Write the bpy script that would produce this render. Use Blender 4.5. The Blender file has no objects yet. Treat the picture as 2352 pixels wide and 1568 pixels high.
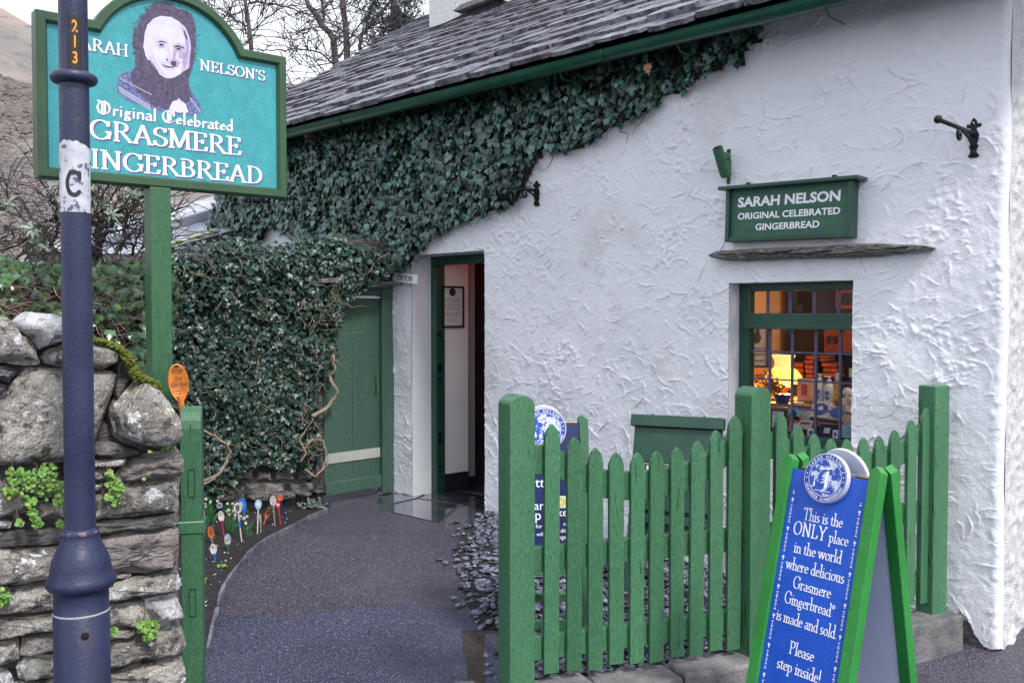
import bpy, bmesh, math, random
import numpy as np
from mathutils import Vector, Matrix, noise

S = bpy.context.scene
COL = S.collection
R = random.Random(7)

# ------------------------------------------------------------------ camera
EYE = 1.55
FPX = 2100.0            # focal length in units where the picture is 2352 wide
PITCH = 64 / FPX
cam_d = bpy.data.cameras.new('camera')
cam_d.sensor_width = 36; cam_d.sensor_fit = 'HORIZONTAL'
cam_d.lens = 36 * FPX / 2352
cam_d.clip_start = .05; cam_d.clip_end = 3000
cam = bpy.data.objects.new('camera', cam_d); COL.objects.link(cam)
cam.location = (0, 0, EYE); cam.rotation_euler = (math.pi / 2 - PITCH, 0, 0)
S.camera = cam

# ------------------------------------------------------------------ sky and light (overcast)
SUN_EL, SUN_ROT = math.radians(50), math.radians(146)
w = bpy.data.worlds.new('World'); S.world = w; w.use_nodes = True
nt = w.node_tree; nt.nodes.clear()
out = nt.nodes.new('ShaderNodeOutputWorld'); bg = nt.nodes.new('ShaderNodeBackground')
sky = nt.nodes.new('ShaderNodeTexSky'); sky.sky_type = 'NISHITA'; sky.sun_disc = False
sky.sun_elevation = SUN_EL; sky.sun_rotation = SUN_ROT
bg.inputs['Strength'].default_value = .09
nt.links.new(sky.outputs[0], bg.inputs[0])
bg2 = nt.nodes.new('ShaderNodeBackground')          # the cloud sheet
tc = nt.nodes.new('ShaderNodeTexCoord'); nz = nt.nodes.new('ShaderNodeTexNoise')
nz.inputs['Scale'].default_value = 1.6; nz.inputs['Detail'].default_value = 5
rp = nt.nodes.new('ShaderNodeValToRGB')
rp.color_ramp.elements[0].position = .3; rp.color_ramp.elements[0].color = (.79, .84, .97, 1)
rp.color_ramp.elements[1].position = .7; rp.color_ramp.elements[1].color = (.92, .95, 1, 1)
nt.links.new(tc.outputs['Generated'], nz.inputs['Vector']); nt.links.new(nz.outputs[0], rp.inputs[0])
nt.links.new(rp.outputs[0], bg2.inputs[0]); bg2.inputs['Strength'].default_value = .74
mx = nt.nodes.new('ShaderNodeMixShader'); mx.inputs[0].default_value = .88
nt.links.new(bg.outputs[0], mx.inputs[1]); nt.links.new(bg2.outputs[0], mx.inputs[2])
nt.links.new(mx.outputs[0], out.inputs[0])
sd = bpy.data.lights.new('sun', 'SUN'); sd.energy = 1.5; sd.angle = math.radians(10); sd.color = (1, .97, .92)
sun = bpy.data.objects.new('sun', sd); COL.objects.link(sun)
# light comes from behind the camera, a little to the left, high up
sdir = Vector((math.sin(SUN_ROT) * math.cos(SUN_EL), math.cos(SUN_ROT) * math.cos(SUN_EL), math.sin(SUN_EL)))
sun.rotation_euler = sdir.to_track_quat('Z', 'Y').to_euler()
S.view_settings.view_transform = 'Standard'; S.view_settings.look = 'None'
S.view_settings.gamma = 1; S.view_settings.use_curve_mapping = False
S.view_settings.exposure = 1.15
S.render.engine = 'CYCLES'

# ------------------------------------------------------------------ pixel rays and frames
_c, _s = math.cos(PITCH), math.sin(PITCH)
def ray(px, py):
    a = (px - 1176) / FPX; b = (784 - py) / FPX
    return Vector((a, _c + b * _s, -_s + b * _c))
CAM = Vector((0, 0, EYE))
def atd(px, py, Y):
    r = ray(px, py); return CAM + r * (Y / r.y)
class Fr:
    """a flat reference frame: origin, U along, V up, N outward"""
    def __init__(s, O, U, V=(0, 0, 1)):
        s.O = Vector(O); s.U = Vector(U).normalized(); s.V = Vector(V).normalized(); s.N = s.U.cross(s.V).normalized()
    def p(s, u, v, w=0): return s.O + s.U * u + s.V * v + s.N * w
    def on(s, px, py, w=0):
        r = ray(px, py); t = (s.O + s.N * w - CAM).dot(s.N) / r.dot(s.N)
        q = CAM + r * t - s.O
        return q.dot(s.U), q.dot(s.V)
    def m(s):
        M = Matrix((s.U, s.V, s.N)).transposed().to_4x4(); M.translation = s.O; return M
def ground_z(y):
    t = min(1, max(0, (6.9 - y) / 2.7)); return -.15 * t * t * (3 - 2 * t)
def gnd(px, py, dz=0):
    r = ray(px, py); z = 0
    for _ in range(12):
        t = (z + dz - EYE) / r.z; z = ground_z(r.y * t)
    return Vector((r.x * t, r.y * t, z + dz))
WD = Vector((2176, -2100, 0)).normalized()
P0 = Vector((-.206, 7.08, 0))
WALL = Fr(P0, WD)                       # N = U x z = (-,-)
IN = -WALL.N

# ------------------------------------------------------------------ objects
def tag(o, label=None, cat=None, group=None, kind=None):
    if label: o['label'] = label
    if cat: o['category'] = cat
    if group: o['group'] = group
    if kind: o['kind'] = kind
    return o
def thing(name, label, cat, loc=(0, 0, 0), group=None):
    o = bpy.data.objects.new(name, None); COL.objects.link(o); o.location = loc
    o.empty_display_size = .1
    return tag(o, label, cat, group)
def wloc(o):
    v = Vector(o.location)
    while o.parent: o = o.parent; v += Vector(o.location)
    return v
def inst(name, mesh, parent, M):
    """object with shared mesh data, M in world space (parents are never rotated)"""
    o = bpy.data.objects.new(name, mesh); COL.objects.link(o)
    if parent is not None:
        o.parent = parent; M = Matrix.Translation(-wloc(parent)) @ M
    o.matrix_basis = M; return o
class MB:
    def __init__(s): s.v = []; s.f = []; s.k = []
    def add(s, vs, fs, k=0):
        n = len(s.v); s.v += [Vector(v) for v in vs]
        for f in fs: s.f.append(tuple(n + i for i in f)); s.k.append(k)
        return s
    def box(s, fr, u0, u1, v0, v1, w0, w1, k=0):
        vs = [fr.p(u, v, w) for w in (w0, w1) for v in (v0, v1) for u in (u0, u1)]
        return s.add(vs, [(0, 2, 3, 1), (4, 5, 7, 6), (0, 1, 5, 4), (2, 6, 7, 3), (0, 4, 6, 2), (1, 3, 7, 5)], k)
    def prism(s, fr, pts, w0, w1, k=0, cap=True):
        n = len(pts)
        a = sum(pts[i][0] * pts[(i + 1) % n][1] - pts[(i + 1) % n][0] * pts[i][1] for i in range(n))
        if a < 0: pts = pts[::-1]
        vs = [fr.p(u, v, w0) for u, v in pts] + [fr.p(u, v, w1) for u, v in pts]
        fs = [(i, (i + 1) % n, n + (i + 1) % n, n + i) for i in range(n)]
        if cap: fs += [tuple(range(n, 2 * n)), tuple(range(n - 1, -1, -1))]
        return s.add(vs, fs, k)
    def flat(s, fr, pts, w, k=0):
        n = len(pts)
        a = sum(pts[i][0] * pts[(i + 1) % n][1] - pts[(i + 1) % n][0] * pts[i][1] for i in range(n))
        if a < 0: pts = pts[::-1]
        return s.add([fr.p(u, v, w) for u, v in pts], [tuple(range(n))], k)
    def tube(s, pts, rad, n=8, k=0, cap=True):
        pts = [Vector(p) for p in pts]; m = len(pts)
        if not hasattr(rad, '__len__'): rad = [rad] * m
        T = (pts[1] - pts[0]).normalized()
        A = T.orthogonal().normalized(); vs = []
        for i, p in enumerate(pts):
            t = (pts[min(i + 1, m - 1)] - pts[max(i - 1, 0)]).normalized()
            A = (A - t * A.dot(t)).normalized(); B = t.cross(A)
            for j in range(n):
                a = 2 * math.pi * j / n; vs.append(p + (A * math.cos(a) + B * math.sin(a)) * rad[i])
        fs = [(i * n + j, i * n + (j + 1) % n, (i + 1) * n + (j + 1) % n, (i + 1) * n + j) for i in range(m - 1) for j in range(n)]
        if cap: fs += [tuple(range(n - 1, -1, -1)), tuple((m - 1) * n + j for j in range(n))]
        return s.add(vs, fs, k)
    def lathe(s, c, prof, n=32, k=0, ax=None, cap=True):
        c = Vector(c); vs = []
        X, Y, Z = ax if ax else (Vector((1, 0, 0)), Vector((0, 1, 0)), Vector((0, 0, 1)))
        for r, h in prof:
            for j in range(n):
                a = 2 * math.pi * j / n; vs.append(c + X * (r * math.cos(a)) + Y * (r * math.sin(a)) + Z * h)
        m = len(prof)
        fs = [(i * n + j, i * n + (j + 1) % n, (i + 1) * n + (j + 1) % n, (i + 1) * n + j) for i in range(m - 1) for j in range(n)]
        if cap: fs += [tuple(range(n - 1, -1, -1)), tuple((m - 1) * n + j for j in range(n))]
        return s.add(vs, fs, k)
    def ball(s, c, r, n=10, k=0, M=None):
        c = Vector(c); r = Vector(r) if hasattr(r, '__len__') else Vector((r, r, r))
        vs = []; m = n // 2 + 1
        for i in range(m):
            t = math.pi * (i + .02) / (m - .96)
            for j in range(n):
                a = 2 * math.pi * j / n
                q = Vector((math.sin(t) * math.cos(a) * r.x, math.sin(t) * math.sin(a) * r.y, math.cos(t) * r.z))
                vs.append(c + (M @ q if M else q))
        fs = [(i * n + j, (i + 1) * n + j, (i + 1) * n + (j + 1) % n, i * n + (j + 1) % n) for i in range(m - 1) for j in range(n)]
        fs += [tuple(range(n)), tuple((m - 1) * n + n - 1 - j for j in range(n))]
        return s.add(vs, fs, k)
    def mesh(s, name, mats, off=Vector((0, 0, 0)), smooth=False):
        me = bpy.data.meshes.new(name)
        me.from_pydata([tuple(v - off) for v in s.v], [], s.f)
        for m in (mats if isinstance(mats, (list, tuple)) else [mats]): me.materials.append(m)
        if any(s.k): me.polygons.foreach_set('material_index', s.k)
        if smooth:
            me.polygons.foreach_set('use_smooth', [True] * len(me.polygons))
            if smooth != 'all': me.set_sharp_from_angle(angle=math.radians(smooth if smooth is not True else 40))
        me.update(); return me
    def build(s, name, mats, parent=None, loc=None, smooth=False, bev=0, seg=2):
        base = wloc(parent) if parent is not None else Vector((0, 0, 0))
        L = Vector(loc) if loc is not None else (base if parent is not None else Vector((0, 0, 0)))
        o = bpy.data.objects.new(name, s.mesh(name, mats, L, smooth)); COL.objects.link(o)
        if parent is not None: o.parent = parent; o.location = L - base
        else: o.location = L
        if bev:
            b = o.modifiers.new('bevel', 'BEVEL'); b.width = bev; b.segments = seg; b.limit_method = 'ANGLE'; b.angle_limit = math.radians(35)
            b.harden_normals = False
        return o
def fastmesh(name, V, F, mat, smooth=False, tri=False):
    """V (n,3) float array, F (m,k) int array"""
    me = bpy.data.meshes.new(name); k = F.shape[1]
    me.vertices.add(len(V)); me.vertices.foreach_set('co', np.asarray(V, np.float32).ravel())
    me.loops.add(F.size); me.loops.foreach_set('vertex_index', F.astype(np.int32).ravel())
    me.polygons.add(len(F)); me.polygons.foreach_set('loop_start', np.arange(0, F.size, k, dtype=np.int32))
    me.polygons.foreach_set('loop_total', np.full(len(F), k, np.int32))
    if smooth: me.polygons.foreach_set('use_smooth', np.ones(len(F), bool))
    me.materials.append(mat); me.update(calc_edges=True); me.validate(); return me
def scatter(name, mesh_variants, Ms, mat, parent=None, kind='stuff', smooth=False):
    """join many copies of small triangulated meshes into ONE mesh"""
    Vs, Fs, n = [], [], 0
    for i, M in enumerate(Ms):
        bv, bf = mesh_variants[i % len(mesh_variants)]
        A = np.array(M)
        Vs.append(bv @ A[:3, :3].T + A[:3, 3]); Fs.append(bf + n); n += len(bv)
    V = np.concatenate(Vs); F = np.concatenate(Fs)
    base = wloc(parent) if parent is not None else Vector((0, 0, 0))
    me = fastmesh(name, V - np.array(base), F, mat, smooth)
    o = bpy.data.objects.new(name, me); COL.objects.link(o)
    if parent is not None: o.parent = parent
    if kind: o['kind'] = kind
    return o
def orient(pos, normal, down, sc):
    """matrix: local z -> normal, local -y -> down"""
    z = Vector(normal).normalized(); y = -Vector(down); y = (y - z * y.dot(z)).normalized(); x = y.cross(z)
    M = Matrix((x, y, z)).transposed().to_4x4()
    sc = sc if hasattr(sc, '__len__') else (sc, sc, sc)
    M = M @ Matrix.Diagonal((*sc, 1)); M.translation = Vector(pos); return M
def inpoly(x, y, P):
    c = False; n = len(P); j = n - 1
    for i in range(n):
        if (P[i][1] > y) != (P[j][1] > y) and x < (P[j][0] - P[i][0]) * (y - P[i][1]) / (P[j][1] - P[i][1]) + P[i][0]: c = not c
        j = i
    return c

# ------------------------------------------------------------------ materials
def mk(name, c1, c2=None, scale=4, rough=.6, rough2=None, bump=0, bscale=60, bdist=.01, spots=(), spec=.5, rnd=0,
       stretch=None, metal=0, emit=None, es=0, coat=0, w=(.35, .65), island=False, translucent=0, fine=0):
    m = bpy.data.materials.new(name); m.use_nodes = True; t = m.node_tree; N = t.nodes; L = t.links
    b = N['Principled BSDF']; b.inputs['Roughness'].default_value = rough; b.inputs['Specular IOR Level'].default_value = spec
    b.inputs['Metallic'].default_value = metal; b.inputs['Coat Weight'].default_value = coat
    if emit:
        b.inputs['Emission Color'].default_value = (*emit, 1); b.inputs['Emission Strength'].default_value = es
    g = N.new('ShaderNodeNewGeometry'); vec = g.outputs['Position']
    if stretch:
        mp = N.new('ShaderNodeMapping'); mp.inputs['Scale'].default_value = stretch; L.new(vec, mp.inputs[0]); vec = mp.outputs[0]
    def nse(sc, det=5, seed=0, ro=.55):
        n = N.new('ShaderNodeTexNoise'); n.inputs['Scale'].default_value = sc; n.inputs['Detail'].default_value = det
        n.inputs['Roughness'].default_value = ro
        if seed:
            a = N.new('ShaderNodeVectorMath'); a.operation = 'ADD'; a.inputs[1].default_value = (seed * 7.3, seed * 3.1, seed * 5.7)
            L.new(vec, a.inputs[0]); L.new(a.outputs[0], n.inputs['Vector'])
        else: L.new(vec, n.inputs['Vector'])
        return n.outputs['Fac']
    def rng(f, a, c):
        r = N.new('ShaderNodeMapRange'); r.inputs['From Min'].default_value = a; r.inputs['From Max'].default_value = c; L.new(f, r.inputs[0]); return r.outputs[0]
    def mix(f, A, B, bt='MIX'):
        x = N.new('ShaderNodeMix'); x.data_type = 'RGBA'; x.blend_type = bt
        if hasattr(f, 'links'): L.new(f, x.inputs[0])
        else: x.inputs[0].default_value = f
        for i, q in ((6, A), (7, B)):
            if hasattr(q, 'links'): L.new(q, x.inputs[i])
            else: x.inputs[i].default_value = (*q[:3], 1)
        return x.outputs[2]
    col = c1
    if c2: col = mix(rng(nse(scale), *w), c1, c2)
    for i, (sc_col, sc, th, soft) in enumerate(spots): col = mix(rng(nse(sc, 6, i + 1, .6), th, th + soft), col, sc_col)
    if rnd or island:
        oi = N.new('ShaderNodeObjectInfo'); v = oi.outputs['Random']
        if island:
            a = N.new('ShaderNodeMath'); a.operation = 'ADD'; L.new(v, a.inputs[0]); L.new(g.outputs['Random Per Island'], a.inputs[1])
            fr = N.new('ShaderNodeMath'); fr.operation = 'FRACT'; L.new(a.outputs[0], fr.inputs[0]); v = fr.outputs[0]
        if rnd:
            r = N.new('ShaderNodeMapRange'); r.inputs['To Min'].default_value = 1 - rnd; r.inputs['To Max'].default_value = 1 + rnd; L.new(v, r.inputs[0])
            hs = N.new('ShaderNodeHueSaturation'); L.new(r.outputs[0], hs.inputs['Value'])
            if hasattr(col, 'links'): L.new(col, hs.inputs['Color'])
            else: hs.inputs['Color'].default_value = (*col, 1)
            if island:
                r2 = N.new('ShaderNodeMapRange'); r2.inputs['To Min'].default_value = .46; r2.inputs['To Max'].default_value = .53
                m5 = N.new('ShaderNodeMath'); m5.operation = 'MULTIPLY'; m5.inputs[1].default_value = 7.7; L.new(v, m5.inputs[0])
                f5 = N.new('ShaderNodeMath'); f5.operation = 'FRACT'; L.new(m5.outputs[0], f5.inputs[0]); L.new(f5.outputs[0], r2.inputs[0]); L.new(r2.outputs[0], hs.inputs['Hue'])
            col = hs.outputs[0]
    if fine: col = mix(rng(nse(fine, 2, 9), .3, .7), col, tuple(1.0 for _ in range(3)), 'MIX') if False else mix(.35, col, mix(rng(nse(fine, 2, 9), .35, .65), (0, 0, 0), (1, 1, 1)), 'OVERLAY')
    if hasattr(col, 'links'): L.new(col, b.inputs['Base Color'])
    else: b.inputs['Base Color'].default_value = (*col, 1)
    if rough2 is not None:
        r = N.new('ShaderNodeMapRange'); r.inputs['From Min'].default_value = .35; r.inputs['From Max'].default_value = .65
        r.inputs['To Min'].default_value = rough; r.inputs['To Max'].default_value = rough2
        L.new(nse(scale * .8, 4, 5), r.inputs[0]); L.new(r.outputs[0], b.inputs['Roughness'])
    if bump:
        bp = N.new('ShaderNodeBump'); bp.inputs['Strength'].default_value = bump; bp.inputs['Distance'].default_value = bdist
        L.new(nse(bscale, 6, 3), bp.inputs['Height']); L.new(bp.outputs[0], b.inputs['Normal'])
    return m

G_PAINT = mk('green_paint', (.038, .130, .060), (.058, .168, .084), 3, rough=.36, bump=.25, bscale=90, bdist=.004, rnd=.14, stretch=(1, 1, .12),
             spots=[((.060, .165, .095), 9, .62, .08), ((.016, .06, .032), 26, .64, .05), ((.10, .17, .12), 70, .70, .03)], fine=420)
G_DARK = mk('dark_green_paint', (.014, .055, .036), (.020, .072, .046), 5, rough=.35, bump=.12, bscale=90, bdist=.004, fine=300)
G_TEAL = mk('gutter_green', (.006, .06, .038), (.01, .085, .05), 8, rough=.28, bump=.08, bscale=40, bdist=.004)
G_BRIGHT = mk('bright_green_paint', (.02, .20, .03), (.03, .25, .045), 4, rough=.4, bump=.1, bscale=120, bdist=.003, fine=300)
SIGN_FR = mk('sign_frame_green', (.026, .068, .032), (.038, .095, .042), 6, rough=.4, bump=.1, bscale=100, bdist=.003, fine=380)
TEAL = mk('sign_teal', (.036, .29, .33), (.046, .345, .38), 14, rough=.42, bump=.05, bscale=120, bdist=.002, fine=330)
WHITE = mk('white_wall', (.80, .80, .84), (.75, .755, .80), 1.3, rough=.9, spec=.2, bump=.6, bscale=85, bdist=.006, fine=0,
           spots=[((.66, .655, .66), 1.7, .56, .14), ((.60, .62, .56), 3.1, .68, .12), ((.58, .57, .56), 30, .70, .05)])
WHITE_D = mk('white_reveal', (.78, .79, .84), (.70, .71, .76), 3, rough=.75, bump=.4, bscale=40, bdist=.01)
PDASH = mk('pebble_dash_white', (.72, .71, .72), (.60, .59, .60), 30, rough=.85, bump=.9, bscale=120, bdist=.015)
STONE = mk('wall_stone', (.17, .158, .145), (.44, .41, .37), 6, rough=.85, bump=1, bscale=30, bdist=.035, rnd=.22,
           spots=[((.085, .08, .078), 16, .54, .08), ((.66, .67, .68), 10, .61, .03), ((.42, .45, .27), 13, .64, .04), ((.50, .48, .46), 34, .62, .03)], fine=160)
STONE_W = mk('pale_wall_stone', (.36, .35, .36), (.62, .60, .62), 7, rough=.85, bump=.8, bscale=26, bdist=.03,
             spots=[((.2, .19, .19), 14, .56, .08), ((.66, .67, .68), 11, .60, .03)], fine=160)
STONE_D = mk('dark_wall_stone', (.05, .048, .052), (.17, .16, .155), 10, rough=.8, bump=.9, bscale=30, bdist=.03, rnd=.3,
             spots=[((.35, .34, .36), 16, .66, .04)], stretch=(1, 1, 2.5), fine=160)
STONE_R = mk('ruddy_wall_stone', (.15, .135, .135), (.34, .29, .27), 9, rough=.85, bump=1, bscale=22, bdist=.04, stretch=(1, 1, 2.6), fine=160)
KERB = mk('kerb_stone', (.11, .105, .11), (.22, .21, .21), 8, rough=.75, bump=.7, bscale=50, bdist=.01, rnd=.2, spots=[((.12, .11, .12), 20, .6, .08)], fine=200)
EDGE = mk('edging_slate', (.08, .08, .10), (.17, .17, .20), 12, rough=.6, bump=.6, bscale=60, bdist=.01, rnd=.25)
SLATE = mk('roof_slate', (.045, .042, .055), (.20, .20, .235), 9, rough=.26, rough2=.55, bump=.8, bscale=40, bdist=.015, rnd=.38,
           spots=[((.16, .17, .08), 5, .66, .05), ((.03, .025, .04), 14, .60, .06)])
SLATE_L = mk('wet_roof_slate', (.26, .27, .33), (.44, .46, .54), 9, rough=.2, rough2=.4, bump=.7, bscale=30, bdist=.015, rnd=.3,
             spots=[((.16, .18, .06), 5, .62, .05)])
DRIP = mk('drip_slate', (.05, .045, .045), (.30, .28, .26), 26, rough=.7, bump=1, bscale=60, bdist=.02, stretch=(1, 1, 4))
DARK = mk('dark_timber', (.007, .007, .014), (.014, .013, .022), 8, rough=.7)
BLACK = mk('black_iron', (.005, .005, .009), (.014, .011, .012), 30, spec=.3, rough=.55, bump=.4, bscale=120, bdist=.004)
NAVY_POST = mk('lamp_post_navy', (.013, .018, .056), (.026, .031, .080), 5, rough=.42, bump=.4, bscale=70, bdist=.004,
               spots=[((.035, .028, .048), 8, .58, .1), ((.30, .30, .40), 55, .735, .015), ((.06, .035, .03), 22, .68, .04)], fine=300)
CHIP = mk('chipped_pale_paint', (.30, .28, .36), (.42, .38, .38), 60, rough=.7)
STICKER = mk('torn_white_sticker', (.62, .62, .66), (.42, .42, .50), 22, rough=.6,
             spots=[((.10, .11, .18), 34, .56, .05), ((.45, .36, .28), 9, .64, .1)], bump=.3, bscale=60, bdist=.003)
ASPHALT = mk('path_asphalt', (.056, .051, .073), (.104, .094, .126), .9, rough=.34, rough2=.55, bump=1, bscale=95, bdist=.012,
             spots=[((.014, .012, .024), 105, .53, .03), ((.30, .29, .40), 100, .60, .03), ((.20, .13, .11), 80, .62, .03), ((.03, .027, .042), 1.6, .58, .1)])
ASPHALT_B = mk('gateway_asphalt', (.040, .043, .082), (.068, .072, .124), 1.6, rough=.45, rough2=.6, bump=1, bscale=110, bdist=.012,
               spots=[((.013, .014, .034), 115, .53, .03), ((.24, .26, .44), 105, .59, .03), ((.19, .12, .14), 85, .62, .03)])
FLAG = mk('wet_flagstone', (.035, .036, .055), (.08, .08, .105), 4, rough=.02, rough2=.14, spec=1, coat=1, bump=.03, bscale=9, bdist=.01, rnd=.15, spots=[((.03, .03, .045), 4, .55, .1)])
SOIL = mk('soil', (.016, .014, .02), (.035, .028, .032), 20, rough=.9, bump=1, bscale=60, bdist=.03, spots=[((.25, .24, .25), 110, .72, .02)])
GROUND = mk('ground_earth', (.05, .05, .045), (.08, .075, .06), 2, rough=.9, bump=.6, bscale=20, bdist=.05)
PEB = mk('pebble', (.045, .052, .082), (.16, .17, .22), 14, rough=.25, bump=.3, bscale=100, bdist=.004, rnd=.75, island=True,
         spots=[((.34, .34, .38), 34, .62, .05)])
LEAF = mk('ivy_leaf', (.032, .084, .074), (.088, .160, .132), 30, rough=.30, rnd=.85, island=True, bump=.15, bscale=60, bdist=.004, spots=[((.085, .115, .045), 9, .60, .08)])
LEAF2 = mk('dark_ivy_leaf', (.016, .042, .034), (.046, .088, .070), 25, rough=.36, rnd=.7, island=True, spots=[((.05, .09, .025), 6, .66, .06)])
LEAF3 = mk('hedge_leaf', (.045, .12, .035), (.09, .17, .08), 12, rough=.22, rnd=.7, island=True, spots=[((.20, .30, .05), 6, .64, .05), ((.16, .20, .18), 8, .58, .06)])
LEAFR = mk('rhododendron_leaf', (.10, .16, .10), (.25, .31, .25), 12, rough=.3, rnd=.5, island=True)
LEAFW = mk('wall_plant_leaf', (.10, .24, .03), (.17, .33, .06), 30, rough=.45, rnd=.4, island=True)
MOSS = mk('moss', (.12, .17, .015), (.22, .24, .04), 60, rough=.95, bump=1, bscale=150, bdist=.02)
STEM = mk('ivy_stem', (.16, .12, .085), (.34, .27, .20), 30, rough=.8, bump=.5, bscale=80, bdist=.005)
STEMB = mk('shade_dark_stem', (.014, .012, .013), (.04, .03, .027), 30, rough=.9, bump=1, bscale=40, bdist=.03)  # stems coloured near black to paint the shade in gaps between leaves
TWIG = mk('twig_brown', (.07, .048, .038), (.13, .09, .07), 20, rough=.85)
BARK = mk('bark', (.055, .045, .045), (.11, .09, .085), 6, rough=.9, bump=.6, bscale=20, bdist=.03)
BARKS = mk('shrub_bark', (.035, .028, .032), (.08, .062, .06), 12, rough=.9)
CONIF = mk('conifer_leaf', (.016, .022, .028), (.03, .04, .038), 8, rough=.7, rnd=.4, island=True)
HILL = mk('hill_heath', (.17, .155, .15), (.25, .22, .20), .09, rough=1, bump=.6, bscale=.8, bdist=1,
          spots=[((.33, .25, .225), .05, .54, .08), ((.15, .14, .135), .35, .54, .08), ((.44, .36, .29), .08, .62, .05)])
LETTER = mk('white_lettering', (.85, .85, .87), rough=.5)
LETTER_B = mk('blue_lettering', (.03, .04, .12), rough=.5)
PURPLE = mk('letter_shadow', (.12, .08, .22), rough=.5)
BLUEB = mk('royal_blue_panel', (.008, .075, .46), (.012, .09, .54), 7, rough=.35, fine=380)
NAVYB = mk('navy_panel', (.010, .018, .085), (.014, .024, .11), 7, rough=.35)
DISCB = mk('badge_blue', (.012, .055, .36), rough=.35)
DISCP = mk('badge_picture', (.02, .07, .42), (.55, .62, .78), 42, rough=.4, w=(.50, .56))
DISCW = mk('badge_rim_white', (.66, .67, .76), (.56, .57, .66), 6, rough=.5)
LILAC = mk('board_back_lilac', (.66, .68, .82), (.72, .74, .86), 5, rough=.6, fine=300)
BRASS = mk('brass_hinge', (.42, .26, .12), rough=.4, metal=.7)
PAPER = mk('paper', (.68, .68, .66), (.6, .6, .6), 8, rough=.7)
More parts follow.
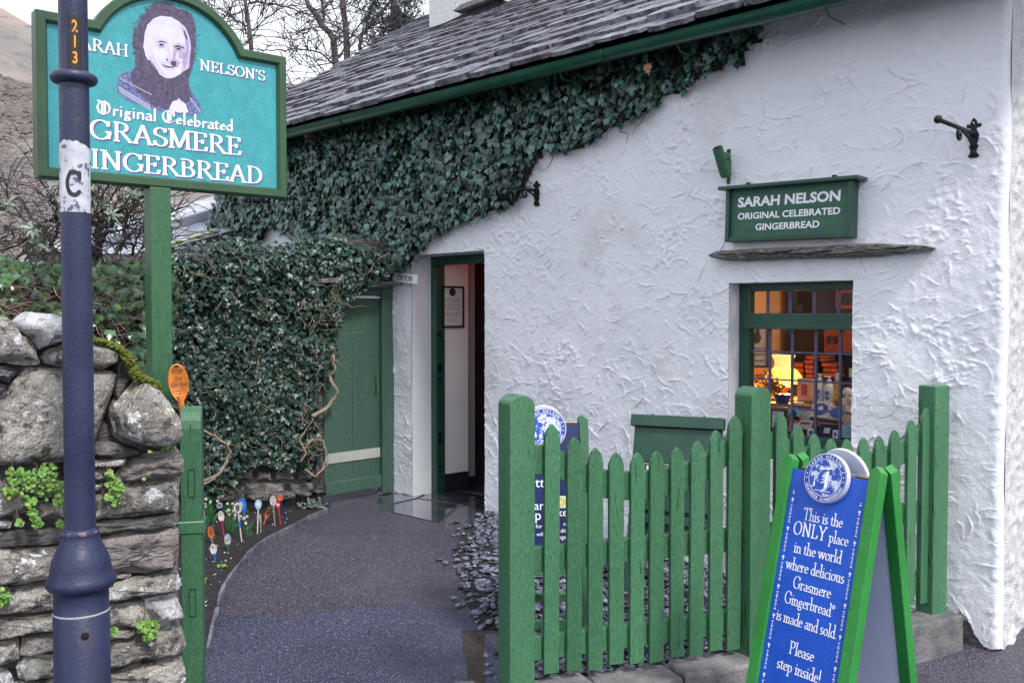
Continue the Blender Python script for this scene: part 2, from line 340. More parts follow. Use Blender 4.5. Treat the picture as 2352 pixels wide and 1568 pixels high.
# ------------------------------------------------------------------ lettering drawn with a broad pen
def arc(cx, cy, rx, ry, a0, a1, n=8):
    return [(cx + rx * math.cos(math.radians(a0 + (a1 - a0) * i / n)), cy + ry * math.sin(math.radians(a0 + (a1 - a0) * i / n))) for i in range(n + 1)]
def _caps():
    g = {}
    L = lambda *p: list(p)
    g['A'] = (.80, [L((.1, 0), (.4, 1)), L((.4, 1), (.70, 0)), L((.2, .34), (.6, .34))], [(.1, 0), (.70, 0)])
    g['B'] = (.72, [L((.18, 0), (.18, 1)), [(.18, .98)] + arc(.36, .75, .2, .23, 90, -90) + [(.18, .52)], [(.18, .52)] + arc(.38, .27, .24, .25, 90, -90) + [(.18, .02)]], [(.18, 0), (.18, 1)])
    g['C'] = (.78, [arc(.42, .5, .34, .5, 45, 315, 14), L((.68, .72), (.68, .95))], [])
    g['D'] = (.82, [L((.18, 0), (.18, 1)), [(.18, .98)] + arc(.34, .5, .36, .48, 90, -90, 12) + [(.18, .02)]], [(.18, 0), (.18, 1)])
    g['E'] = (.70, [L((.18, 0), (.18, 1)), L((.18, .98), (.58, .98), (.60, .80)), L((.18, .51), (.46, .51)), L((.46, .6), (.46, .42)), L((.18, .02), (.60, .02), (.63, .22))], [(.12, 0), (.12, 1)])
    g['G'] = (.86, [arc(.44, .5, .36, .5, 45, 340, 15), L((.72, .72), (.72, .95)), L((.74, .08), (.74, .42))], [(.72, .42)])
    g['H'] = (.88, [L((.18, 0), (.18, 1)), L((.70, 0), (.70, 1)), L((.18, .51), (.70, .51))], [(.18, 0), (.18, 1), (.70, 0), (.70, 1)])
    g['I'] = (.40, [L((.2, 0), (.2, 1))], [(.2, 0), (.2, 1)])
    g['L'] = (.68, [L((.18, 0), (.18, 1)), L((.18, .02), (.58, .02), (.62, .25))], [(.18, 0), (.18, 1)])
    g['M'] = (1.0, [L((.15, 0), (.17, 1)), L((.17, 1), (.48, .05)), L((.48, .05), (.80, 1)), L((.82, 1), (.84, 0))], [(.15, 0), (.13, 1), (.84, 0), (.88, 1)])
    g['N'] = (.88, [L((.17, 0), (.17, 1)), L((.17, 1), (.70, 0)), L((.70, 0), (.70, 1))], [(.17, 0), (.13, 1), (.70, 1)])
    g['O'] = (.86, [arc(.43, .5, .35, .5, 0, 360, 20)], [])
    g['P'] = (.68, [L((.18, 0), (.18, 1)), [(.18, .98)] + arc(.36, .73, .24, .25, 90, -90) + [(.18, .48)]], [(.18, 0), (.18, 1)])
    g['R'] = (.80, [L((.18, 0), (.18, 1)), [(.18, .98)] + arc(.36, .75, .22, .23, 90, -90) + [(.18, .52)], L((.38, .50), (.72, 0))], [(.18, 0), (.18, 1), (.74, 0)])
    g['S'] = (.62, [arc(.31, .74, .22, .25, 40, 215, 9) + arc(.31, .26, .24, .26, 40, -150, 9), L((.5, .78), (.5, .96)), L((.08, .05), (.08, .25))], [])
    g['T'] = (.74, [L((.37, 0), (.37, 1)), L((.06, .80), (.08, .98), (.66, .98), (.68, .80))], [(.37, 0)])
    g['Y'] = (.78, [L((.39, 0), (.39, .45)), L((.1, 1), (.39, .45)), L((.39, .45), (.68, 1))], [(.39, 0), (.1, 1), (.68, 1)])
    g["'"] = (.26, [L((.13, 1), (.12, .76))], [])
    X = .50
    g['a'] = (.48, [arc(.22, .36, .15, .14, 150, 0, 6) + [(.37, .04), (.44, 0)], arc(.22, .14, .15, .14, 80, 320, 8)], [])
    g['b'] = (.54, [L((.12, 0), (.12, 1)), arc(.27, .25, .19, .25, 150, -150, 12)], [(.09, 1)])
    g['c'] = (.45, [arc(.26, .25, .19, .25, 50, 310, 10)], [])
    g['d'] = (.54, [L((.42, 0), (.42, 1)), arc(.26, .25, .19, .25, 30, 330, 12)], [(.39, 1), (.46, 0)])
    g['e'] = (.46, [L((.08, .27), (.40, .30)), arc(.25, .25, .18, .25, 12, 315, 12)], [])
    g['g'] = (.50, [arc(.23, .33, .14, .16, 0, 360, 10), L((.34, .44), (.46, .48)), L((.18, .18), (.12, .10), (.20, .05), (.36, .02)), arc(.24, -.13, .18, .13, 60, -300, 12)], [])
    g['h'] = (.56, [L((.12, 0), (.12, 1)), [(.12, .30)] + arc(.29, .32, .15, .18, 150, 0, 6) + [(.44, 0)]], [(.12, 0), (.44, 0), (.09, 1)])
    g['i'] = (.28, [L((.14, 0), (.14, .5)), L((.13, .72), (.15, .76))], [(.14, 0), (.1, .5)])
    g['k'] = (.52, [L((.12, 0), (.12, 1)), L((.12, .22), (.40, .5)), L((.2, .28), (.46, 0))], [(.12, 0), (.09, 1), (.46, 0), (.4, .5)])
    g['l'] = (.28, [L((.14, 0), (.14, 1))], [(.14, 0), (.1, 1)])
    g['m'] = (.84, [L((.12, 0), (.12, .5)), [(.12, .30)] + arc(.27, .32, .14, .18, 150, 0, 6) + [(.41, 0)], [(.41, .30)] + arc(.56, .32, .14, .18, 150, 0, 6) + [(.70, 0)]], [(.12, 0), (.41, 0), (.7, 0), (.08, .5)])
    g['n'] = (.56, [L((.12, 0), (.12, .5)), [(.12, .30)] + arc(.29, .32, .15, .18, 150, 0, 6) + [(.44, 0)]], [(.12, 0), (.44, 0), (.08, .5)])
    g['o'] = (.52, [arc(.26, .25, .20, .25, 0, 360, 14)], [])
    g['p'] = (.54, [L((.12, -.34), (.12, .5)), arc(.27, .25, .19, .25, 150, -150, 12)], [(.12, -.34), (.08, .5)])
    g['r'] = (.40, [L((.12, 0), (.12, .5)), [(.12, .30)] + arc(.26, .33, .12, .16, 150, 40, 4)], [(.12, 0), (.08, .5)])
    g['s'] = (.38, [arc(.19, .37, .12, .13, 40, 215, 7) + arc(.19, .12, .13, .13, 40, -150, 7)], [])
    g['t'] = (.34, [L((.14, .66), (.14, .08), (.2, .01), (.30, .05)), L((.02, .5), (.29, .5))], [])
    g['u'] = (.56, [L((.12, .5), (.12, .14)) + arc(.26, .16, .15, .16, 200, 330, 5) + [(.42, .3)], L((.42, .5), (.42, 0))], [(.08, .5), (.38, .5), (.46, 0)])
    g['w'] = (.78, [L((.06, .5), (.22, 0)), L((.22, 0), (.38, .5)), L((.38, .5), (.54, 0)), L((.54, 0), (.70, .5))], [(.06, .5), (.38, .5), (.70, .5)])
    g['!'] = (.28, [L((.14, .26), (.14, 1)), L((.13, .02), (.15, .05))], [])
    g['.'] = (.24, [L((.1, .02), (.13, .05))], [])
    g[' '] = (.28, [], [])
    g['®'] = (.40, [arc(.2, .78, .15, .15, 0, 360, 12), L((.15, .70), (.15, .87), (.22, .87), (.24, .82), (.16, .78), (.24, .70))], [])
    return g
FONT = _caps()
BLACK_CAPS = {'O': (.95, [arc(.45, .5, .38, .5, 0, 360, 8), [(.36, .12), (.36, .88)], [(.52, .12), (.52, .88)], [(.1, 1.02), (.3, .92), (.5, 1.03)]], []),
              'C': (.9, [arc(.48, .5, .40, .5, 40, 320, 7), [(.42, .12), (.42, .86)], [(.58, .2), (.58, .8)], [(.5, .95), (.78, .98), (.8, .6)]], [])}
def hull(P):
    P = sorted(set(P))
    def half(Q):
        h = []
        for p in Q:
            while len(h) > 1 and (h[-1][0] - h[-2][0]) * (p[1] - h[-2][1]) - (h[-1][1] - h[-2][1]) * (p[0] - h[-2][0]) <= 0: h.pop()
            h.append(p)
        return h
    a, b = half(P), half(P[::-1]); return a[:-1] + b[:-1]
def text_w(s, track=0, black=False):
    return sum((BLACK_CAPS.get(c, FONT[c]) if black else FONT[c])[0] + track for c in s)
def write(mb, place, s, thick=.13, thin=.045, ang=18, track=0, black=False, small='', k=0, step=4e-5, serif=.10):
    """draw s; place(x, y, h) -> world point, x and y in cap heights, h lift"""
    x0 = 0
    for ch in s:
        G = (BLACK_CAPS.get(ch) if black and ch in BLACK_CAPS else FONT[ch])
        th, tn = (thick * .4, thin * .9) if ch == '®' else (thick, thin)
        ca, sa = math.cos(math.radians(ang)), math.sin(math.radians(ang))
        nib = [(ca * th / 2 * math.cos(a) - sa * tn / 2 * math.sin(a), sa * th / 2 * math.cos(a) + ca * tn / 2 * math.sin(a)) for a in [i * math.pi / 4 + .39 for i in range(8)]]
        lift = 0
        for st in G[1]:
            if black and len(st) > 9 and ch not in BLACK_CAPS: st = st[::3] + ([st[-1]] if (len(st) - 1) % 3 else [])
            for p, q in zip(st, st[1:]):
                H = hull([(round(a[0] + n[0], 5), round(a[1] + n[1], 5)) for a in (p, q) for n in nib]); lift += step
                mb.add([place(x0 + hx, hy, lift) for hx, hy in H], [tuple(range(len(H)))], k)
        for (sx, sy) in G[2]:
            if black: continue
            lift += step; e = thin * .5 + .012; yy = sy + (e * .2 if sy <= 0 else -e * .2)
            mb.add([place(x0 + sx - serif - th * .25, yy - e, lift), place(x0 + sx + serif + th * .25, yy - e, lift), place(x0 + sx + serif + th * .25, yy + e, lift), place(x0 + sx - serif - th * .25, yy + e, lift)], [(0, 1, 2, 3)], k)
        x0 += G[0] + track
def line(mb, fr, s, u, v, size, w, width=None, align='l', slope=0, **kw):
    W = text_w(s, kw.get('track', 0), kw.get('black', False)) * size
    sx = (width / W if width else 1) * size; W = width or W
    u0 = u - (W if align == 'r' else W / 2 if align == 'c' else 0)
    write(mb, lambda x, y, h: fr.p(u0 + x * sx, v + y * size + slope * x * sx, w + h), s, **kw)
def sans(s, size, bold=0):
    """plain sans text (built-in font) as triangles centred on x, baseline 0, cap height = size"""
    c = bpy.data.curves.new('t', 'FONT'); c.body = s; c.size = size / .73; c.align_x = 'CENTER'; c.offset = bold * size
    c.resolution_u = 3
    o = bpy.data.objects.new('t', c); COL.objects.link(o); dg = bpy.context.evaluated_depsgraph_get(); dg.update()
    me = o.evaluated_get(dg).to_mesh(); V = [(v.co.x, v.co.y) for v in me.vertices]; F = [tuple(p.vertices) for p in me.polygons]
    o.evaluated_get(dg).to_mesh_clear(); bpy.data.objects.remove(o); bpy.data.curves.remove(c); return V, F
_sc = {}
def sansline(mb, fr, s, u, v, size, w, width=None, bold=.02, slope=0, k=0, shear=0, rot=0):
    key = (s, bold)
    if key not in _sc: _sc[key] = sans(s, 1, bold)
    V, F = _sc[key]; xs = [p[0] for p in V]; W = (max(xs) - min(xs)) * size; sx = (width / W if width else 1) * size
    c, sn = math.cos(rot), math.sin(rot); P = []
    for x, y in V:
        a = x * sx + shear * y * size; b = y * size + slope * x * sx
        P.append(fr.p(u + a * c - b * sn, v + a * sn + b * c, w))
    mb.add(P, F, k)

# ================================================================== GROUND
def gridsheet(name, x0, x1, y0, y1, nx, ny, fz, mat, smooth=True):
    X, Y = np.meshgrid(np.linspace(x0, x1, nx), np.linspace(y0, y1, ny))
    Z = np.vectorize(fz)(X, Y); V = np.stack([X, Y, Z], -1).reshape(-1, 3)
    i = np.arange(nx - 1)[None, :] + nx * np.arange(ny - 1)[:, None]; i = i.reshape(-1, 1)
    F = i + np.array([0, 1, nx + 1, nx]); me = fastmesh(name, V, F, mat, smooth)
    o = bpy.data.objects.new(name, me); COL.objects.link(o); return o
def hillz(x, y):
    # valley floor, then the fell rising behind on the left
    r = 0
    if y > 40:
        crest = 65 - .19 * (x + 112) - .5 * max(0, x + 30)
        crest = max(crest, 10) + 5 * noise.noise(Vector((x * .05, 3, 0)))
        t = min(1, (y - 40) / 160); r = crest * t ** 1.25
        if y > 200: r = crest * max(0, 1 - (y - 200) / 260)
        r += (3 * noise.noise(Vector((x * .03, y * .03, 0))) + 1.2 * noise.noise(Vector((x * .11, y * .11, 5)))) * min(1, t * 2)
    return r
o = gridsheet('ground', -300, 300, -60, 40, 61, 51, lambda x, y: ground_z(y) - .05 if y < 12 else -.05, GROUND); tag(o, kind='structure')
o = gridsheet('hillside', -420, 420, 36, 460, 150, 110, lambda x, y: hillz(x, y) - .06, HILL); tag(o, kind='structure')
def sheet(name, px, mat, dz, kind='structure', world=None, sub=.25, rag=0):
    P = world or [gnd(x, y, dz) for x, y in px]
    bm = bmesh.new(); vs = [bm.verts.new((p.x, p.y, 0)) for p in P]; bm.faces.new(vs)
    x0, x1 = min(p.x for p in P), max(p.x for p in P); y0, y1 = min(p.y for p in P), max(p.y for p in P)
    for a, b, st, no in ((y0, y1, sub, (0, 1, 0)),):
        q = a + st
        while q < b:
            bmesh.ops.bisect_plane(bm, geom=bm.verts[:] + bm.edges[:] + bm.faces[:], plane_co=(0, q, 0), plane_no=no); q += st
    for v in bm.verts: v.co.z = ground_z(v.co.y) + dz
    bmesh.ops.triangulate(bm, faces=bm.faces[:])
    bmesh.ops.recalc_face_normals(bm, faces=bm.faces[:])
    for f in bm.faces:
        if f.normal.z < 0: f.normal_flip()
    me = bpy.data.meshes.new(name); bm.to_mesh(me); bm.free(); me.materials.append(mat)
    o = bpy.data.objects.new(name, me); COL.objects.link(o); return tag(o, kind=kind)
V3 = lambda x, y: Vector((x, y, 0))
# the tarmac path inside the gate, and the newer patch in the gateway and road
sheet('path', None, ASPHALT, 0, world=[V3(-6, -2), V3(7, -2), V3(7, 6), V3(1, 9), V3(-6, 9)])
seam = [(455, 1408), (520, 1412), (600, 1415), (700, 1410), (780, 1402), (850, 1393), (930, 1388), (1000, 1390), (1040, 1398), (1075, 1412)]
sp = [gnd(x, y) for x, y in seam]; sp = [a.lerp(b, k / 6) + Vector((0, R.gauss(0, .006), 0)) for a, b in zip(sp, sp[1:]) for k in range(6)] + [sp[-1]]
sheet('gateway_tarmac', None, ASPHALT_B, .004, world=[V3(sp[0].x - 1.5, sp[0].y)] + [V3(p.x, p.y) for p in sp] + [V3(.02, 4.2), V3(.02, 3.6), V3(4.6, 3.2), V3(4.6, -1.5), V3(-4, -1.5)])
# crushed seam bump: a slightly raised lip of tarmac
mb = MB()
for a, b in zip(sp, sp[1:]):
    q = Vector((0, .012, 0)); mb.add([a + Vector((0, 0, .006)), b + Vector((0, 0, .006)), b + q + Vector((0, 0, .002)), a + q + Vector((0, 0, .002))], [(0, 1, 2, 3)])
# flagstones at the doorstep, set flush and wet
def flagpoly(px): return [gnd(x, y) for x, y in px]
flags = [[(866, 1169), (960, 1147), (1052, 1160), (1008, 1202)], [(962, 1146), (1010, 1124), (1112, 1140), (1056, 1159)], [(1060, 1162), (1116, 1144), (1121, 1182), (1068, 1200), (1014, 1203)],
         [(1012, 1122), (1112, 1062), (1113, 1137)], [(872, 1110), (944, 1130), (1004, 1122), (956, 1145), (862, 1166)]]
for i, px in enumerate(flags):
    P = flagpoly(px); c = sum(P, Vector()) / len(P); P = [c + (p - c) * .985 for p in P]
    mb = MB(); hf = Fr((0, 0, 0), (1, 0, 0), (0, 1, 0))
    mb.prism(hf, [(p.x, p.y) for p in P], -.06, .007 + .001 * (i % 3)); o = mb.build('flagstone', FLAG, bev=.003); o['kind'] = 'structure'
# flower bed
edge = [(752, 1176), (705, 1196), (672, 1214), (640, 1231), (612, 1246), (590, 1262), (566, 1282), (548, 1304), (530, 1328), (516, 1352), (505, 1378), (500, 1403), (488, 1445), (476, 1500)]
ep = [gnd(x, y) for x, y in edge]
sheet('flower_bed', None, SOIL, .012, world=[V3(p.x, p.y) for p in ep] + [V3(-1.75, 4.1), V3(-3.2, 4.6), V3(-3.6, 6.0), V3(-1.48, 7.45)], kind='structure')
t = thing('path_edging', 'thin upright slate pieces curving along the flower bed beside the path', 'edging', tuple(ep[5]))
for a, b in zip(ep, ep[1:]):
    L = (b - a).length; n = max(1, round(L / .22))
    for i in range(n):
        if a.y < 4.9 and n > 1 and i: continue
        n2 = 1 if a.y < 4.9 else n
        p = a.lerp(b, i / n2); q = a.lerp(b, (i + 1) / n2); u = (q - p); m = u.normalized().cross(Vector((0, 0, 1)))
        hw = R.uniform(.008, .014) if a.y > 4.6 else .026; f = Fr(p, u, (0, 0, 1)); Lq = u.length
        mb = MB(); pts = [(.004, -hw), (Lq - .006, -hw * R.uniform(.6, 1)), (Lq - .008, hw * R.uniform(.5, 1)), (Lq * .5, hw * 1.15), (.006, hw)]
        hf = Fr(p, u, Vector((0, 0, 1)).cross(u)); mb.prism(hf, pts, -.05, R.uniform(.028, .04))
        o = mb.build('edging_stone', EDGE, t, loc=p, bev=.004)
# pebble bed
pebpx = [(1078, 1196), (1112, 1183), (1150, 1180), (1200, 1183)]
bed = [gnd(x, y) for x, y in [(1119, 1178), (1078, 1198), (1062, 1225), (1042, 1268), (1044, 1300), (1060, 1330), (1064, 1362), (1078, 1398), (1092, 1425), (1098, 1442), (1145, 1448)]]
B1, B2 = WALL.p(3.45, 0, 0), WALL.p(-.02, 0, 0)
FA, FB, FC = Vector((.03, 3.66, 0)), Vector((1.105, 4.06, 0)), Vector((2.14, 4.62, 0))
bedpoly = [V3(p.x, p.y) for p in bed] + [V3(FA.x, FA.y + .06), V3(FB.x, FB.y + .04), V3(FC.x - .1, FC.y - .02), V3(B1.x, B1.y), V3(B2.x, B2.y)]
sheet('pebble_bed', None, SOIL, .006, world=bedpoly)
bp2 = [(p.x, p.y) for p in bedpoly]
def ico(n):
    bm = bmesh.new(); bmesh.ops.create_icosphere(bm, subdivisions=n, radius=1)
    v = np.array([tuple(x.co) for x in bm.verts]); f = np.array([[q.index for q in p.verts] for p in bm.faces]); bm.free(); return v, f
iv, jf = ico(2)
pv = []
for k in range(8):
    d = np.array([[1 + .22 * noise.noise(Vector(x) * 1.1 + Vector((k * 9, 0, 0)))] for x in iv]); pv.append((iv * d, jf))
Ms = []; n = 0
while len(Ms) < 3700 and n < 60000:
    n += 1; x = R.uniform(-.7, 2.5); y = R.uniform(3.6, 7.2)
    ins = inpoly(x, y, bp2)
    if not ins and not (inpoly(x + .10, y + .03, bp2) and R.random() < .07): continue
    if ins and not inpoly(x - .07, y - .02, bp2) and R.random() < .55: continue
    s = R.uniform(.011, .024) * (1 if R.random() < .9 else 1.3)
    M = Matrix.Translation((x, y, ground_z(y) + R.uniform(.004, .024))) @ Matrix.Rotation(R.uniform(0, 6.3), 4, 'Z') @ Matrix.Rotation(R.uniform(-.5, .5), 4, 'X') @ Matrix.Diagonal((s * 1.25, s * .85, s * .55, 1)); Ms.append(M)
o = scatter('pebbles', pv, Ms, PEB, smooth=True)
# brown soil patch and kerb stones by the gateway
sheet('bare_soil', [(1060, 1446), (1112, 1446), (1112, 1700), (1085, 1700), (1072, 1520)], mk('brown_soil', (.035, .028, .026), (.07, .055, .05), 25, rough=.9, bump=1, bscale=50, bdist=.03), .008)
def kerbstone(P, Q, wd, z0, z1, parent, name='kerb_stone', mat=KERB):
    P, Q = Vector(P), Vector(Q); u = Q - P; f = Fr(P, u, Vector((0, 0, 1)).cross(u)); L = u.length
    pts = [(.008, -wd), (L * .5, -wd * R.uniform(1, 1.15)), (L - .008, -wd * R.uniform(.9, 1.05)), (L - .01, wd), (L * .4, wd * R.uniform(.95, 1.05)), (.01, wd)]
    mb = MB(); n = len(pts)
    def rg(sc, z): return [(f.p(L / 2 + (a - L / 2) * (1 - sc), b * (1 - sc * 2), z + R.uniform(-.004, .004))) for a, b in pts]
    vs = rg(-.01, z0) + rg(0, z1 - .02) + rg(.03, z1); fs = []
    for l in range(2): fs += [(l * n + i, l * n + (i + 1) % n, (l + 1) * n + (i + 1) % n, (l + 1) * n + i) for i in range(n)]
    fs.append(tuple(range(2 * n, 3 * n))); mb.add(vs, fs); return mb.build(name, mat, parent, loc=P, bev=.008)
kt = thing('kerb', 'row of low grey stones under the green picket fence', 'kerb', tuple(FA + Vector((0, -.1, -.15))))
off = Vector((.0, -.035, 0))
kp = [FA + Vector((-.22, -.02, 0)), FA + Vector((-.02, -.05, 0)), FA.lerp(FB, .28), FA.lerp(FB, .62), FB + Vector((-.04, -.03, 0)), FB.lerp(FC, .34), FB.lerp(FC, .7), FC + Vector((.10, .05, 0))]
for i, (a, b) in enumerate(zip(kp, kp[1:])): kerbstone(a + off + Vector((0, 0, -.0)), b + off, .085, -.2, (-.055 if i == 0 else .035 + R.uniform(-.012, .012)), kt)
for a, b in (((-.215, 4.1, 0), (-.20, 3.2, 0)), ((-.20, 3.18, 0), (-.19, 2.5, 0))): kerbstone(a, b, .05, -.25, -.10, kt)
# litter, leaves and specks on the ground at the right
mv = [(np.array([[-1, -.6, 0], [1, -.5, .2], [.8, .6, 0], [-.7, .7, .3]]), np.array([[0, 1, 2], [0, 2, 3]]))]
Ms = []
for i in range(60):
    x, y = R.uniform(1.9, 3.1), R.uniform(3.4, 4.35)
    Ms.append(Matrix.Translation((x, y, ground_z(y) + .008)) @ Matrix.Rotation(R.uniform(0, 6), 4, 'Z') @ Matrix.Diagonal((R.uniform(.003, .012),) * 3 + (1,)))
scatter('ground_litter', mv, Ms, mk('litter', (.16, .14, .12), (.36, .34, .3), 50, rough=.8, island=True, rnd=.6))
Ms = []
for i in range(170):
    u = R.random(); e = ep[0].lerp(ep[-1], 0) if False else ep[min(len(ep) - 2, int(u * (len(ep) - 1)))]
    q = e + Vector((-abs(R.gauss(0, .38)), abs(R.gauss(0, .30)), 0)) + Vector((-.05, .03, 0))
    if not inpoly(q.x, q.y, [(p.x, p.y) for p in ep] + [(-1.75, 4.1), (-3.2, 4.6), (-3.6, 6.0), (-1.48, 7.45)]): continue
    Ms.append(Matrix.Translation((q.x, q.y, ground_z(q.y) + .02)) @ Matrix.Rotation(R.uniform(0, 6), 4, 'Z') @ Matrix.Diagonal((R.uniform(.003, .008),) * 3 + (1,)))
scatter('soil_chippings', [(iv * np.array([1, .8, .6]), jf)], Ms, mk('pale_chipping', (.2, .2, .2), (.6, .6, .6), 50, rough=.8, island=True, rnd=.6))
# ================================================================== COTTAGE
cot = thing('cottage', 'white rough plastered cottage with slate roof, open shop door and lit window', 'cottage', tuple(WALL.p(1.2, -.1, -.5)))
c2 = lambda x, y: (1653.75 + .2579 * x, 624.75 + .2579 * y)       # enlarged window view -> picture units
wu0, wv1 = WALL.on(1675, 650); wu1, _ = WALL.on(1960, 645); _, wv0 = WALL.on(1820, 1030)
wv1 = (wv1 + WALL.on(1960, 645)[1]) / 2
du0 = -.885; du1 = 0.0; dv1 = 2.035
UR = 3.68
GW = .34
ga = WALL.on(656, 300, GW); gb = WALL.on(1650, 62, GW)
EAVE = (ga[1] + gb[1]) / 2
WTOP = EAVE + .13
# plaster relief, as a height field
def plaster(name, fr, u0, u1, v0, v1, st, narc, mat, holes, seed, rough=False, rag=None, rwrap=None):
    rs = np.random.RandomState(seed)
    nu, nv = int((u1 - u0) / st) + 1, int((v1 - v0) / st) + 1
    u = np.linspace(u0, u1, nu); v = np.linspace(v0, v1, nv); U, V = np.meshgrid(u, v); H = np.zeros((nv, nu), np.float32)
    def blur(a, k):
        for ax in (0, 1):
            p = np.cumsum(np.pad(a, [(k + 1, k) if i == ax else (0, 0) for i in (0, 1)], mode='wrap'), axis=ax)
            n = a.shape[ax]; a = (np.take(p, range(2 * k + 1, n + 2 * k + 1), ax) - np.take(p, range(0, n), ax)) / (2 * k + 1)
        return a
    def fld(k):
        a = blur(blur(rs.randn(nv, nu), k), k); return a / a.std()
    n1, n2, n3, n5, n9 = fld(1), fld(2), fld(5), fld(11), fld(32)
    wob = fld(8) * .010 + fld(2) * .0022
    for i in range(narc):
        big = rs.rand() < .4
        Rr = rs.uniform(.14, .5) if big else rs.uniform(.05, .16)
        cx, cy = rs.uniform(u0, u1), rs.uniform(v0, v1); a0 = rs.uniform(-.6, 2.6) if rs.rand() < .65 else rs.uniform(0, 6.28)
        da = rs.uniform(.2, .6) if big else rs.uniform(.4, 1.2)
        A = rs.uniform(.0028, .0090) * (1.1 if big else .8); m = Rr + .03
        i0, i1 = np.searchsorted(u, [cx - m, cx + m]); j0, j1 = np.searchsorted(v, [cy - m, cy + m])
        if i1 - i0 < 3 or j1 - j0 < 3: continue
        x, y = U[j0:j1, i0:i1] - cx, V[j0:j1, i0:i1] - cy; el = rs.uniform(.6, 1.0)
        r = np.hypot(x, y / el) + wob[j0:j1, i0:i1]; th = np.arctan2(y, x)
        d = r - Rr; an = np.abs((th - a0 + np.pi) % (2 * np.pi) - np.pi) / da
        tp = np.clip((1 - an) * 3, 0, 1) * np.clip(.75 + .6 * n3[j0:j1, i0:i1], .0, 1.4)
        ridge = np.exp(-(d / .0034) ** 2)
        skirt = np.where(d < 0, np.exp(d / .03), 0) * .42
        H[j0:j1, i0:i1] = np.maximum(H[j0:j1, i0:i1], H[j0:j1, i0:i1] * .55 + A * tp * np.maximum(ridge, skirt))
    H += .0010 * n5 + .0045 * n9 + .0004 * n2 + .00025 * n1
    patch = np.clip((fld(18) - .45) * 1.4, 0, 1) * np.clip(fld(20) + .6, 0, 1)
    H += patch * np.clip(n2 * .8 + n1 * .5, -.3, 2.4) * .0032
    lump = np.clip(n2 - 2.5, 0, 1); H += lump * .005 + np.clip(n1 * .6 + n3 * .8 - 2.3, 0, 1.2) * .004
    if rough: H += .004 * np.clip(n1, -1, 2.5) * .8 + .006 * n2 * .5
    H -= H.min() * .5 if not rough else H.mean()
    if rough: H *= np.clip(U / .05, 0, 1)
    if rwrap:                                   # soft rounded edge towards the corner
        e = np.clip((U - (u1 - .05)) / .05, 0, 1); H -= (e ** 3) * .038; H += np.clip(1 - np.abs(U - (u1 - .045)) / .04, 0, 1) * .0012 * n2
    keep = np.ones((nv - 1, nu - 1), bool); uc = (u[:-1] + u[1:]) / 2; vc = (v[:-1] + v[1:]) / 2
    for (a, b, c, d) in holes: keep[np.ix_((vc > c) & (vc < d), (uc > a) & (uc < b))] = False
    if rag is not None:
        lim = rag(uc); keep &= vc[:, None] > lim[None, :]
    # irregular, hand-plastered edges round the openings
    P = np.array(fr.O)[None, None] + (U + .004 * n9 * (0 if rough else 1))[..., None] * np.array(fr.U) + V[..., None] * np.array(fr.V) + H[..., None] * np.array(fr.N)
    i = (np.arange(nv - 1)[:, None] * nu + np.arange(nu - 1)[None])[keep].reshape(-1, 1)
    F = i + np.array([0, 1, nu + 1, nu]); base = wloc(cot)
    used = np.unique(F); rem = np.full(nu * nv, -1); rem[used] = np.arange(len(used))
    me = fastmesh(name, P.reshape(-1, 3)[used] - np.array(base), rem[F], mat, True)
    o = bpy.data.objects.new(name, me); COL.objects.link(o); o.parent = cot; return o
def rag(uc):
    return np.array([ground_z((P0 + WD * float(a)).y) + .012 + .018 * noise.noise(Vector((a * 9, 0, 0))) + .012 * noise.noise(Vector((a * 40, 3, 0)))
                     + (.16 * max(0, noise.noise(Vector((a * 7, 7, 0))) + .25) if a > 3.0 else 0) for a in uc])
plaster('wall_plaster', WALL, -1.17, UR, -.2, WTOP, .0052, 3000, WHITE, [(wu0, wu1, wv0, wv1), (du0, du1, -1, dv1)], 5, rag=rag, rwrap=True)
RW = Fr(WALL.p(UR + .001, 0, -.030), IN, (0, 0, 1))
RW.N = WD.copy()
def rag2(uc): return np.array([-.15 + .04 * noise.noise(Vector((a * 12, 9, 0))) for a in uc])
plaster('return_wall_render', RW, 0, 2.6, -.2, 3.5, .010, 30, PDASH, [], 9, rough=True, rag=rag2)
# solid masonry behind the plaster
mb = MB(); b_ = lambda a, b, c, d: mb.box(WALL, a, b, c, d, -.30, -.004)
b_(-4.05, -1.17, -.1, WTOP - .01); b_(-1.17, du0 - .0, -.1, WTOP - .01); b_(du0, du1, dv1, WTOP - .01); b_(du1, wu0, -.1, WTOP - .01); b_(wu0, wu1, -.2, wv0); b_(wu0, wu1, wv1, WTOP - .01); b_(wu1, UR - .05, -.17, WTOP - .01)
o = mb.build('wall_core', WHITE_D, cot)
mb = MB(); mb.box(WALL, .02, UR - .06, -.25, -.02, -.2, -.001); mb.build('plinth', STONE_D, cot)
mb = MB(); mb.box(RW, .05, 4.2, -.2, 3.4, -.3, -.03); mb.build('side_wall_core', WHITE_D, cot)
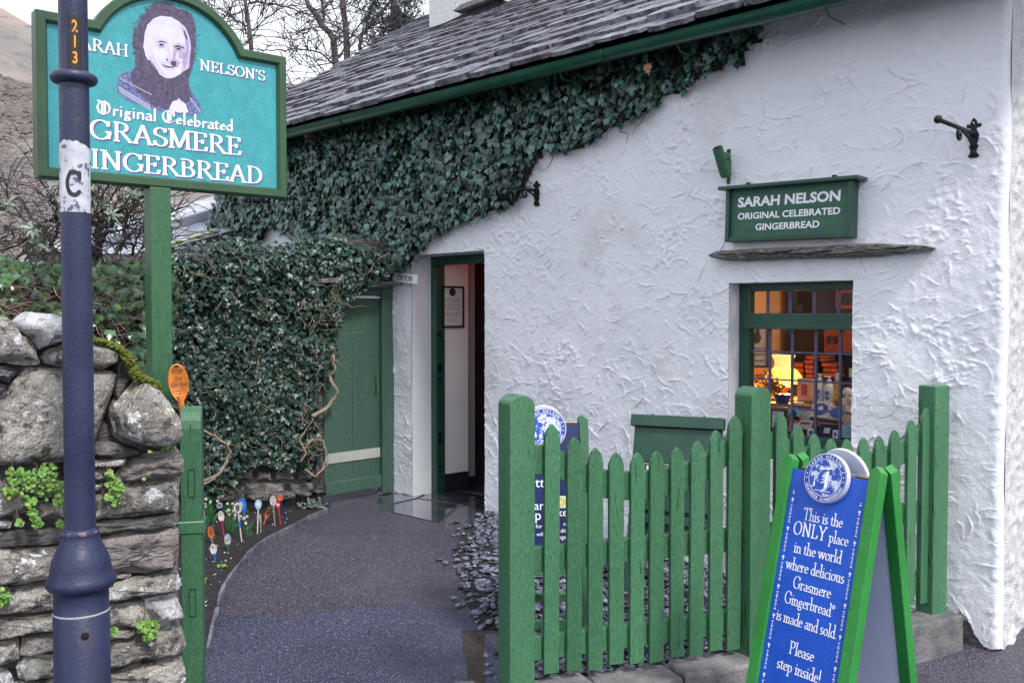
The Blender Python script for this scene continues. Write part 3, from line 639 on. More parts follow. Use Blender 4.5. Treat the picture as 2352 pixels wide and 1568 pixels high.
# left jamb of the door flares into a rounded, bulging foot
# eave line
GW = .34
gu, gv = WALL.on(1000, 205, GW)
UL, UE = -4.05, 4.0
TP = math.radians(33)
RO = WALL.p(UL, EAVE + .05, GW - .02)
ROOF = Fr(RO, WD, IN * math.cos(TP) + Vector((0, 0, math.sin(TP))))
mb = MB(); mb.box(ROOF, 0, UE - UL, -.0, 5.2, -.09, -.035); roof = mb.build('roof', DARK, cot)
mb = MB(); mb.box(WALL, UL, UE, EAVE - .03, EAVE + .05, GW - .10, GW - .075); mb.build('eave_shade_board', mk('eave_shade_green', (.006, .018, .018), rough=.6), cot)  # shade at the gutter is put into this board's near black colour
mb = MB()
prof = [(.058 * math.cos(a), .058 * math.sin(a)) for a in [math.pi + math.pi * i / 12 for i in range(13)]]
inn = [(x * .9, y * .9) for x, y in prof[::-1]]
pl = [(-.062, .004)] + prof + [(.062, .004), (.05, .004)] + inn[:]
F2 = Fr(WALL.p(UL - .02, EAVE, GW), WALL.N, (0, 0, 1)); F2.N = WD.copy()
n = len(pl); vs = [F2.p(x, y, 0) for x, y in pl] + [F2.p(x, y, UE - UL) for x, y in pl]
mb.add(vs, [(i, (i + 1) % n, n + (i + 1) % n, n + i) for i in range(n)]); gut = mb.build('gutter', G_TEAL, cot, smooth=40)
for u in [UL + .5 + i * .92 for i in range(9)]:
    mb = MB(); mb.tube([WALL.p(u, EAVE - .058, GW), WALL.p(u + .01, EAVE - .10, GW - .03), WALL.p(u + .015, EAVE - .10, GW - .20)], .005, 6); mb.build('gutter_bracket', G_TEAL, gut)
for u in (-1.35, 1.45):
    mb = MB(); mb.tube([WALL.p(u + d, EAVE + .062 * math.sin(a), GW + .062 * math.cos(a)) for a in [math.pi * (1 + i / 10) for i in range(11)] for d in (0,)], .006, 6); mb.build('gutter_joint', G_TEAL, gut)
# slates
sl = []
def slate_mesh(k):
    rr = random.Random(k); mb = MB(); f = Fr((0, 0, 0), (1, 0, 0), (0, 1, 0))
    n = 8; bot = [(-.5 + i / n, rr.uniform(-.045, .045)) for i in range(n + 1)]
    pts = bot + [(.5, 1), (-.5, 1)]; pts[0] = (-.5, rr.uniform(0, .10)); pts[n] = (.5, rr.uniform(0, .10))
    mb.prism(f, pts, 0, 1); return mb.mesh('slate', SLATE)
for k in range(7): sl.append(slate_mesh(k))
cands = []; row = 0; v = -.10
while v < 4.9:
    ex = max(.135, .215 - v * .02); u = -R.uniform(0, .3)
    while u < UE - UL:
        wd = R.uniform(.22, .46); th = R.uniform(.022, .046)
        tilt = .035 + R.uniform(0, .02)
        M = ROOF.m() @ Matrix.Translation((u + wd / 2, v + R.uniform(-.028, .028), .03 + R.uniform(0, .012))) @ Matrix.Rotation(R.uniform(-.045, .045), 4, 'Z') @ Matrix.Rotation(-math.atan(.085) - R.uniform(0, .03), 4, 'X') @ Matrix.Diagonal((wd - .008, ex * 2.1, th, 1))
        c = M.translation; cands.append(((c - CAM).length, M, R.randrange(7))); u += wd
    v += ex; row += 1
def in_view(p, m=1.08):
    d = p - CAM; y = d.y * _c - d.z * _s; z = d.y * _s + d.z * _c
    if y < .1: return False
    return abs(d.x / y * FPX) < 1176 * m and abs(z / y * FPX) < 784 * m
vis = sorted([c for c in cands if in_view(c[1].translation)], key=lambda c: c[0]); rest = [c for c in cands if not in_view(c[1].translation)]
for c in vis[:300]: inst('slate', sl[c[2]], roof, c[1])
sv = [(np.array([tuple(v.co) for v in m.vertices]), None) for m in sl]
sm = []
for m in sl:
    m.calc_loop_triangles(); sm.append((np.array([tuple(v.co) for v in m.vertices]), np.array([tuple(t.vertices) for t in m.loop_triangles])))
o = scatter('far_slates', sm, [c[1] for c in vis[300:] + rest], SLATE, roof)
print('slates', len(vis), len(rest))
# chimney
cb = ROOF.p(0, 0, 0)
# find the chimney: left edge at picture x 980 standing on the roof near the top of the verge
ch = thing  # placeholder to keep names tidy
q = None
best = None
for i in range(400):
    v = i * .01 + 1.0; 
    for uu in (0.0,):
        pass
def roof_on(px, py):
    r = ray(px, py); t = (ROOF.O - CAM).dot(ROOF.N) / r.dot(ROOF.N); d = CAM + r * t - ROOF.O; return d.dot(ROOF.U), d.dot(ROOF.V)
cu, cv = roof_on(985, 82)
CH = Fr(ROOF.p(cu, cv, 0), WD)
mb = MB(); mb.box(CH, 0, 1.1, -1.2, 2.2, -.9, 0); chm = mb.build('chimney', PDASH, cot, bev=.01)
q_ = [CH.on(x, y, .1) for x, y in ((1042, 27), (1060, 12), (1115, -8), (1180, -30), (1180, -22), (1110, 6), (1060, 24))]; mb = MB(); mb.prism(CH, q_, -.02, .12); mb.build('drip_stone', KERB, chm, bev=.004)
mb = MB(); mb.prism(CH, [(-.03, -.3), (1.15, -.2), (1.15, .13), (-.03, .03)], -.5, .05); mb.build('lead_flashing', DARK, chm)
# ---- slate ledge above the window
lp = [(1628, 583), (1640, 577), (1700, 574), (1760, 571), (1840, 569), (1900, 567), (1960, 563), (2040, 564), (2110, 566), (2138, 571), (2125, 577), (2060, 582), (1990, 588), (1930, 589), (1860, 590), (1780, 592), (1700, 595), (1655, 593), (1635, 590)]
P = [WALL.on(x, 581 + (y - 581) * 1.25, .09) for x, y in lp]
led = thing('window_ledge', 'long rough slate drip ledge sticking out above the shop window', 'ledge', tuple(WALL.p(P[0][0] + .6, P[0][1], 0)))
def subdiv(P, n): return [(P[i][0] + (P[(i + 1) % len(P)][0] - P[i][0]) * k / n, P[i][1] + (P[(i + 1) % len(P)][1] - P[i][1]) * k / n) for i in range(len(P)) for k in range(n)]
P2 = [(a, b + .004 * noise.noise(Vector((a * 30, b * 30, 0)))) for a, b in subdiv(P, 4)]
mb = MB(); cv_ = sum(p[1] for p in P2) / len(P2); n = len(P2)
rings = [(-.02, 1.0), (.03, .98), (.06, 1.0), (.085, .8), (.095, .55)]
vs = [WALL.p(a, cv_ + (b - cv_) * s + .003 * noise.noise(Vector((a * 50, i * 9, b * 40))), w_ + .012 * noise.noise(Vector((a * 14, b * 60, i)))) for i, (w_, s) in enumerate(rings) for a, b in P2]
mb.add(vs, [(l * n + i, l * n + (i + 1) % n, (l + 1) * n + (i + 1) % n, (l + 1) * n + i) for l in range(4) for i in range(n)] + [tuple(range(4 * n, 5 * n))]); mb.build('slate_slab', DRIP, led)
for k in range(5):
    mb = MB(); a0 = P[0][0] + .1 + k * .21; bb = P[0][1] + .0 + (P[9][1] - P[0][1]) * (a0 - P[0][0]) / (P[9][0] - P[0][0]) + R.uniform(-.012, .010)
    mb.prism(WALL, [(a0, bb - .006), (a0 + .12, bb - .01), (a0 + .26, bb + .0), (a0 + .2, bb + .006), (a0 + .06, bb + .008)], .06, .115 + R.uniform(-.01, .006)); mb.build('slate_layer', DRIP, led, bev=.003)
# ---- window
WZ = -.12
wp = lambda x, y, w_=WZ: WALL.on(*c2(x, y), w_)
fu0 = wp(182, 100)[0]; gu0 = wp(262, 100)[0]; tb = wp(700, 492)[1]; tt = wp(700, 366)[1]; gt = wp(700, 163)[1]; gb_ = wp(900, 1492, WZ)[1]
fu1 = wu1 + .10; gu1 = fu1 - .06
gb_ = max(gb_, wv0 + .06)
win = thing  # (name only)
mb = MB()
mb.box(WALL, wu0 - .02, gu0, wv0 - .02, wv1 + .05, WZ - .07, WZ); mb.box(WALL, gu1, wu1 + .2, wv0 - .02, wv1 + .05, WZ - .07, WZ)
mb.box(WALL, gu0, gu1, gt, wv1 + .05, WZ - .07, WZ - .001); mb.box(WALL, gu0, gu1, wv0 - .02, gb_, WZ - .07, WZ + .002)
wf = mb.build('window_frame', G_DARK, cot, bev=.004)
mb = MB(); mb.box(WALL, gu0 - .03, gu1, tb, tt, WZ - .06, WZ + .02); mb.build('transom', G_DARK, wf, bev=.006)
mb = MB(); mb.box(WALL, gu0 - .02, gu1, tb - .012, tb + .012, WZ - .05, WZ + .035); mb.build('transom_drip', G_DARK, wf, bev=.004)
mb = MB(); mb.box(WALL, wu0, wu1, wv0 - .03, wv0 + .012, WZ - .0, .025); mb.build('window_sill', G_PAINT, cot, bev=.006)
LEAD = mk('lead_glazing_bar', (.05, .055, .13), (.08, .085, .17), 20, rough=.5)
for x in (412, 608, 822, 1045):
    u = wp(x, 260)[0]; mb = MB(); mb.box(WALL, u - .006, u + .006, tt, gt, WZ - .03, WZ - .012); mb.build('glazing_bar', LEAD, wf)
for x in (430, 630, 840, 1060):
    u = wp(x, 800)[0]; mb = MB(); mb.box(WALL, u - .006, u + .006, gb_, tb, WZ - .03, WZ - .012); mb.build('glazing_bar', LEAD, wf)
for y0, y1 in ((697, 740), (940, 1002), (1180, 1272)):
    vv = (wp(262, y0)[1] + wp(1190, y1)[1]) / 2; mb = MB(); mb.box(WALL, gu0, gu1, vv - .005, vv + .005, WZ - .034, WZ - .016); mb.build('glazing_bar', LEAD, wf)
g = bpy.data.materials.new('window_glass'); g.use_nodes = True; t_ = g.node_tree; t_.nodes.clear()
o_ = t_.nodes.new('ShaderNodeOutputMaterial'); tr = t_.nodes.new('ShaderNodeBsdfTransparent'); gl = t_.nodes.new('ShaderNodeBsdfGlossy'); gl.inputs['Roughness'].default_value = .03
fr_ = t_.nodes.new('ShaderNodeFresnel'); fr_.inputs[0].default_value = 1.33; ms = t_.nodes.new('ShaderNodeMixShader')
tr.inputs[0].default_value = (.94, .95, .96, 1); gl.inputs[0].default_value = (.6, .6, .62, 1)
t_.links.new(fr_.outputs[0], ms.inputs[0]); t_.links.new(tr.outputs[0], ms.inputs[1]); t_.links.new(gl.outputs[0], ms.inputs[2]); t_.links.new(ms.outputs[0], o_.inputs[0]); GLASS = g
bars = [gu0] + [wp(x, 800)[0] for x in (430, 630, 840, 1060)] + [gu1]
barst = [gu0] + [wp(x, 260)[0] for x in (412, 608, 822, 1045)] + [gu1]
hz = [tb, (wp(262, 697)[1] + wp(1190, 740)[1]) / 2, (wp(262, 940)[1] + wp(1190, 1002)[1]) / 2, (wp(262, 1180)[1] + wp(1190, 1272)[1]) / 2, gb_]
for a, b in zip(bars, bars[1:]):
    for c, d in zip(hz, hz[1:]):
        mb = MB(); rot = R.uniform(-.0015, .0015); mb.add([WALL.p(a, d, WZ - .025 + rot), WALL.p(b, d, WZ - .025), WALL.p(b, c, WZ - .025 - rot), WALL.p(a, c, WZ - .025)], [(0, 1, 2, 3)]); mb.build('pane', GLASS, wf)
for a, b in zip(barst, barst[1:]):
    mb = MB(); mb.add([WALL.p(a, tt, WZ - .025), WALL.p(b, tt, WZ - .0245), WALL.p(b, gt, WZ - .025), WALL.p(a, gt, WZ - .0245)], [(0, 1, 2, 3)]); mb.build('pane', GLASS, wf)
# ---- door frame, lintel, dark passage
mb = MB(); D0 = -.21
mb.box(WALL, du0, du0 + .07, -.0, dv1, D0 - .10, D0); mb.box(WALL, du1 - .02, du1 + .1, -.0, dv1, D0 - .10, D0); mb.box(WALL, du0 + .07, du1, dv1 - .075, dv1 + .02, D0 - .10, D0 - .002)
mb.build('door_frame', G_DARK, cot, bev=.005)
# rooms
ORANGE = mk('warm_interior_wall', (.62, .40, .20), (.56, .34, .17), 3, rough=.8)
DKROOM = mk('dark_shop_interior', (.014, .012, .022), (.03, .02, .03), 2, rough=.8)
def room(name, u0, u1, v0, v1, w0, w1, mats):
    mb = MB(); P = lambda u, v, w: WALL.p(u, v, w)
    mb.add([P(u0, v0, w0), P(u1, v0, w0), P(u1, v0, w1), P(u0, v0, w1)], [(0, 1, 2, 3)], 0)      # floor
    mb.add([P(u0, v1, w0), P(u1, v1, w0), P(u1, v1, w1), P(u0, v1, w1)], [(3, 2, 1, 0)], 1)      # ceiling
    mb.add([P(u0, v0, w1), P(u1, v0, w1), P(u1, v1, w1), P(u0, v1, w1)], [(0, 1, 2, 3)], 2)      # back
    mb.add([P(u0, v0, w0), P(u0, v0, w1), P(u0, v1, w1), P(u0, v1, w0)], [(0, 1, 2, 3)], 3)      # left
    mb.add([P(u1, v0, w0), P(u1, v0, w1), P(u1, v1, w1), P(u1, v1, w0)], [(3, 2, 1, 0)], 2)
    return mb.build(name, mats, cot)
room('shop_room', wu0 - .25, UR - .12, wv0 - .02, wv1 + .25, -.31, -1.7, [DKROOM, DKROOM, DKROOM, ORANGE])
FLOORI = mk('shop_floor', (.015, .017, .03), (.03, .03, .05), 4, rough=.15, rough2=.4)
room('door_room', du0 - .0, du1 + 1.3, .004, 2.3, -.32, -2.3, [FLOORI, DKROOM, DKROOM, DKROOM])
# ================================================================== DOORWAY AND ITS THINGS
# the open white door leaf standing inside, hinged at the left of the frame
DL = Fr(WALL.p(du0 + .055, 0, -.30), IN + WD * .10)
DL.N = DL.U.cross(Vector((0, 0, 1))).normalized()
if DL.N.dot(CAM - DL.O) < 0: DL.N = -DL.N
dlp = lambda x, y, w_=.002: DL.on(x, y, w_)
e0 = dlp(1009, 800)[0]; e1 = dlp(1076, 800)[0]
WDOOR = mk('white_door_paint', (.86, .85, .83), (.78, .77, .77), 3, rough=.4, bump=.15, bscale=20, bdist=.01)
t = thing('shop_door', 'white inner door standing open, with a framed notice hung on it', 'door', tuple(DL.p(0, 0, 0)))
mb = MB(); mb.box(DL, -.02, e1, .16, 2.0, -.04, 0); mb.build('door_leaf', WDOOR, t, bev=.003)
mb = MB(); mb.box(DL, -.02, e1, .01, .155, -.04, .004); mb.build('kick_board', DARK, t)
mb = MB(); mb.box(DL, e1 + .004, e1 + .10, .10, 2.0, -.06, -.035); mb.build('door_stile', mk('grey_door_stile', (.34, .32, .33), rough=.6), t)
for y, h in ((1005, .10), (845, .06), (768, .05), (1070, .02), (868, .02)):
    v = dlp(1012, y)[1]; mb = MB(); mb.box(DL, e0 - .035, e0 + .012, v - h / 2, v + h / 2, .001, .022); mb.build('door_latch', BLACK, t, bev=.004)
n0, n1 = dlp(1012, 657)[0], dlp(1063, 657)[0]; nv1, nv0 = dlp(1038, 657)[1], dlp(1038, 752)[1]
t = thing('notice', 'framed printed notice with a round navy badge, hung on the open white door', 'notice', tuple(DL.p((n0 + n1) / 2, nv0, .01)))
mb = MB()
for a, b, c, d in ((n0, n1, nv1 - .016, nv1), (n0, n1, nv0, nv0 + .016), (n0, n0 + .012, nv0 + .016, nv1 - .016), (n1 - .012, n1, nv0 + .016, nv1 - .016)): mb.box(DL, a, b, c, d, .004, .022)
mb.build('notice_frame', DARK, t)
mb = MB(); mb.box(DL, n0 + .01, n1 - .01, nv0 + .01, nv1 - .01, .004, .010); mb.build('notice_paper', PAPER, t)
mb = MB(); mc = (n0 + n1) / 2; nw = n1 - n0
mb.flat(DL, [(mc + .15 * nw * math.cos(a), nv1 - .052 + .15 * nw * math.sin(a)) for a in [i * .314 for i in range(20)]], .0115)
rows = ['Important notice', 'to all our customers', '', 'Please queue in an orderly', 'line as the shop is small', 'and can be busy', '', 'No smoking in the shop', 'and no dogs please', '', 'Thank you for', 'your patience']
for i, s in enumerate(rows):
    if s: sansline(mb, DL, s, mc, nv1 - .115 - i * (nv1 - nv0 - .15) / 12, .0085, .0115, width=min(nw * .78, nw * .034 * len(s)), bold=.01)
mb.build('notice_print', NAVYB, t)
# things glimpsed inside the passage
BR = WALL
RED = mk('red_lit_panel', (.45, .10, .07), (.28, .05, .04), 12, rough=.7)
REDG = mk('glowing_red_card', (.42, .09, .07), (.20, .18, .17), 14, rough=.8, emit=(1, .16, .1), es=.10)  # weak emission puts the red glow of the passage into the cards
t = thing('display_rack', 'dark rack with faintly glowing red cards seen through the open door', 'rack', tuple(WALL.p(-.2, 0, -1.3)))
wq = lambda x, y, w_: WALL.on(x, y, w_)
def backpanel(parent, name, x0, x1, y0, y1, w_, mat, th=.02):
    a, v1_ = wq(x0, y0, w_); b, v0_ = wq(x1, y1, w_); mb = MB(); mb.box(WALL, a, b, v0_, v1_, w_ - th, w_); return mb.build(name, mat, parent, bev=.002)
backpanel(t, 'card', 1005, 1072, 603, 665, -1.35, REDG); backpanel(t, 'card', 1096, 1135, 603, 640, -1.4, REDG)
backpanel(t, 'card', 1070, 1084, 652, 678, -1.2, REDG); backpanel(t, 'card', 1070, 1084, 700, 735, -1.2, REDG); backpanel(t, 'card', 1071, 1085, 742, 770, -1.2, mk('grey_card', (.3, .3, .28), rough=.7))
backpanel(t, 'shelf_bar', 1066, 1150, 638, 647, -1.18, mk('rack_metal', (.10, .09, .07), rough=.4, metal=.4)); backpanel(t, 'upright', 1080, 1093, 600, 642, -1.30, mk('upright_wood', (.13, .12, .10), rough=.6))
backpanel(t, 'cabinet_side', 1083, 1150, 650, 1085, -1.15, DARK, .3)
pg = bpy.data.lights.new('red_fill_light', 'POINT'); pg.energy = 2.2; pg.color = (1, .20, .12); pg.shadow_soft_size = .08  # unseen red lamp added to tint the top of the doorway
po = bpy.data.objects.new('red_fill_light', pg); COL.objects.link(po); po.location = WALL.p(.25, 2.15, -.85)
# OPEN sign
u0, v0 = WALL.on(903, 645, .05); u1, v1 = WALL.on(959, 628, .05)
ofr = Fr(WALL.p(u0, (WALL.on(903, 628, .05)[1] + v0) / 2 - .0, .05), (WD * .98 - WALL.N * .0) + Vector((0, 0, 0)))
t = thing('open_sign', 'small white sign reading OPEN at the corner of the doorway', 'sign', tuple(ofr.p(.1, 0, 0)))
W_ = (u1 - u0)
osl = -.10
sf = Fr(WALL.p(u0, v0 + .035, .05), WD + Vector((0, 0, osl)), Vector((osl * WD.x * -1, osl * WD.y * -1, 1)))
mb = MB(); mb.box(sf, 0, W_, -.038, .038, -.006, .004); mb.build('sign_plate', LETTER, t, bev=.001)
mb = MB(); line(mb, sf, 'OPEN', W_ / 2, -.019, .040, .0052, width=W_ * .66, align='c', thick=.17, thin=.06, track=.06); mb.build('lettering', LETTER_B, t)
# puddle-dark mat at the threshold
# ================================================================== GREEN SIDE DOOR in the return
GD = Fr((-1.50, 7.40, .04), IN)
GD.N = -GD.U.cross(Vector((0, 0, 1))).normalized()
if GD.N.dot(CAM - GD.O) < 0: GD.N = -GD.N
gp = lambda x, y, w_=0: GD.on(x, y, w_)
gw = gp(872, 900)[0]; gt_ = gp(830, 682)[1]
GW_PAINT = mk('weathered_green_door', (.042, .092, .068), (.058, .115, .085), 3, rough=.5, bump=.2, bscale=60, bdist=.004, stretch=(1, 1, .15), fine=300)
t = thing('garden_door', 'closed narrow green plank door with a bare weathered strip low down', 'door', tuple(GD.p(gw / 2, 0, 0)))
nb = 2; x0 = -.03
for i in range(nb):
    a = x0 + (gw - x0) * i / nb; b = x0 + (gw - x0) * (i + 1) / nb
    mb = MB(); mb.box(GD, a + .0012, b - .0012, .05, gt_, -.035, 0); mb.build('plank', GW_PAINT, t, bev=.003)
va, vb = gp(860, 1050)[1], gp(860, 1028)[1]
mb = MB(); mb.box(GD, x0 + .03, gw - .004, va, vb, 0.001, .008); mb.build('bare_strip', mk('bare_grey_strip', (.34, .36, .33), (.42, .42, .40), 12, rough=.7), t)
mb = MB(); mb.prism(Fr(GD.O, GD.U), [(x0, .02), (gw, .02), (gw, .135), (x0, .135)], 0, .001)
mb = MB(); mb.box(GD, x0, gw, .03, .14, .001, .028); mb.build('weather_board', GW_PAINT, t, bev=.008)
mb = MB(); mb.box(GD, x0, gw, gt_ - .01, gt_ + .004, -.03, .006); mb.build('top_strip', LETTER, t)
hu, hv = gp(866, 880)
mb = MB(); mb.tube([GD.p(hu - .02, hv + .07, .002), GD.p(hu - .02, hv + .065, .03), GD.p(hu - .02, hv - .065, .03), GD.p(hu - .02, hv - .07, .002)], .007, 8); mb.build('handle', G_PAINT, t, smooth=True)
mb = MB(); mb.box(GD, gw + .003, gw + .13, -.02, gt_ + .09, -.05, .035); mb.box(GD, x0 - .05, gw + .003, gt_ + .01, gt_ + .09, -.05, .02); mb.build('door_frame', GW_PAINT, t, bev=.004)
# slate slab over it
su0, sv0 = gp(800, 672, .05); su1, _ = gp(918, 655, .12)
t = thing('door_slab', 'rough grey stone slab laid over the narrow green door', 'slab', tuple(GD.p(gw / 2, gt_ + .1, .1)))
mb = MB(); k_ = []
for i in range(9):
    a = -.15 + i * (gw + .34) / 8; k_.append((a, gt_ + .10 + .008 * math.sin(i * 2.1)))
for i in range(8, -1, -1):
    a = -.15 + i * (gw + .34) / 8; k_.append((a, gt_ + .135 + .01 * math.sin(i * 1.7)))
mb.prism(GD, k_, -.15, .16); mb.build('stone_slab', KERB, t, bev=.006)

# ================================================================== GARDEN WALL under the ivy
IV = Fr((-1.50, 7.40, 0), (.83, .55, 0))
gwall = thing('garden_wall', 'rough dark stone garden wall almost hidden by ivy beside the flower bed', 'wall', tuple(IV.p(-.6, 0, -.1)))
mb = MB(); mb.box(IV, -2.1, -.16, -.1, 1.98, -.40, -.05); mb.box(GD, -.05, gw + .12, gt_ + .14, 2.12, -.30, .04); mb.box(GD, -.09, -.03, 0, gt_ + .14, -.35, -.02); mb.build('wall_core', STONE_D, gwall)
def stone(fr, pts, name, mat, parent, depth=.22, proud=.03, seed=0, n=22, amp=.010, w0=0, smooth=True, gap=.006, rough=1.0):
    """one stone from its outline on a frame: rounded edges, uneven face, real depth"""
    c = (sum(p[0] for p in pts) / len(pts), sum(p[1] for p in pts) / len(pts))
    per = []; L = [math.dist(pts[i], pts[(i + 1) % len(pts)]) for i in range(len(pts))]; T = sum(L)
    for k in range(n):
        s_ = T * k / n; i = 0
        while s_ > L[i]: s_ -= L[i]; i = (i + 1) % len(L)
        f_ = s_ / L[i]; per.append((pts[i][0] + (pts[(i + 1) % len(pts)][0] - pts[i][0]) * f_, pts[i][1] + (pts[(i + 1) % len(pts)][1] - pts[i][1]) * f_))
    size = math.sqrt(abs(sum(per[i][0] * per[(i + 1) % n][1] - per[(i + 1) % n][0] * per[i][1] for i in range(n))) / 2)
    if sum(per[i][0] * per[(i + 1) % n][1] - per[(i + 1) % n][0] * per[i][1] for i in range(n)) < 0: per = per[::-1]
    # how far one can shrink towards the middle
    hh = min(max(p[0] for p in per) - min(p[0] for p in per), max(p[1] for p in per) - min(p[1] for p in per))
    e = min(.012, hh * .09)
    def inset(d):
        r = []
        for p in per:
            dx, dy = c[0] - p[0], c[1] - p[1]; l = math.hypot(dx, dy) or 1; f_ = min(.9, d / l * 1.25); r.append((p[0] + dx * f_, p[1] + dy * f_))
        return r
    prof = [(gap * .6, -depth), (0, -depth * .5), (0, -e), (gap + e * .25, -e * .25), (gap + e * .9, proud * .6)]
    mb = MB(); vs = []; rr = Vector((seed * 3.7, seed * 1.3, 0))
    rings = [(inset(d), w_) for d, w_ in prof]
    last = rings[-1][0]
    for s_, pw in ((.88, .8), (.72, .92), (.5, 1.0), (.25, 1.0)):
        rings.append(([(c[0] + (p[0] - c[0]) * s_, c[1] + (p[1] - c[1]) * s_) for p in last], proud * pw))
    for ri, (rg, w_) in enumerate(rings):
        for (a, b) in rg:
            q = Vector((a, b, w_)); f1 = noise.noise(q * 9 + rr); f2 = noise.noise(q * 26 + rr * 2) + .6 * noise.noise(q * 60 + rr)
            dw = (amp * f1 * 1.4 + amp * .8 * f2 * rough) if ri >= 3 else 0
            a += amp * .45 * noise.noise(q * 14 + rr * 3) if ri < 5 else 0; b += amp * .45 * noise.noise(q * 14 - rr * 2) if ri < 5 else 0
            vs.append(fr.p(a, b, w0 + w_ + dw))
    m = len(rings); ctr = len(vs); vs.append(fr.p(c[0], c[1], w0 + proud * 1.02 + amp * noise.noise(Vector((c[0] * 9, c[1] * 9, 0)) + rr)))
    fs = [(i * n + j, i * n + (j + 1) % n, (i + 1) * n + (j + 1) % n, (i + 1) * n + j) for i in range(m - 1) for j in range(n)]
    fs += [((m - 1) * n + j, (m - 1) * n + (j + 1) % n, ctr) for j in range(n)] + [tuple(range(n - 1, -1, -1))]
    mb.add(vs, fs); return mb.build(name, mat, parent, smooth=55 if smooth else False)
# jamb stones beside the green door and the foot of the wall
ys = [1142, 1100, 1078, 1042, 1012, 978, 948, 915, 888, 850, 812, 775, 735, 700]
for i in range(len(ys) - 1):
    x0 = 728 + R.uniform(-16, 10); x1 = 766 + (6 if i % 2 else -2) - (8 if i < 2 else 0)
    P = [IV.on(x, y) for x, y in ((x0, ys[i] - 2), (x1, ys[i] - 3), (x1 + 3, ys[i + 1] + 3), (x0 + 4, ys[i + 1] + 4))]
    stone(IV, P, 'stone', STONE_R if i % 3 else STONE, gwall, depth=.2, proud=.03, seed=i + 40, w0=-.06)
rowsg = [(1142, 1108, [560, 606, 662, 700, 730]), (1106, 1078, [545, 590, 632, 684, 726]), (1076, 1046, [556, 610, 668, 724]), (1150, 1122, [462, 500, 555]), (1120, 1090, [455, 510, 542])]
for j, (ya, yb, xs) in enumerate(rowsg):
    for a, b in zip(xs, xs[1:]):
        P = [IV.on(x, y) for x, y in ((a + 1, ya + R.uniform(-4, 2)), (b - 2, ya + R.uniform(-4, 2)), (b - 3, yb + R.uniform(-3, 5)), (a + 3, yb + R.uniform(-3, 5)))]
        stone(IV, P, 'stone', STONE_D if (j + a) % 3 else STONE_R, gwall, depth=.2, proud=.045, seed=a, w0=-.06, amp=.018)
for k, (x, y, s_) in enumerate([(520, 1152, 16), (600, 1150, 18), (655, 1146, 20), (700, 1140, 14), (740, 1136, 12)]):
    P = [IV.on(x + s_ * math.cos(a) * 1.5, y - 6 + s_ * .6 * math.sin(a), .06) for a in [i * .7 for i in range(9)]]
    stone(IV, P, 'stone', STONE_D, gwall, depth=.12, proud=.03, seed=k + 90, w0=.02, amp=.02)

# ================================================================== IVY
IVO = [(0, -.62), (.10, -.36), (.26, -.34), (.24, -.14), (.52, -.06), (.40, .14), (.42, .34), (.16, .36), (0, .46)]
def leafgeo(k, outline=IVO, fold=.16):
    rr = random.Random(k); pr = [(x * rr.uniform(.85, 1.1), y * rr.uniform(.9, 1.08)) for x, y in outline[1:-1]]
    pts = [outline[0]] + pr + [outline[-1]] + [(-x * rr.uniform(.85, 1.05), y * rr.uniform(.95, 1.05)) for x, y in pr[::-1]]
    V = [(0, .12, .03)] + [(x, y, fold * abs(x) - .10 * y * y - (.10 if y < -.3 else 0)) for x, y in pts]; n = len(pts)
    return np.array(V), np.array([[0, 1 + i, 1 + (i + 1) % n] for i in range(n)])
def leaf_meshes(name, mat, ks, **kw):
    out = []
    for k in ks:
        V, F = leafgeo(k, **kw); out.append((V, F, fastmesh(name, V, F, mat)))
    return out
def plant_leaves(parent, lm, Ms, mat, stuffname='foliage', top=300):
    near = sorted([(((M.translation - CAM).length) / max(M.to_scale()), i) for i, M in enumerate(Ms) if in_view(M.translation, 1.0)])
    pick = set(i for _, i in near[:top])
    for i in pick: inst('leaf', lm[i % len(lm)][2], parent, Ms[i])
    rest = [(M, i) for i, M in enumerate(Ms) if i not in pick]
    if rest: scatter(stuffname, [(a[0], a[1]) for a in lm], [M for M, _ in rest], mat, parent)
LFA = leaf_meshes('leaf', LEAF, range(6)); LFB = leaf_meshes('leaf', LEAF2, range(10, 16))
def matbacking(fr, poly, name, parent, w0, amp, step, mat, shrink=1.0, wfun=None):
    """an uneven tangle sheet behind the leaves, real relief"""
    us = [p[0] for p in poly]; vs_ = [p[1] for p in poly]; nu = int((max(us) - min(us)) / step) + 2; nv = int((max(vs_) - min(vs_)) / step) + 2
    idx = {}; V = []; F = []
    def vert(i, j):
        if (i, j) not in idx:
            a = min(us) + i * step; b = min(vs_) + j * step; q = Vector((a, b, 0))
            e = w0 + amp * (.5 + .5 * noise.noise(q * 7)) + amp * .8 * noise.noise(q * 22) + (wfun(a, b) if wfun else 0)
            idx[(i, j)] = len(V); V.append(fr.p(a + .01 * noise.noise(q * 31), b + .01 * noise.noise(q * 29 + Vector((5, 0, 0))), e))
        return idx[(i, j)]
    for i in range(nu):
        for j in range(nv):
            a = min(us) + (i + .5) * step; b = min(vs_) + (j + .5) * step
            if inpoly(a, b, poly): F.append((vert(i, j), vert(i + 1, j), vert(i + 1, j + 1), vert(i, j + 1)))
    mb = MB(); mb.v = V; mb.f = F; mb.k = [0] * len(F); o = mb.build(name, mat, parent, smooth='all'); o['kind'] = 'stuff'; return o
def squiggle(p, d, n, st, wob, drop=0, rr=R):
    P = [Vector(p)]; d = Vector(d).normalized()
    for _ in range(n):
        d = (d + Vector((rr.gauss(0, wob), rr.gauss(0, wob), rr.gauss(0, wob) - drop))).normalized(); P.append(P[-1] + d * st)
    return P
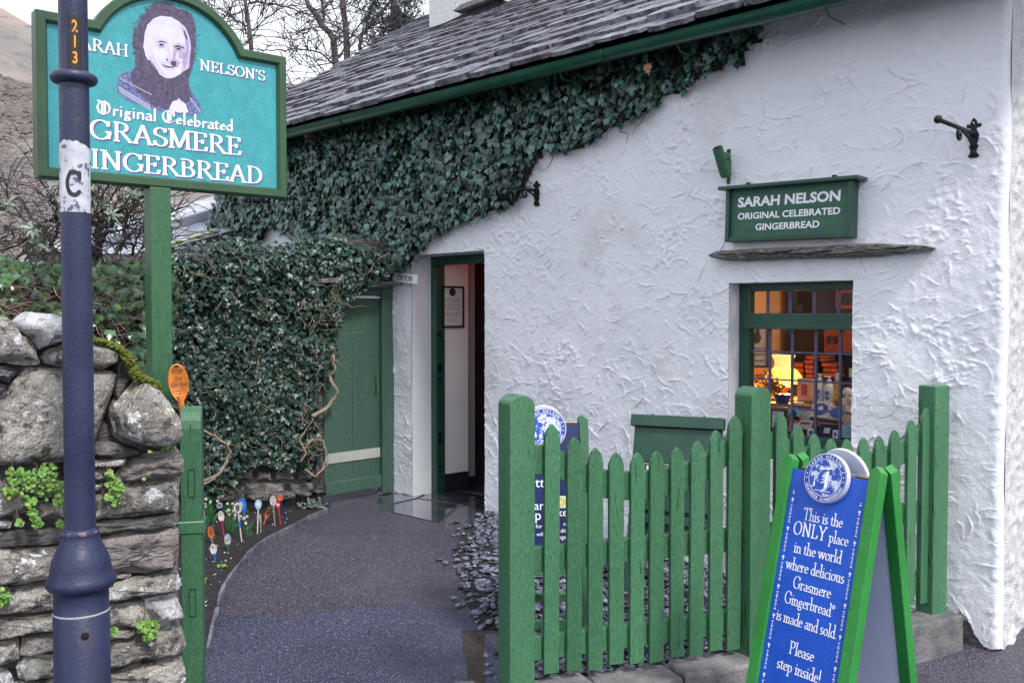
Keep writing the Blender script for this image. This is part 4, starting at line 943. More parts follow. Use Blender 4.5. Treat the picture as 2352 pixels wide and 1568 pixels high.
# upper ivy on the house wall
ip = [(470, 600), (500, 440), (560, 350), (656, 316), (760, 296), (850, 276), (930, 246), (1000, 226), (1080, 205), (1150, 192), (1240, 172), (1330, 150), (1420, 118), (1500, 102), (1600, 72), (1680, 52), (1735, 48), (1738, 92), (1710, 102), (1700, 146),
      (1668, 132), (1650, 158), (1610, 170), (1560, 206), (1520, 218), (1500, 236), (1455, 268), (1400, 288), (1345, 330), (1285, 350), (1248, 345), (1218, 378), (1198, 428), (1172, 468), (1130, 484), (1090, 496), (1040, 514), (1012, 528), (975, 556), (945, 590), (925, 618), (905, 628), (850, 640), (800, 600), (700, 590), (680, 540), (610, 520), (590, 560)]
IP = [WALL.on(x, y, .06) for x, y in ip]
t = ivy1 = thing('wall_ivy', 'dense blue green ivy spreading along the house wall beneath the gutter', 'ivy', tuple(WALL.p(-1.2, 2.2, 0)))
matbacking(WALL, [(a, b) for a, b in IP], 'dark_stem_backing', t, .008, .035, .028, STEMB)
Ms = []; us = [p[0] for p in IP]; vs_ = [p[1] for p in IP]; n = 0
while len(Ms) < 8000 and n < 90000:
    n += 1; a = R.uniform(min(us) - .03, max(us) + .03); b = R.uniform(min(vs_) - .03, max(vs_))
    if not inpoly(a, b, IP):
        if not inpoly(a - .03, b + .03, IP) or R.random() > .5: continue
    edge_t = 1.0
    cl = .5 + .5 * noise.noise(Vector((a * 2.6, b * 2.6, 1)))
    thin = noise.noise(Vector((a * 3.3, b * 3.3, 8)))
    if a > .8 and thin > .12 and R.random() < .65: continue
    dep = .035 + R.random() ** .8 * (.05 + .13 * cl)
    nrm = WALL.N * R.uniform(.7, 1.1) + Vector((0, 0, R.uniform(-.05, .75))) + WD * R.gauss(0, .38)
    dn = Vector((0, 0, -1)) + WD * R.gauss(0, .45) + WALL.N * .25
    s = R.choice((.036, .050, .062, .082, .056)) * R.uniform(.8, 1.15)
    Ms.append(orient(WALL.p(a, b, dep), nrm, dn, s))
plant_leaves(t, LFA, Ms, LEAF)
mb = MB()
for k in range(150):
    u = R.uniform(-2.6, 1.7); i = R.randrange(24, 44); q = IP[i]; q2 = IP[i + 1]; f_ = R.random()
    a, b = q[0] + (q2[0] - q[0]) * f_ + R.uniform(-.12, .02), q[1] + (q2[1] - q[1]) * f_ + R.uniform(0, .10)
    P = squiggle(WALL.p(a, b, .03), WD * R.uniform(-1, 1) + Vector((0, 0, R.uniform(-.2, .9))), 7, .035, .35)
    P = [p + WALL.N * (max(0, .012 - (p - WALL.O).dot(WALL.N))) for p in P]
    mb.tube(P, [.004 * (1 - .09 * i) for i in range(len(P))], 4)
# one faded pink leaf and the creeping stems
o = inst('leaf', LFA[1][2].copy(), t, orient(WALL.p(*WALL.on(1488, 157, .22), .22), WALL.N, (0, 0, -1), .075)); o.data.materials[0] = mk('faded_leaf', (.45, .20, .12), (.5, .32, .2), 30, rough=.6); o['label'] = 'faded pinkish leaf'
# main stems following the lower edge
for off in (0, .03, .06):
    P = [WALL.p(a + .02 * noise.noise(Vector((i * .7, off * 50, 0))), b + off + .02 + .015 * noise.noise(Vector((i * .9, off * 90, 5))), .02 + off * .3) for i, (a, b) in enumerate(subdiv([IP[i] for i in range(20, 42)], 3)[:60])]
    mb.tube(P, .007 - off * .05, 5)
o = mb.build('creeping_stems', TWIG, t); o['kind'] = 'stuff'
# ivy on the garden wall and over the green door
jp = [(150, 660), (205, 628), (300, 612), (345, 596), (400, 580), (470, 565), (520, 552), (560, 556), (600, 570), (660, 560), (710, 545), (780, 556), (840, 575), (875, 592), (888, 606), (884, 628), (868, 645), (845, 655), (822, 668), (800, 690), (786, 720), (776, 770), (770, 820), (764, 862), (742, 880), (726, 905), (735, 960), (722, 1000), (738, 1030), (728, 1066), (690, 1080), (640, 1088), (590, 1068), (560, 1080), (535, 1112), (520, 1140), (462, 1148), (400, 1160), (200, 1200), (150, 1200)]
JP = [IV.on(x, y, .06) for x, y in jp]
t = ivy2 = thing('garden_wall_ivy', 'small leaved ivy with curling bare stems covering the garden wall left of the green door', 'ivy', tuple(IV.p(-1, .1, 0)))
topw = lambda a, b: .10 * max(0, min(1, (b - 1.45) * 2)) - (.10 * max(0, min(1, (b - 1.9) * 4)))
matbacking(IV, JP, 'dark_stem_backing', t, -.03, .06, .032, STEMB, wfun=topw)
Ms = []; us = [p[0] for p in JP]; vs_ = [p[1] for p in JP]; n = 0
while len(Ms) < 11500 and n < 90000:
    n += 1; a = R.uniform(min(us) - .02, max(us) + .03); b = R.uniform(min(vs_), max(vs_) + .05)
    if not inpoly(a, b, JP):
        if R.random() > .25 or not inpoly(a - .02, b - .04, JP): continue
    den = noise.noise(Vector((a * 3.1, b * 3.1, 3)))
    if b < .9 and den > .28 and R.random() < .55: continue
    if b < .35 and R.random() < .35: continue
    dep = .02 + R.random() * (.07 + .07 * noise.noise(Vector((a * 5, b * 5, 0)))) + topw(a, b)
    nrm = IV.N * R.uniform(.4, 1.1) + Vector((0, 0, R.uniform(-.2, .9) + max(0, b - 1.6))) + IV.U * R.gauss(0, .5)
    dn = Vector((0, 0, -1)) + IV.U * R.gauss(0, .6) + IV.N * .25
    Ms.append(orient(IV.p(a, b, dep), nrm, dn, R.uniform(.028, .054) * (1.15 if b > 1.5 else 1)))
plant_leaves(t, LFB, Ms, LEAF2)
mb = MB()
for k in range(430):
    if k < 360: a, b = R.uniform(-2.2, .35), R.uniform(.25, 2.0)
    else: x_, y_ = R.uniform(690, 775), R.uniform(640, 1090); a, b = IV.on(x_, y_, .1)
    if not inpoly(a, b, JP): continue
    P = squiggle(IV.p(a, b, .10 + .03 * R.random() + topw(a, b)), IV.U * R.uniform(-1, 1) + Vector((0, 0, R.uniform(-1, .6))) + IV.N * .2, R.randint(4, 9), .028, .55)
    mb.tube(P, [.0034 * (1 - .09 * i) for i in range(len(P))], 4)
o = mb.build('curling_stems', STEM, t, smooth='all'); o['kind'] = 'stuff'
def pxstem(fr, px, rad, w_, parent, name='stem', mat=STEM):
    P = [fr.p(*fr.on(x, y, w_), w_ + .02 * math.sin(i * 1.9)) for i, (x, y) in enumerate(px)]; Q = []
    for i in range(len(P) - 1):
        for k in range(3): Q.append(P[i].lerp(P[i + 1], k / 3) + Vector((R.gauss(0, .003), 0, R.gauss(0, .003))))
    Q.append(P[-1]); mb = MB(); mb.tube(Q, [rad * (1.05 - .5 * i / len(Q)) for i in range(len(Q))], 7); mb.build(name, mat, parent, smooth='all')
pxstem(IV, [(716, 956), (730, 948), (757, 932), (771, 912), (774, 896), (762, 880), (760, 862), (769, 850), (764, 832), (768, 812), (766, 800), (757, 796)], .017, .13, t)
pxstem(IV, [(698, 1032), (712, 1010), (742, 1012), (750, 1040), (748, 1066), (738, 1084)], .014, .12, t)
pxstem(IV, [(464, 1106), (497, 1090), (520, 1066), (529, 1040), (519, 1020), (493, 1002), (470, 988)], .014, .22, t)
pxstem(IV, [(465, 1112), (490, 1098), (508, 1091)], .008, .23, t)
pxstem(IV, [(700, 1078), (722, 1094), (742, 1076), (752, 1048)], .010, .14, t)
pxstem(IV, [(845, 640), (870, 622), (892, 612), (915, 600), (935, 592), (946, 588)], .009, .10, t)
pxstem(IV, [(690, 1062), (700, 1040), (690, 1012), (706, 985), (718, 960)], .009, .12, t)

# ================================================================== LEAN-TO BUILDING behind the garden wall
def ax(x, y): return 2.63 + .274 * (x + 2.2) + .336 * (y - 9.5)
lean = thing('outbuilding', 'low outbuilding with a wet pale slate roof behind the ivy covered wall', 'outbuilding', (-3.6, 10.4, 0))
vd = Vector((2.12, 0, .58)); V2 = Vector((0, 1, .336))
LR = Fr((-4.9, 9.45, ax(-4.9, 9.45)), (1, 0, .274), (0, 1, .336)); LR.V = (Vector((0, 1, .336)) - LR.U * Vector((0, 1, .336)).dot(LR.U)).normalized(); LR.N = LR.U.cross(LR.V)
mb = MB(); mb.box(LR, -.9, 2.75, 0, 3.3, -.12, -.05); lr = mb.build('roof', DARK, lean)
mb = MB(); mb.box(LR, -.9, 2.75, -.03, 0, -.20, -.02); mb.build('verge_board', DARK, lean)
mb = MB(); mb.box(LR, -.9, 2.75, 1.25, 1.42, -.04, .09); mb.build('parapet_strip', mk('lead_grey', (.24, .25, .32), rough=.35), lr, bev=.01)
sl2 = []
for k in range(5):
    m = slate_mesh(k + 20); m.materials.clear(); m.materials.append(SLATE_L); sl2.append(m)
cand = []; v = 0.0
u = -.9
while u < 2.7:
    v = -.02
    while v < 3.2:
        wd = R.uniform(.18, .34)
        if not (1.18 < v + wd / 2 < 1.46):
            B_ = Matrix((LR.V, LR.U, -LR.N)).transposed().to_4x4()   # slates run down towards the left
            B_ = Matrix((-LR.V, LR.U, LR.N)).transposed().to_4x4(); B_.translation = LR.p(u, v + wd / 2, -.02 + R.uniform(0, .006))
            cand.append(B_ @ Matrix.Rotation(-.10, 4, 'X') @ Matrix.Diagonal((wd - .006, .40, .018, 1)))
        v += wd
    u += .19
vis2 = sorted([(M.translation - CAM).length for M in cand])
cand.sort(key=lambda M: (M.translation - CAM).length)
for M in cand[:280]: inst('slate', sl2[R.randrange(5)], lr, M)
sm2 = []
for m in sl2: m.calc_loop_triangles(); sm2.append((np.array([tuple(v.co) for v in m.vertices]), np.array([tuple(t.vertices) for t in m.loop_triangles])))
if cand[280:]: scatter('far_slates', sm2, cand[280:], SLATE_L, lr)
mb = MB(); hf = Fr((0, 9.6, 0), (1, 0, 0)); mb.prism(hf, [(-5.7, 0), (-2.25, 0), (-2.25, ax(-2.25, 9.6) - .15), (-5.7, ax(-5.7, 9.6) - .15)], -2.6, 0); mb.build('wall', WHITE_D, lean)
# moss on its verge
mb = MB()
for k in range(70):
    q = LR.p(R.uniform(.5, 2.6), R.uniform(-.01, .10), .0); mb.ball(q, (R.uniform(.02, .06), .03, R.uniform(.006, .016)), 6)
o = mb.build('verge_moss', MOSS, lr, smooth='all'); o['kind'] = 'stuff'

# ================================================================== IRON BRACKETS, LAMP, SHOP SIGN ON THE WALL
def bracket(px_post, ytop, ybot, px_end, yend, label, k):
    u, vt = WALL.on(px_post, ytop, .03); vb = WALL.on(px_post, ybot, .03)[1]; H = vt - vb; vm = vb + H * .60
    t = thing('wall_bracket', label, 'bracket', tuple(WALL.p(u, vm, 0)), group='iron sign brackets on the house wall')
    mb = MB(); pr = []
    half = [(.0, 0), (.05, .0), (.13, .02), (.15, .06), (.10, .10), (.07, .16), (.10, .24), (.13, .30), (.08, .34), (.12, .42), (.14, .52), (.13, .60), (.10, .66), (.07, .70), (.09, .74), (.18, .76), (.20, .82), (.16, .86), (.10, .83), (.09, .87), (.06, .94), (0, 1)]
    pts = [(u + x * H * .9, vb + y * H) for x, y in half] + [(u - x * H * .9, vb + y * H) for x, y in half[::-1][1:-1]]
    mb.prism(WALL, pts, .004, .026); mb.ball(WALL.p(u, vb + H * .60, .035), .018, 8); mb.ball(WALL.p(u, vb + H * .12, .03), .015, 8); mb.build('back_plate', BLACK, t, bev=.003)
    # arm runs straight out from the wall; find how far from its end pixel
    lo, hi = .05, 1.2
    A = WALL.p(u, vm, .02)
    best = min([i * .01 for i in range(5, 90)], key=lambda w_: abs(proj(WALL.p(u, vm, w_))[0] - px_end))
    E = WALL.p(u, vm + (0), best)
    E.z = min([vm + (i - 40) * .004 for i in range(80)], key=lambda z: abs(proj(Vector((E.x, E.y, z)))[1] - yend))
    mb = MB(); mb.tube([A, E], .011, 8); mb.ball(E, .02, 10); mb.build('arm', BLACK, t, smooth='all')
    D = (E - A); P = []
    B = WALL.p(u, vb + H * .25, .02); M_ = A + D * .42
    for i in range(13):
        s_ = i / 12; P.append(B.lerp(M_, s_) + (A - B.lerp(M_, s_)) * (.35 * math.sin(s_ * math.pi) * .6))
    c = M_ + Vector((0, 0, -.035)); r_ = .03
    for i in range(1, 15):
        a = math.pi / 2 - i * .42; P.append(c + D.normalized() * (r_ * math.cos(a) * (1 - i * .045)) + Vector((0, 0, r_ * math.sin(a) * (1 - i * .045))))
    mb = MB(); mb.tube(P, .008, 7); mb.build('scroll', BLACK, t, smooth='all'); return t
def proj(p):
    d = Vector(p) - CAM; y = d.y * _c - d.z * _s; z = d.y * _s + d.z * _c; return 1176 + d.x / y * FPX, 784 - z / y * FPX
bracket(2236, 270, 362, 2155, 274, 'black iron bracket with fleur de lis plate near the right corner of the white wall', 0)
bracket(1230, 414, 473, 1168, 432, 'black iron bracket half hidden by ivy above the shop doorway', 1)
u_, v_ = WALL.on(704, 311, .16)
kt_ = thing('wall_fitting', 'small round pale fitting with dark centre in the ivy beside the big sign', 'fitting', tuple(WALL.p(u_, v_, .02)))
mb = MB(); mb.lathe(WALL.p(u_, v_, .02), [(.03, 0), (.032, .13), (.02, .15), (.012, .152)], 14, ax=(WALL.U, WALL.V, WALL.N)); mb.build('fitting_body', STEM, kt_, smooth=40)
mb = MB(); mb.lathe(WALL.p(u_, v_, .172), [(.014, 0), (.014, .004)], 12, ax=(WALL.U, WALL.V, WALL.N)); mb.build('fitting_face', LETTER, kt_)
mb = MB(); mb.lathe(WALL.p(u_, v_, .176), [(.006, 0), (.006, .003)], 10, ax=(WALL.U, WALL.V, WALL.N)); mb.build('dark_centre', BLACK, kt_)
# sign over the window
sa, sb = WALL.on(1664, 556, .10), WALL.on(1953, 545, .10); st_ = WALL.on(1672, 437, .10)
slope = (sb[1] - sa[1]) / (sb[0] - sa[0])
sg = Fr(WALL.p(sa[0], sa[1], 0), WD + Vector((0, 0, slope * 1)), Vector((-slope * WD.x, -slope * WD.y, 1)))
SW = sb[0] - sa[0]; SH = st_[1] - sa[1]
t = thing('shop_sign', 'green wooden SARAH NELSON sign with a little top shelf, hung above the window', 'sign', tuple(sg.p(SW / 2, 0, 0)))
mb = MB(); mb.box(sg, .025, SW - .025, .02, SH, .015, .075); mb.build('board', mk('sign_board_green', (.022, .085, .055), (.034, .12, .078), 8, rough=.5, bump=.25, bscale=60, bdist=.004, stretch=(.3, .3, 4), fine=300), t)
mb = MB(); mb.box(sg, 0, .025, 0, SH, .01, .10); mb.box(sg, SW - .025, SW, 0, SH, .01, .10); mb.box(sg, .025, SW - .025, 0, .028, .01, .098); mb.build('frame', G_DARK, t, bev=.004)
mb = MB(); mb.box(sg, -.035, SW + .045, SH, SH + .022, 0, .135); mb.build('top_shelf', G_DARK, t, bev=.005)
for fu in (.14, .83):
    mb = MB(); mb.tube([sg.p(SW * fu - .012, SH + .02, .03), sg.p(SW * fu - .008, SH + .042, .03), sg.p(SW * fu + .008, SH + .042, .03), sg.p(SW * fu + .012, SH + .02, .03)], .007, 6); mb.build('hanger', BLACK, t)
for s_, v_, h_, w_, b_ in (('SARAH NELSON', .67, .185, .815, .05), ('ORIGINAL CELEBRATED', .43, .125, .815, .035), ('GINGERBREAD', .21, .125, .51, .035)):
    mb = MB(); sansline(mb, sg, s_, SW * .5, SH * v_, SH * h_, .0775, width=SW * w_, bold=b_, shear=.05); mb.build('lettering', LETTER, t)
# green spotlight bracket above it
u_, v_t = WALL.on(1674, 342, .01); v_b = WALL.on(1670, 424, .01)[1]
t = thing('sign_spotlight', 'small green tube spotlight on a wall strip above the green sign', 'light', tuple(WALL.p(u_, v_b, 0)))
mb = MB(); mb.box(WALL, u_ - .014, u_ + .014, v_b, v_t, .0, .014); mb.build('wall_strip', G_PAINT, t, bev=.005)
for v in (v_t - .015, v_b + .02):
    mb = MB(); mb.ball(WALL.p(u_, v, .015), .008, 8); mb.build('screw', BLACK, t)
A = WALL.p(u_, v_t - .05, .014); E = WALL.p(u_, v_t - .05, .11)
mb = MB(); mb.box(WALL, u_ - .012, u_ + .012, v_t - .065, v_t - .03, .014, .11); mb.build('arm', G_PAINT, t, bev=.003)
ta, tb2 = WALL.p(u_ - .0, v_t - .01, .14), WALL.p(u_ + .0, v_b + .045, .045)
mb = MB(); mb.tube([ta, ta.lerp(tb2, .9), tb2], [.032, .032, .028], 16); mb.build('tube', G_PAINT, t, smooth=40)
mb = MB(); dd = (ta - tb2).normalized(); mb.tube([ta, ta + dd * .003], [.024, .024], 16); mb.build('lens', BLACK, t)
# ================================================================== SHOP WINDOW DISPLAY
W0 = -.30
def wpt(x, y, w_): return WALL.on(*c2(x, y), w_)
t = thing('display_shelf', 'stepped shelf behind the window glass carrying the goods', 'shelf', tuple(WALL.p((wu0 + wu1) / 2, wv0, -.3)))
SHELF = mk('display_shelf_wood', (.20, .12, .07), (.28, .17, .10), 10, rough=.5)
lv = [(-.14, -.33, wpt(900, 1480, -.25)[1]), (-.33, -.46, wpt(900, 1330, -.40)[1]), (-.46, -.60, wpt(900, 1190, -.52)[1]), (-.60, -.85, wpt(900, 1140, -.7)[1])]
for a, b, h in lv:
    mb = MB(); mb.box(WALL, wu0 - .05, wu1 + .45, h - .02, h, b, a if a > -.2 else a); mb.box(WALL, wu0 - .05, wu1 + .45, h - .35, h - .022, b + .0, b + .015); mb.build('shelf_board', SHELF, t)
zl = lambda i: lv[i][2]
def px_u(x, w_): return WALL.on(*c2(x, 1000), w_)[0]
CREAM = mk('cream_pack', (.55, .50, .42), (.48, .42, .34), 14, rough=.5); NAVYP = mk('navy_box', (.012, .02, .08), rough=.35)
LABW = mk('white_label', (.7, .7, .7), rough=.5); BLUEL = mk('blue_oval_label', (.03, .06, .30), (.10, .14, .42), 60, rough=.4)
AMBER = mk('amber_bottle', (.42, .16, .03), (.5, .22, .05), 12, rough=.2); YEL = mk('yellow_label', (.7, .42, .03), rough=.5)
PINKP = mk('pink_tin', (.62, .30, .22), (.66, .48, .36), 25, rough=.4); SKY = mk('light_blue_card', (.18, .45, .60), (.25, .52, .66), 10, rough=.5)
LILY = mk('white_plastic', (.62, .60, .58), rough=.35)
def jit(n, r, k=1): return r
def bottle(x, lvl, w_, r, h, label, body=LILY, lab=BLUEL, pump=True, name='pump_bottle', cat='bottle'):
    u = px_u(x, w_); z = lvl; t = thing(name, label, cat, tuple(WALL.p(u, z, w_)))
    mb = MB(); mb.lathe(WALL.p(u, z, w_), [(r * .9, 0), (r, .004), (r, h * .62), (r * .85, h * .70), (r * .38, h * .76), (r * .38, h * .82)], 16); mb.build('bottle_body', body, t, smooth=50)
    mb = MB()
    if pump:
        mb.lathe(WALL.p(u, z, w_), [(r * .45, h * .80), (r * .45, h * .88), (r * .15, h * .89), (r * .15, h * .97)], 10); mb.box(Fr(WALL.p(u, z, w_), WALL.U), -r * .9, r * .3, h * .95, h, -r * .18, r * .18)
    else: mb.lathe(WALL.p(u, z, w_), [(r * .42, h * .78), (r * .42, h), (r * .1, h)], 10)
    mb.build('pump_top' if pump else 'cap', LABW if pump else CREAM, t, smooth=50)
    if lab:
        mb = MB(); Pts = []
        for i in range(20): a = i * math.pi / 10; Pts.append((math.cos(a) * .75, math.sin(a) * h * .15))
        vs = [WALL.p(u + r * 1.02 * math.sin(p * .9), z + h * .36 + q, w_ + r * 1.02 * math.cos(p * .9)) for p, q in Pts]; mb.add([WALL.p(u, z + h * .36, w_ + r * 1.03)] + vs, [(0, 1 + i, 1 + (i + 1) % 20) for i in range(20)]); mb.build('oval_label', lab, t)
    return t
bottle(888, zl(2), -.55, .032, .20, 'white pump bottle with blue oval label, left one of the pair')
bottle(972, zl(2), -.54, .032, .19, 'white pump bottle with a blue oval label, just left of the amber bottle')
bottle(1045, zl(2), -.57, .036, .21, 'amber bottle with a round yellow label and cream cap in the window', AMBER, YEL, False, 'amber_bottle')
bottle(1165, zl(2), -.56, .03, .24, 'dark tall bottle with a white label at the right edge of the window', DARK, LABW, False, 'dark_bottle')
def boxthing(name, label, cat, x0, x1, y0, y1, w_, th, mat, marks=(), lean_=.35, yaw=0, group=None):
    u0, v1_ = wpt(x0, y0, w_); u1, v0_ = wpt(x1, y1, w_); um = (u0 + u1) / 2
    f = Fr(WALL.p(um, v0_, w_), WD * math.cos(yaw) + WALL.N * math.sin(yaw), Vector((0, 0, 1)) - WALL.N * lean_)
    f.V = (f.V - f.U * f.V.dot(f.U)).normalized(); f.N = f.U.cross(f.V)
    W, H = u1 - u0, (v1_ - v0_) * (1 + lean_ ** 2) ** .5
    t = thing(name, label, cat, tuple(WALL.p(um, v0_, w_)), group=group)
    mb = MB(); mb.box(f, -W / 2, W / 2, 0, H, -th, 0); mb.build('pack', mat, t, bev=.003)
    for j, (kind, cx, cy, sx, sy, m) in enumerate(marks):
        mb = MB(); w1 = .0015 + j * .0006
        if kind == 'oval': mb.flat(f, [(W * cx - W * .0 - W / 2 + W * sx * math.cos(a), H * cy + H * sy * math.sin(a)) for a in [i * math.pi / 12 for i in range(24)]], w1)
        elif kind == 'rect': mb.box(f, W * (cx - sx - .5), W * (cx + sx - .5), H * (cy - sy), H * (cy + sy), 0.0004, w1)
        elif kind == 'house': mb.flat(f, [(W * (cx - sx - .5), H * (cy - sy)), (W * (cx + sx - .5), H * (cy - sy)), (W * (cx + sx - .5), H * (cy + sy * .3)), (W * (cx - .5), H * (cy + sy)), (W * (cx - sx - .5), H * (cy + sy * .3))], w1)
        elif kind == 'text':
            for r_, s_ in enumerate(sx): sansline(mb, f, s_, W * (cx - .5), H * (cy - r_ * sy * 1.35), H * sy, w1, width=min(W * .8, W * .11 * len(s_)))
        mb.build('print' if kind == 'text' else 'label', m, t)
    return t
boxthing('gift_tin', 'pale square tin with a blue oval badge, propped in the middle of the window', 'tin', 790, 965, 1150, 1300, -.40, .045, LILY, [('oval', .5, .52, .40, .38, BLUEL), ('oval', .5, .55, .14, .16, LABW)], .5, .1)
boxthing('gift_tin', 'pale tin with a blue round badge, lower right one of the two tins', 'tin', 955, 1120, 1190, 1320, -.38, .03, CREAM, [('oval', .5, .5, .42, .44, BLUEL)], .6)
boxthing('navy_box', 'flat navy gift box with a small white crest label', 'box', 868, 1030, 1355, 1475, -.22, .03, NAVYP, [('rect', .45, .5, .16, .2, LABW), ('text', .45, .52, ['NOW', 'OPEN'], .1, NAVYP)], .7, -.1)
boxthing('house_card', 'light blue house shaped card picture in the lower right corner of the window', 'card', 1075, 1200, 1365, 1485, -.2, .01, SKY, [('house', .45, .42, .36, .42, NAVYP), ('house', .45, .42, .32, .37, SKY), ('text', .45, .42, ['CAKE', 'LOVE'], .12, NAVYP)], .3)
boxthing('house_card', 'small light blue card with a dark house picture behind the window bars at left', 'card', 600, 700, 1215, 1285, -.30, .01, SKY, [('house', .5, .45, .3, .4, NAVYP)], .3)
boxthing('price_card', 'white card in a black frame beside the window post', 'card', 455, 575, 1225, 1400, -.19, .012, DARK, [('rect', .5, .5, .42, .45, LABW), ('text', .5, .72, ['Gift', 'box'], .12, DARK)], .05)
boxthing('pink_tin', 'tall pink and cream tin standing right of the glowing lamp', 'tin', 685, 815, 945, 1150, -.62, .05, PINKP, [('rect', .5, .5, .2, .25, mk('red_print', (.45, .08, .06), rough=.5))], .02)
boxthing('jar_label_box', 'low cream packet with green print on the bottom window shelf', 'packet', 700, 805, 1310, 1400, -.27, .02, CREAM, [('rect', .5, .6, .4, .1, G_DARK)], .4)
boxthing('cream_packet', 'small cream packet lying left on the bottom window shelf', 'packet', 600, 690, 1330, 1420, -.24, .02, PINKP, [('rect', .5, .5, .3, .2, LABW)], .5)
boxthing('blue_tub', 'white tub with blue badge between the cards and the navy box', 'tub', 775, 840, 1390, 1470, -.2, .03, LABW, [('oval', .5, .5, .3, .3, BLUEL)], .1)
boxthing('blue_tub', 'white tub with blue badge just right of the navy box', 'tub', 1000, 1048, 1405, 1480, -.19, .03, LABW, [('oval', .5, .5, .3, .3, BLUEL)], .1)
boxthing('grey_packet', 'pale grey packet beside the propped square tin', 'packet', 700, 790, 1225, 1310, -.38, .02, mk('grey_packet', (.45, .47, .46), rough=.6), [('rect', .5, .5, .35, .06, LABW)], .2)
# jar
def lathe_thing(name, label, cat, x, z, w_, parts):
    u = px_u(x, w_); t = thing(name, label, cat, tuple(WALL.p(u, z, w_)))
    for nm, prof, m in parts: mb = MB(); mb.lathe(WALL.p(u, z, w_), prof, 18); mb.build(nm, m, t, smooth=45)
    return t
lathe_thing('jam_jar', 'glass jar with a white label in front of the pink tin', 'jar', 692, zl(1) + .0, -.42, [('jar_body', [(.036, 0), (.038, .01), (.038, .085), (.034, .09)], mk('dark_jam', (.06, .02, .02), rough=.15)), ('lid', [(.037, .091), (.038, .095), (.038, .108), (.01, .109)], LILY), ('label', [(.0386, .02), (.0388, .021), (.0388, .07), (.0386, .071)], LABW)])
lathe_thing('white_figurine', 'white figurine with orange bill in front of the dark bottle', 'figurine', 1135, zl(2), -.50, [('body', [(.01, 0), (.035, .02), (.035, .05), (.02, .07)], CREAM), ('head', [(.012, .07), (.026, .08), (.03, .10), (.022, .12), (.005, .127)], LILY)])
for k, (x, y, l) in enumerate([(1160, 1215, 'pale plush toy beside the round badge tin, upper one'), (1150, 1310, 'pale plush toy below the other at the right edge of the window')]):
    w_ = -.36 + k * .06; u, z = wpt(x, y, w_); t = thing('plush_toy', l, 'toy', tuple(WALL.p(u, z - .04, w_)))
    PL = mk('plush_fabric', (.55, .42, .36), (.62, .50, .44), 20, rough=.95, bump=.6, bscale=150)
    mb = MB(); mb.ball(WALL.p(u, z - .01, w_), (.035, .03, .04), 12); mb.ball(WALL.p(u + .002, z + .045, w_), .026, 12); mb.ball(WALL.p(u - .02, z + .068, w_), .010, 8); mb.ball(WALL.p(u + .02, z + .068, w_), .010, 8)
    mb.ball(WALL.p(u - .035, z - .0, w_ + .01), (.012, .012, .022), 8); mb.ball(WALL.p(u + .035, z, w_ + .01), (.012, .012, .022), 8); mb.ball(WALL.p(u - .02, z - .04, w_ + .02), (.015, .02, .014), 8); mb.ball(WALL.p(u + .02, z - .04, w_ + .02), (.015, .02, .014), 8); mb.build('toy_body', PL, t, smooth='all')
# oil lamp with glowing shade
u, z = wpt(565, 1000, -.72)[0], wpt(565, 985, -.72)[1]
t = thing('table_lamp', 'lit table lamp with a glowing yellow glass shade in the window', 'lamp', tuple(WALL.p(u, lv[3][2], -.72)))
GLOW = mk('glowing_shade', (.9, .6, .2), rough=.4, emit=(1, .42, .05), es=1.7); GLOWT = mk('glowing_shade_top', (.9, .6, .3), rough=.4, emit=(1, .40, .12), es=.75)
mb = MB(); mb.lathe(WALL.p(u, z, -.72), [(.128, 0), (.125, .02), (.112, .055), (.088, .085), (.066, .10)], 28, cap=False); mb.build('shade', GLOW, t, smooth='all')
mb = MB(); mb.lathe(WALL.p(u, z, -.72), [(.066, .101), (.058, .125), (.06, .15), (.078, .185)], 28, cap=False); mb.build('shade_neck', GLOWT, t, smooth='all')
hb = z - lv[3][2]
mb = MB(); mb.lathe(WALL.p(u, lv[3][2], -.72), [(.07, 0), (.07, .012), (.03, .03), (.02, hb * .4), (.05, hb * .6), (.055, hb * .75), (.02, hb * .95), (.02, hb + .03)], 18); mb.build('lamp_base', mk('lamp_brass', (.45, .22, .06), rough=.3, metal=.6), t, smooth=50)
pl_ = bpy.data.lights.new('lamp_light', 'POINT'); pl_.energy = 10; pl_.color = (1, .50, .18); pl_.shadow_soft_size = .05
po = bpy.data.objects.new('lamp_light', pl_); COL.objects.link(po); po.location = WALL.p(u, z + .02, -.72); 
pl2 = bpy.data.lights.new('goods_fill_light', 'POINT'); pl2.energy = 7; pl2.color = (1, .78, .62); pl2.shadow_soft_size = .15  # unseen fill lamp added to brighten the goods in the window
po = bpy.data.objects.new('goods_fill_light', pl2); COL.objects.link(po); po.location = WALL.p(wu1 + .25, wv1 + .12, -.55)
# poster on the left reveal inside, plant, red stacks and dresser
LI = Fr(WALL.p(wu0 - .24, 0, -.32), IN); LI.N = WD.copy()
f0 = WALL.p(0, 0, 0)
a, b1 = wpt(290, 490, -.50); a2, b2 = wpt(475, 850, -.50)
pf = Fr(WALL.p(a, b2, -.36), WD * .75 + IN * .66)
WDT = (a2 - a) * 1.15
t = thing('framed_poster', 'dark framed poster with a small figure and lines of lettering, left inside the window', 'poster', tuple(pf.p(WDT / 2, 0, 0)))
HP = b1 - b2
mb = MB()
for q in ((0, WDT, 0, .014), (0, WDT, HP - .0, HP + .014), (0, .014, .014, HP), (WDT - .014, WDT, .014, HP)): mb.box(pf, *q, 0, .015)
mb.build('poster_frame', mk('poster_frame', (.10, .035, .02), rough=.4), t)
mb = MB(); mb.box(pf, .01, WDT - .01, .01, HP, -.005, .006); mb.build('poster_sheet', mk('poster_sheet', (.66, .58, .50), rough=.6), t)
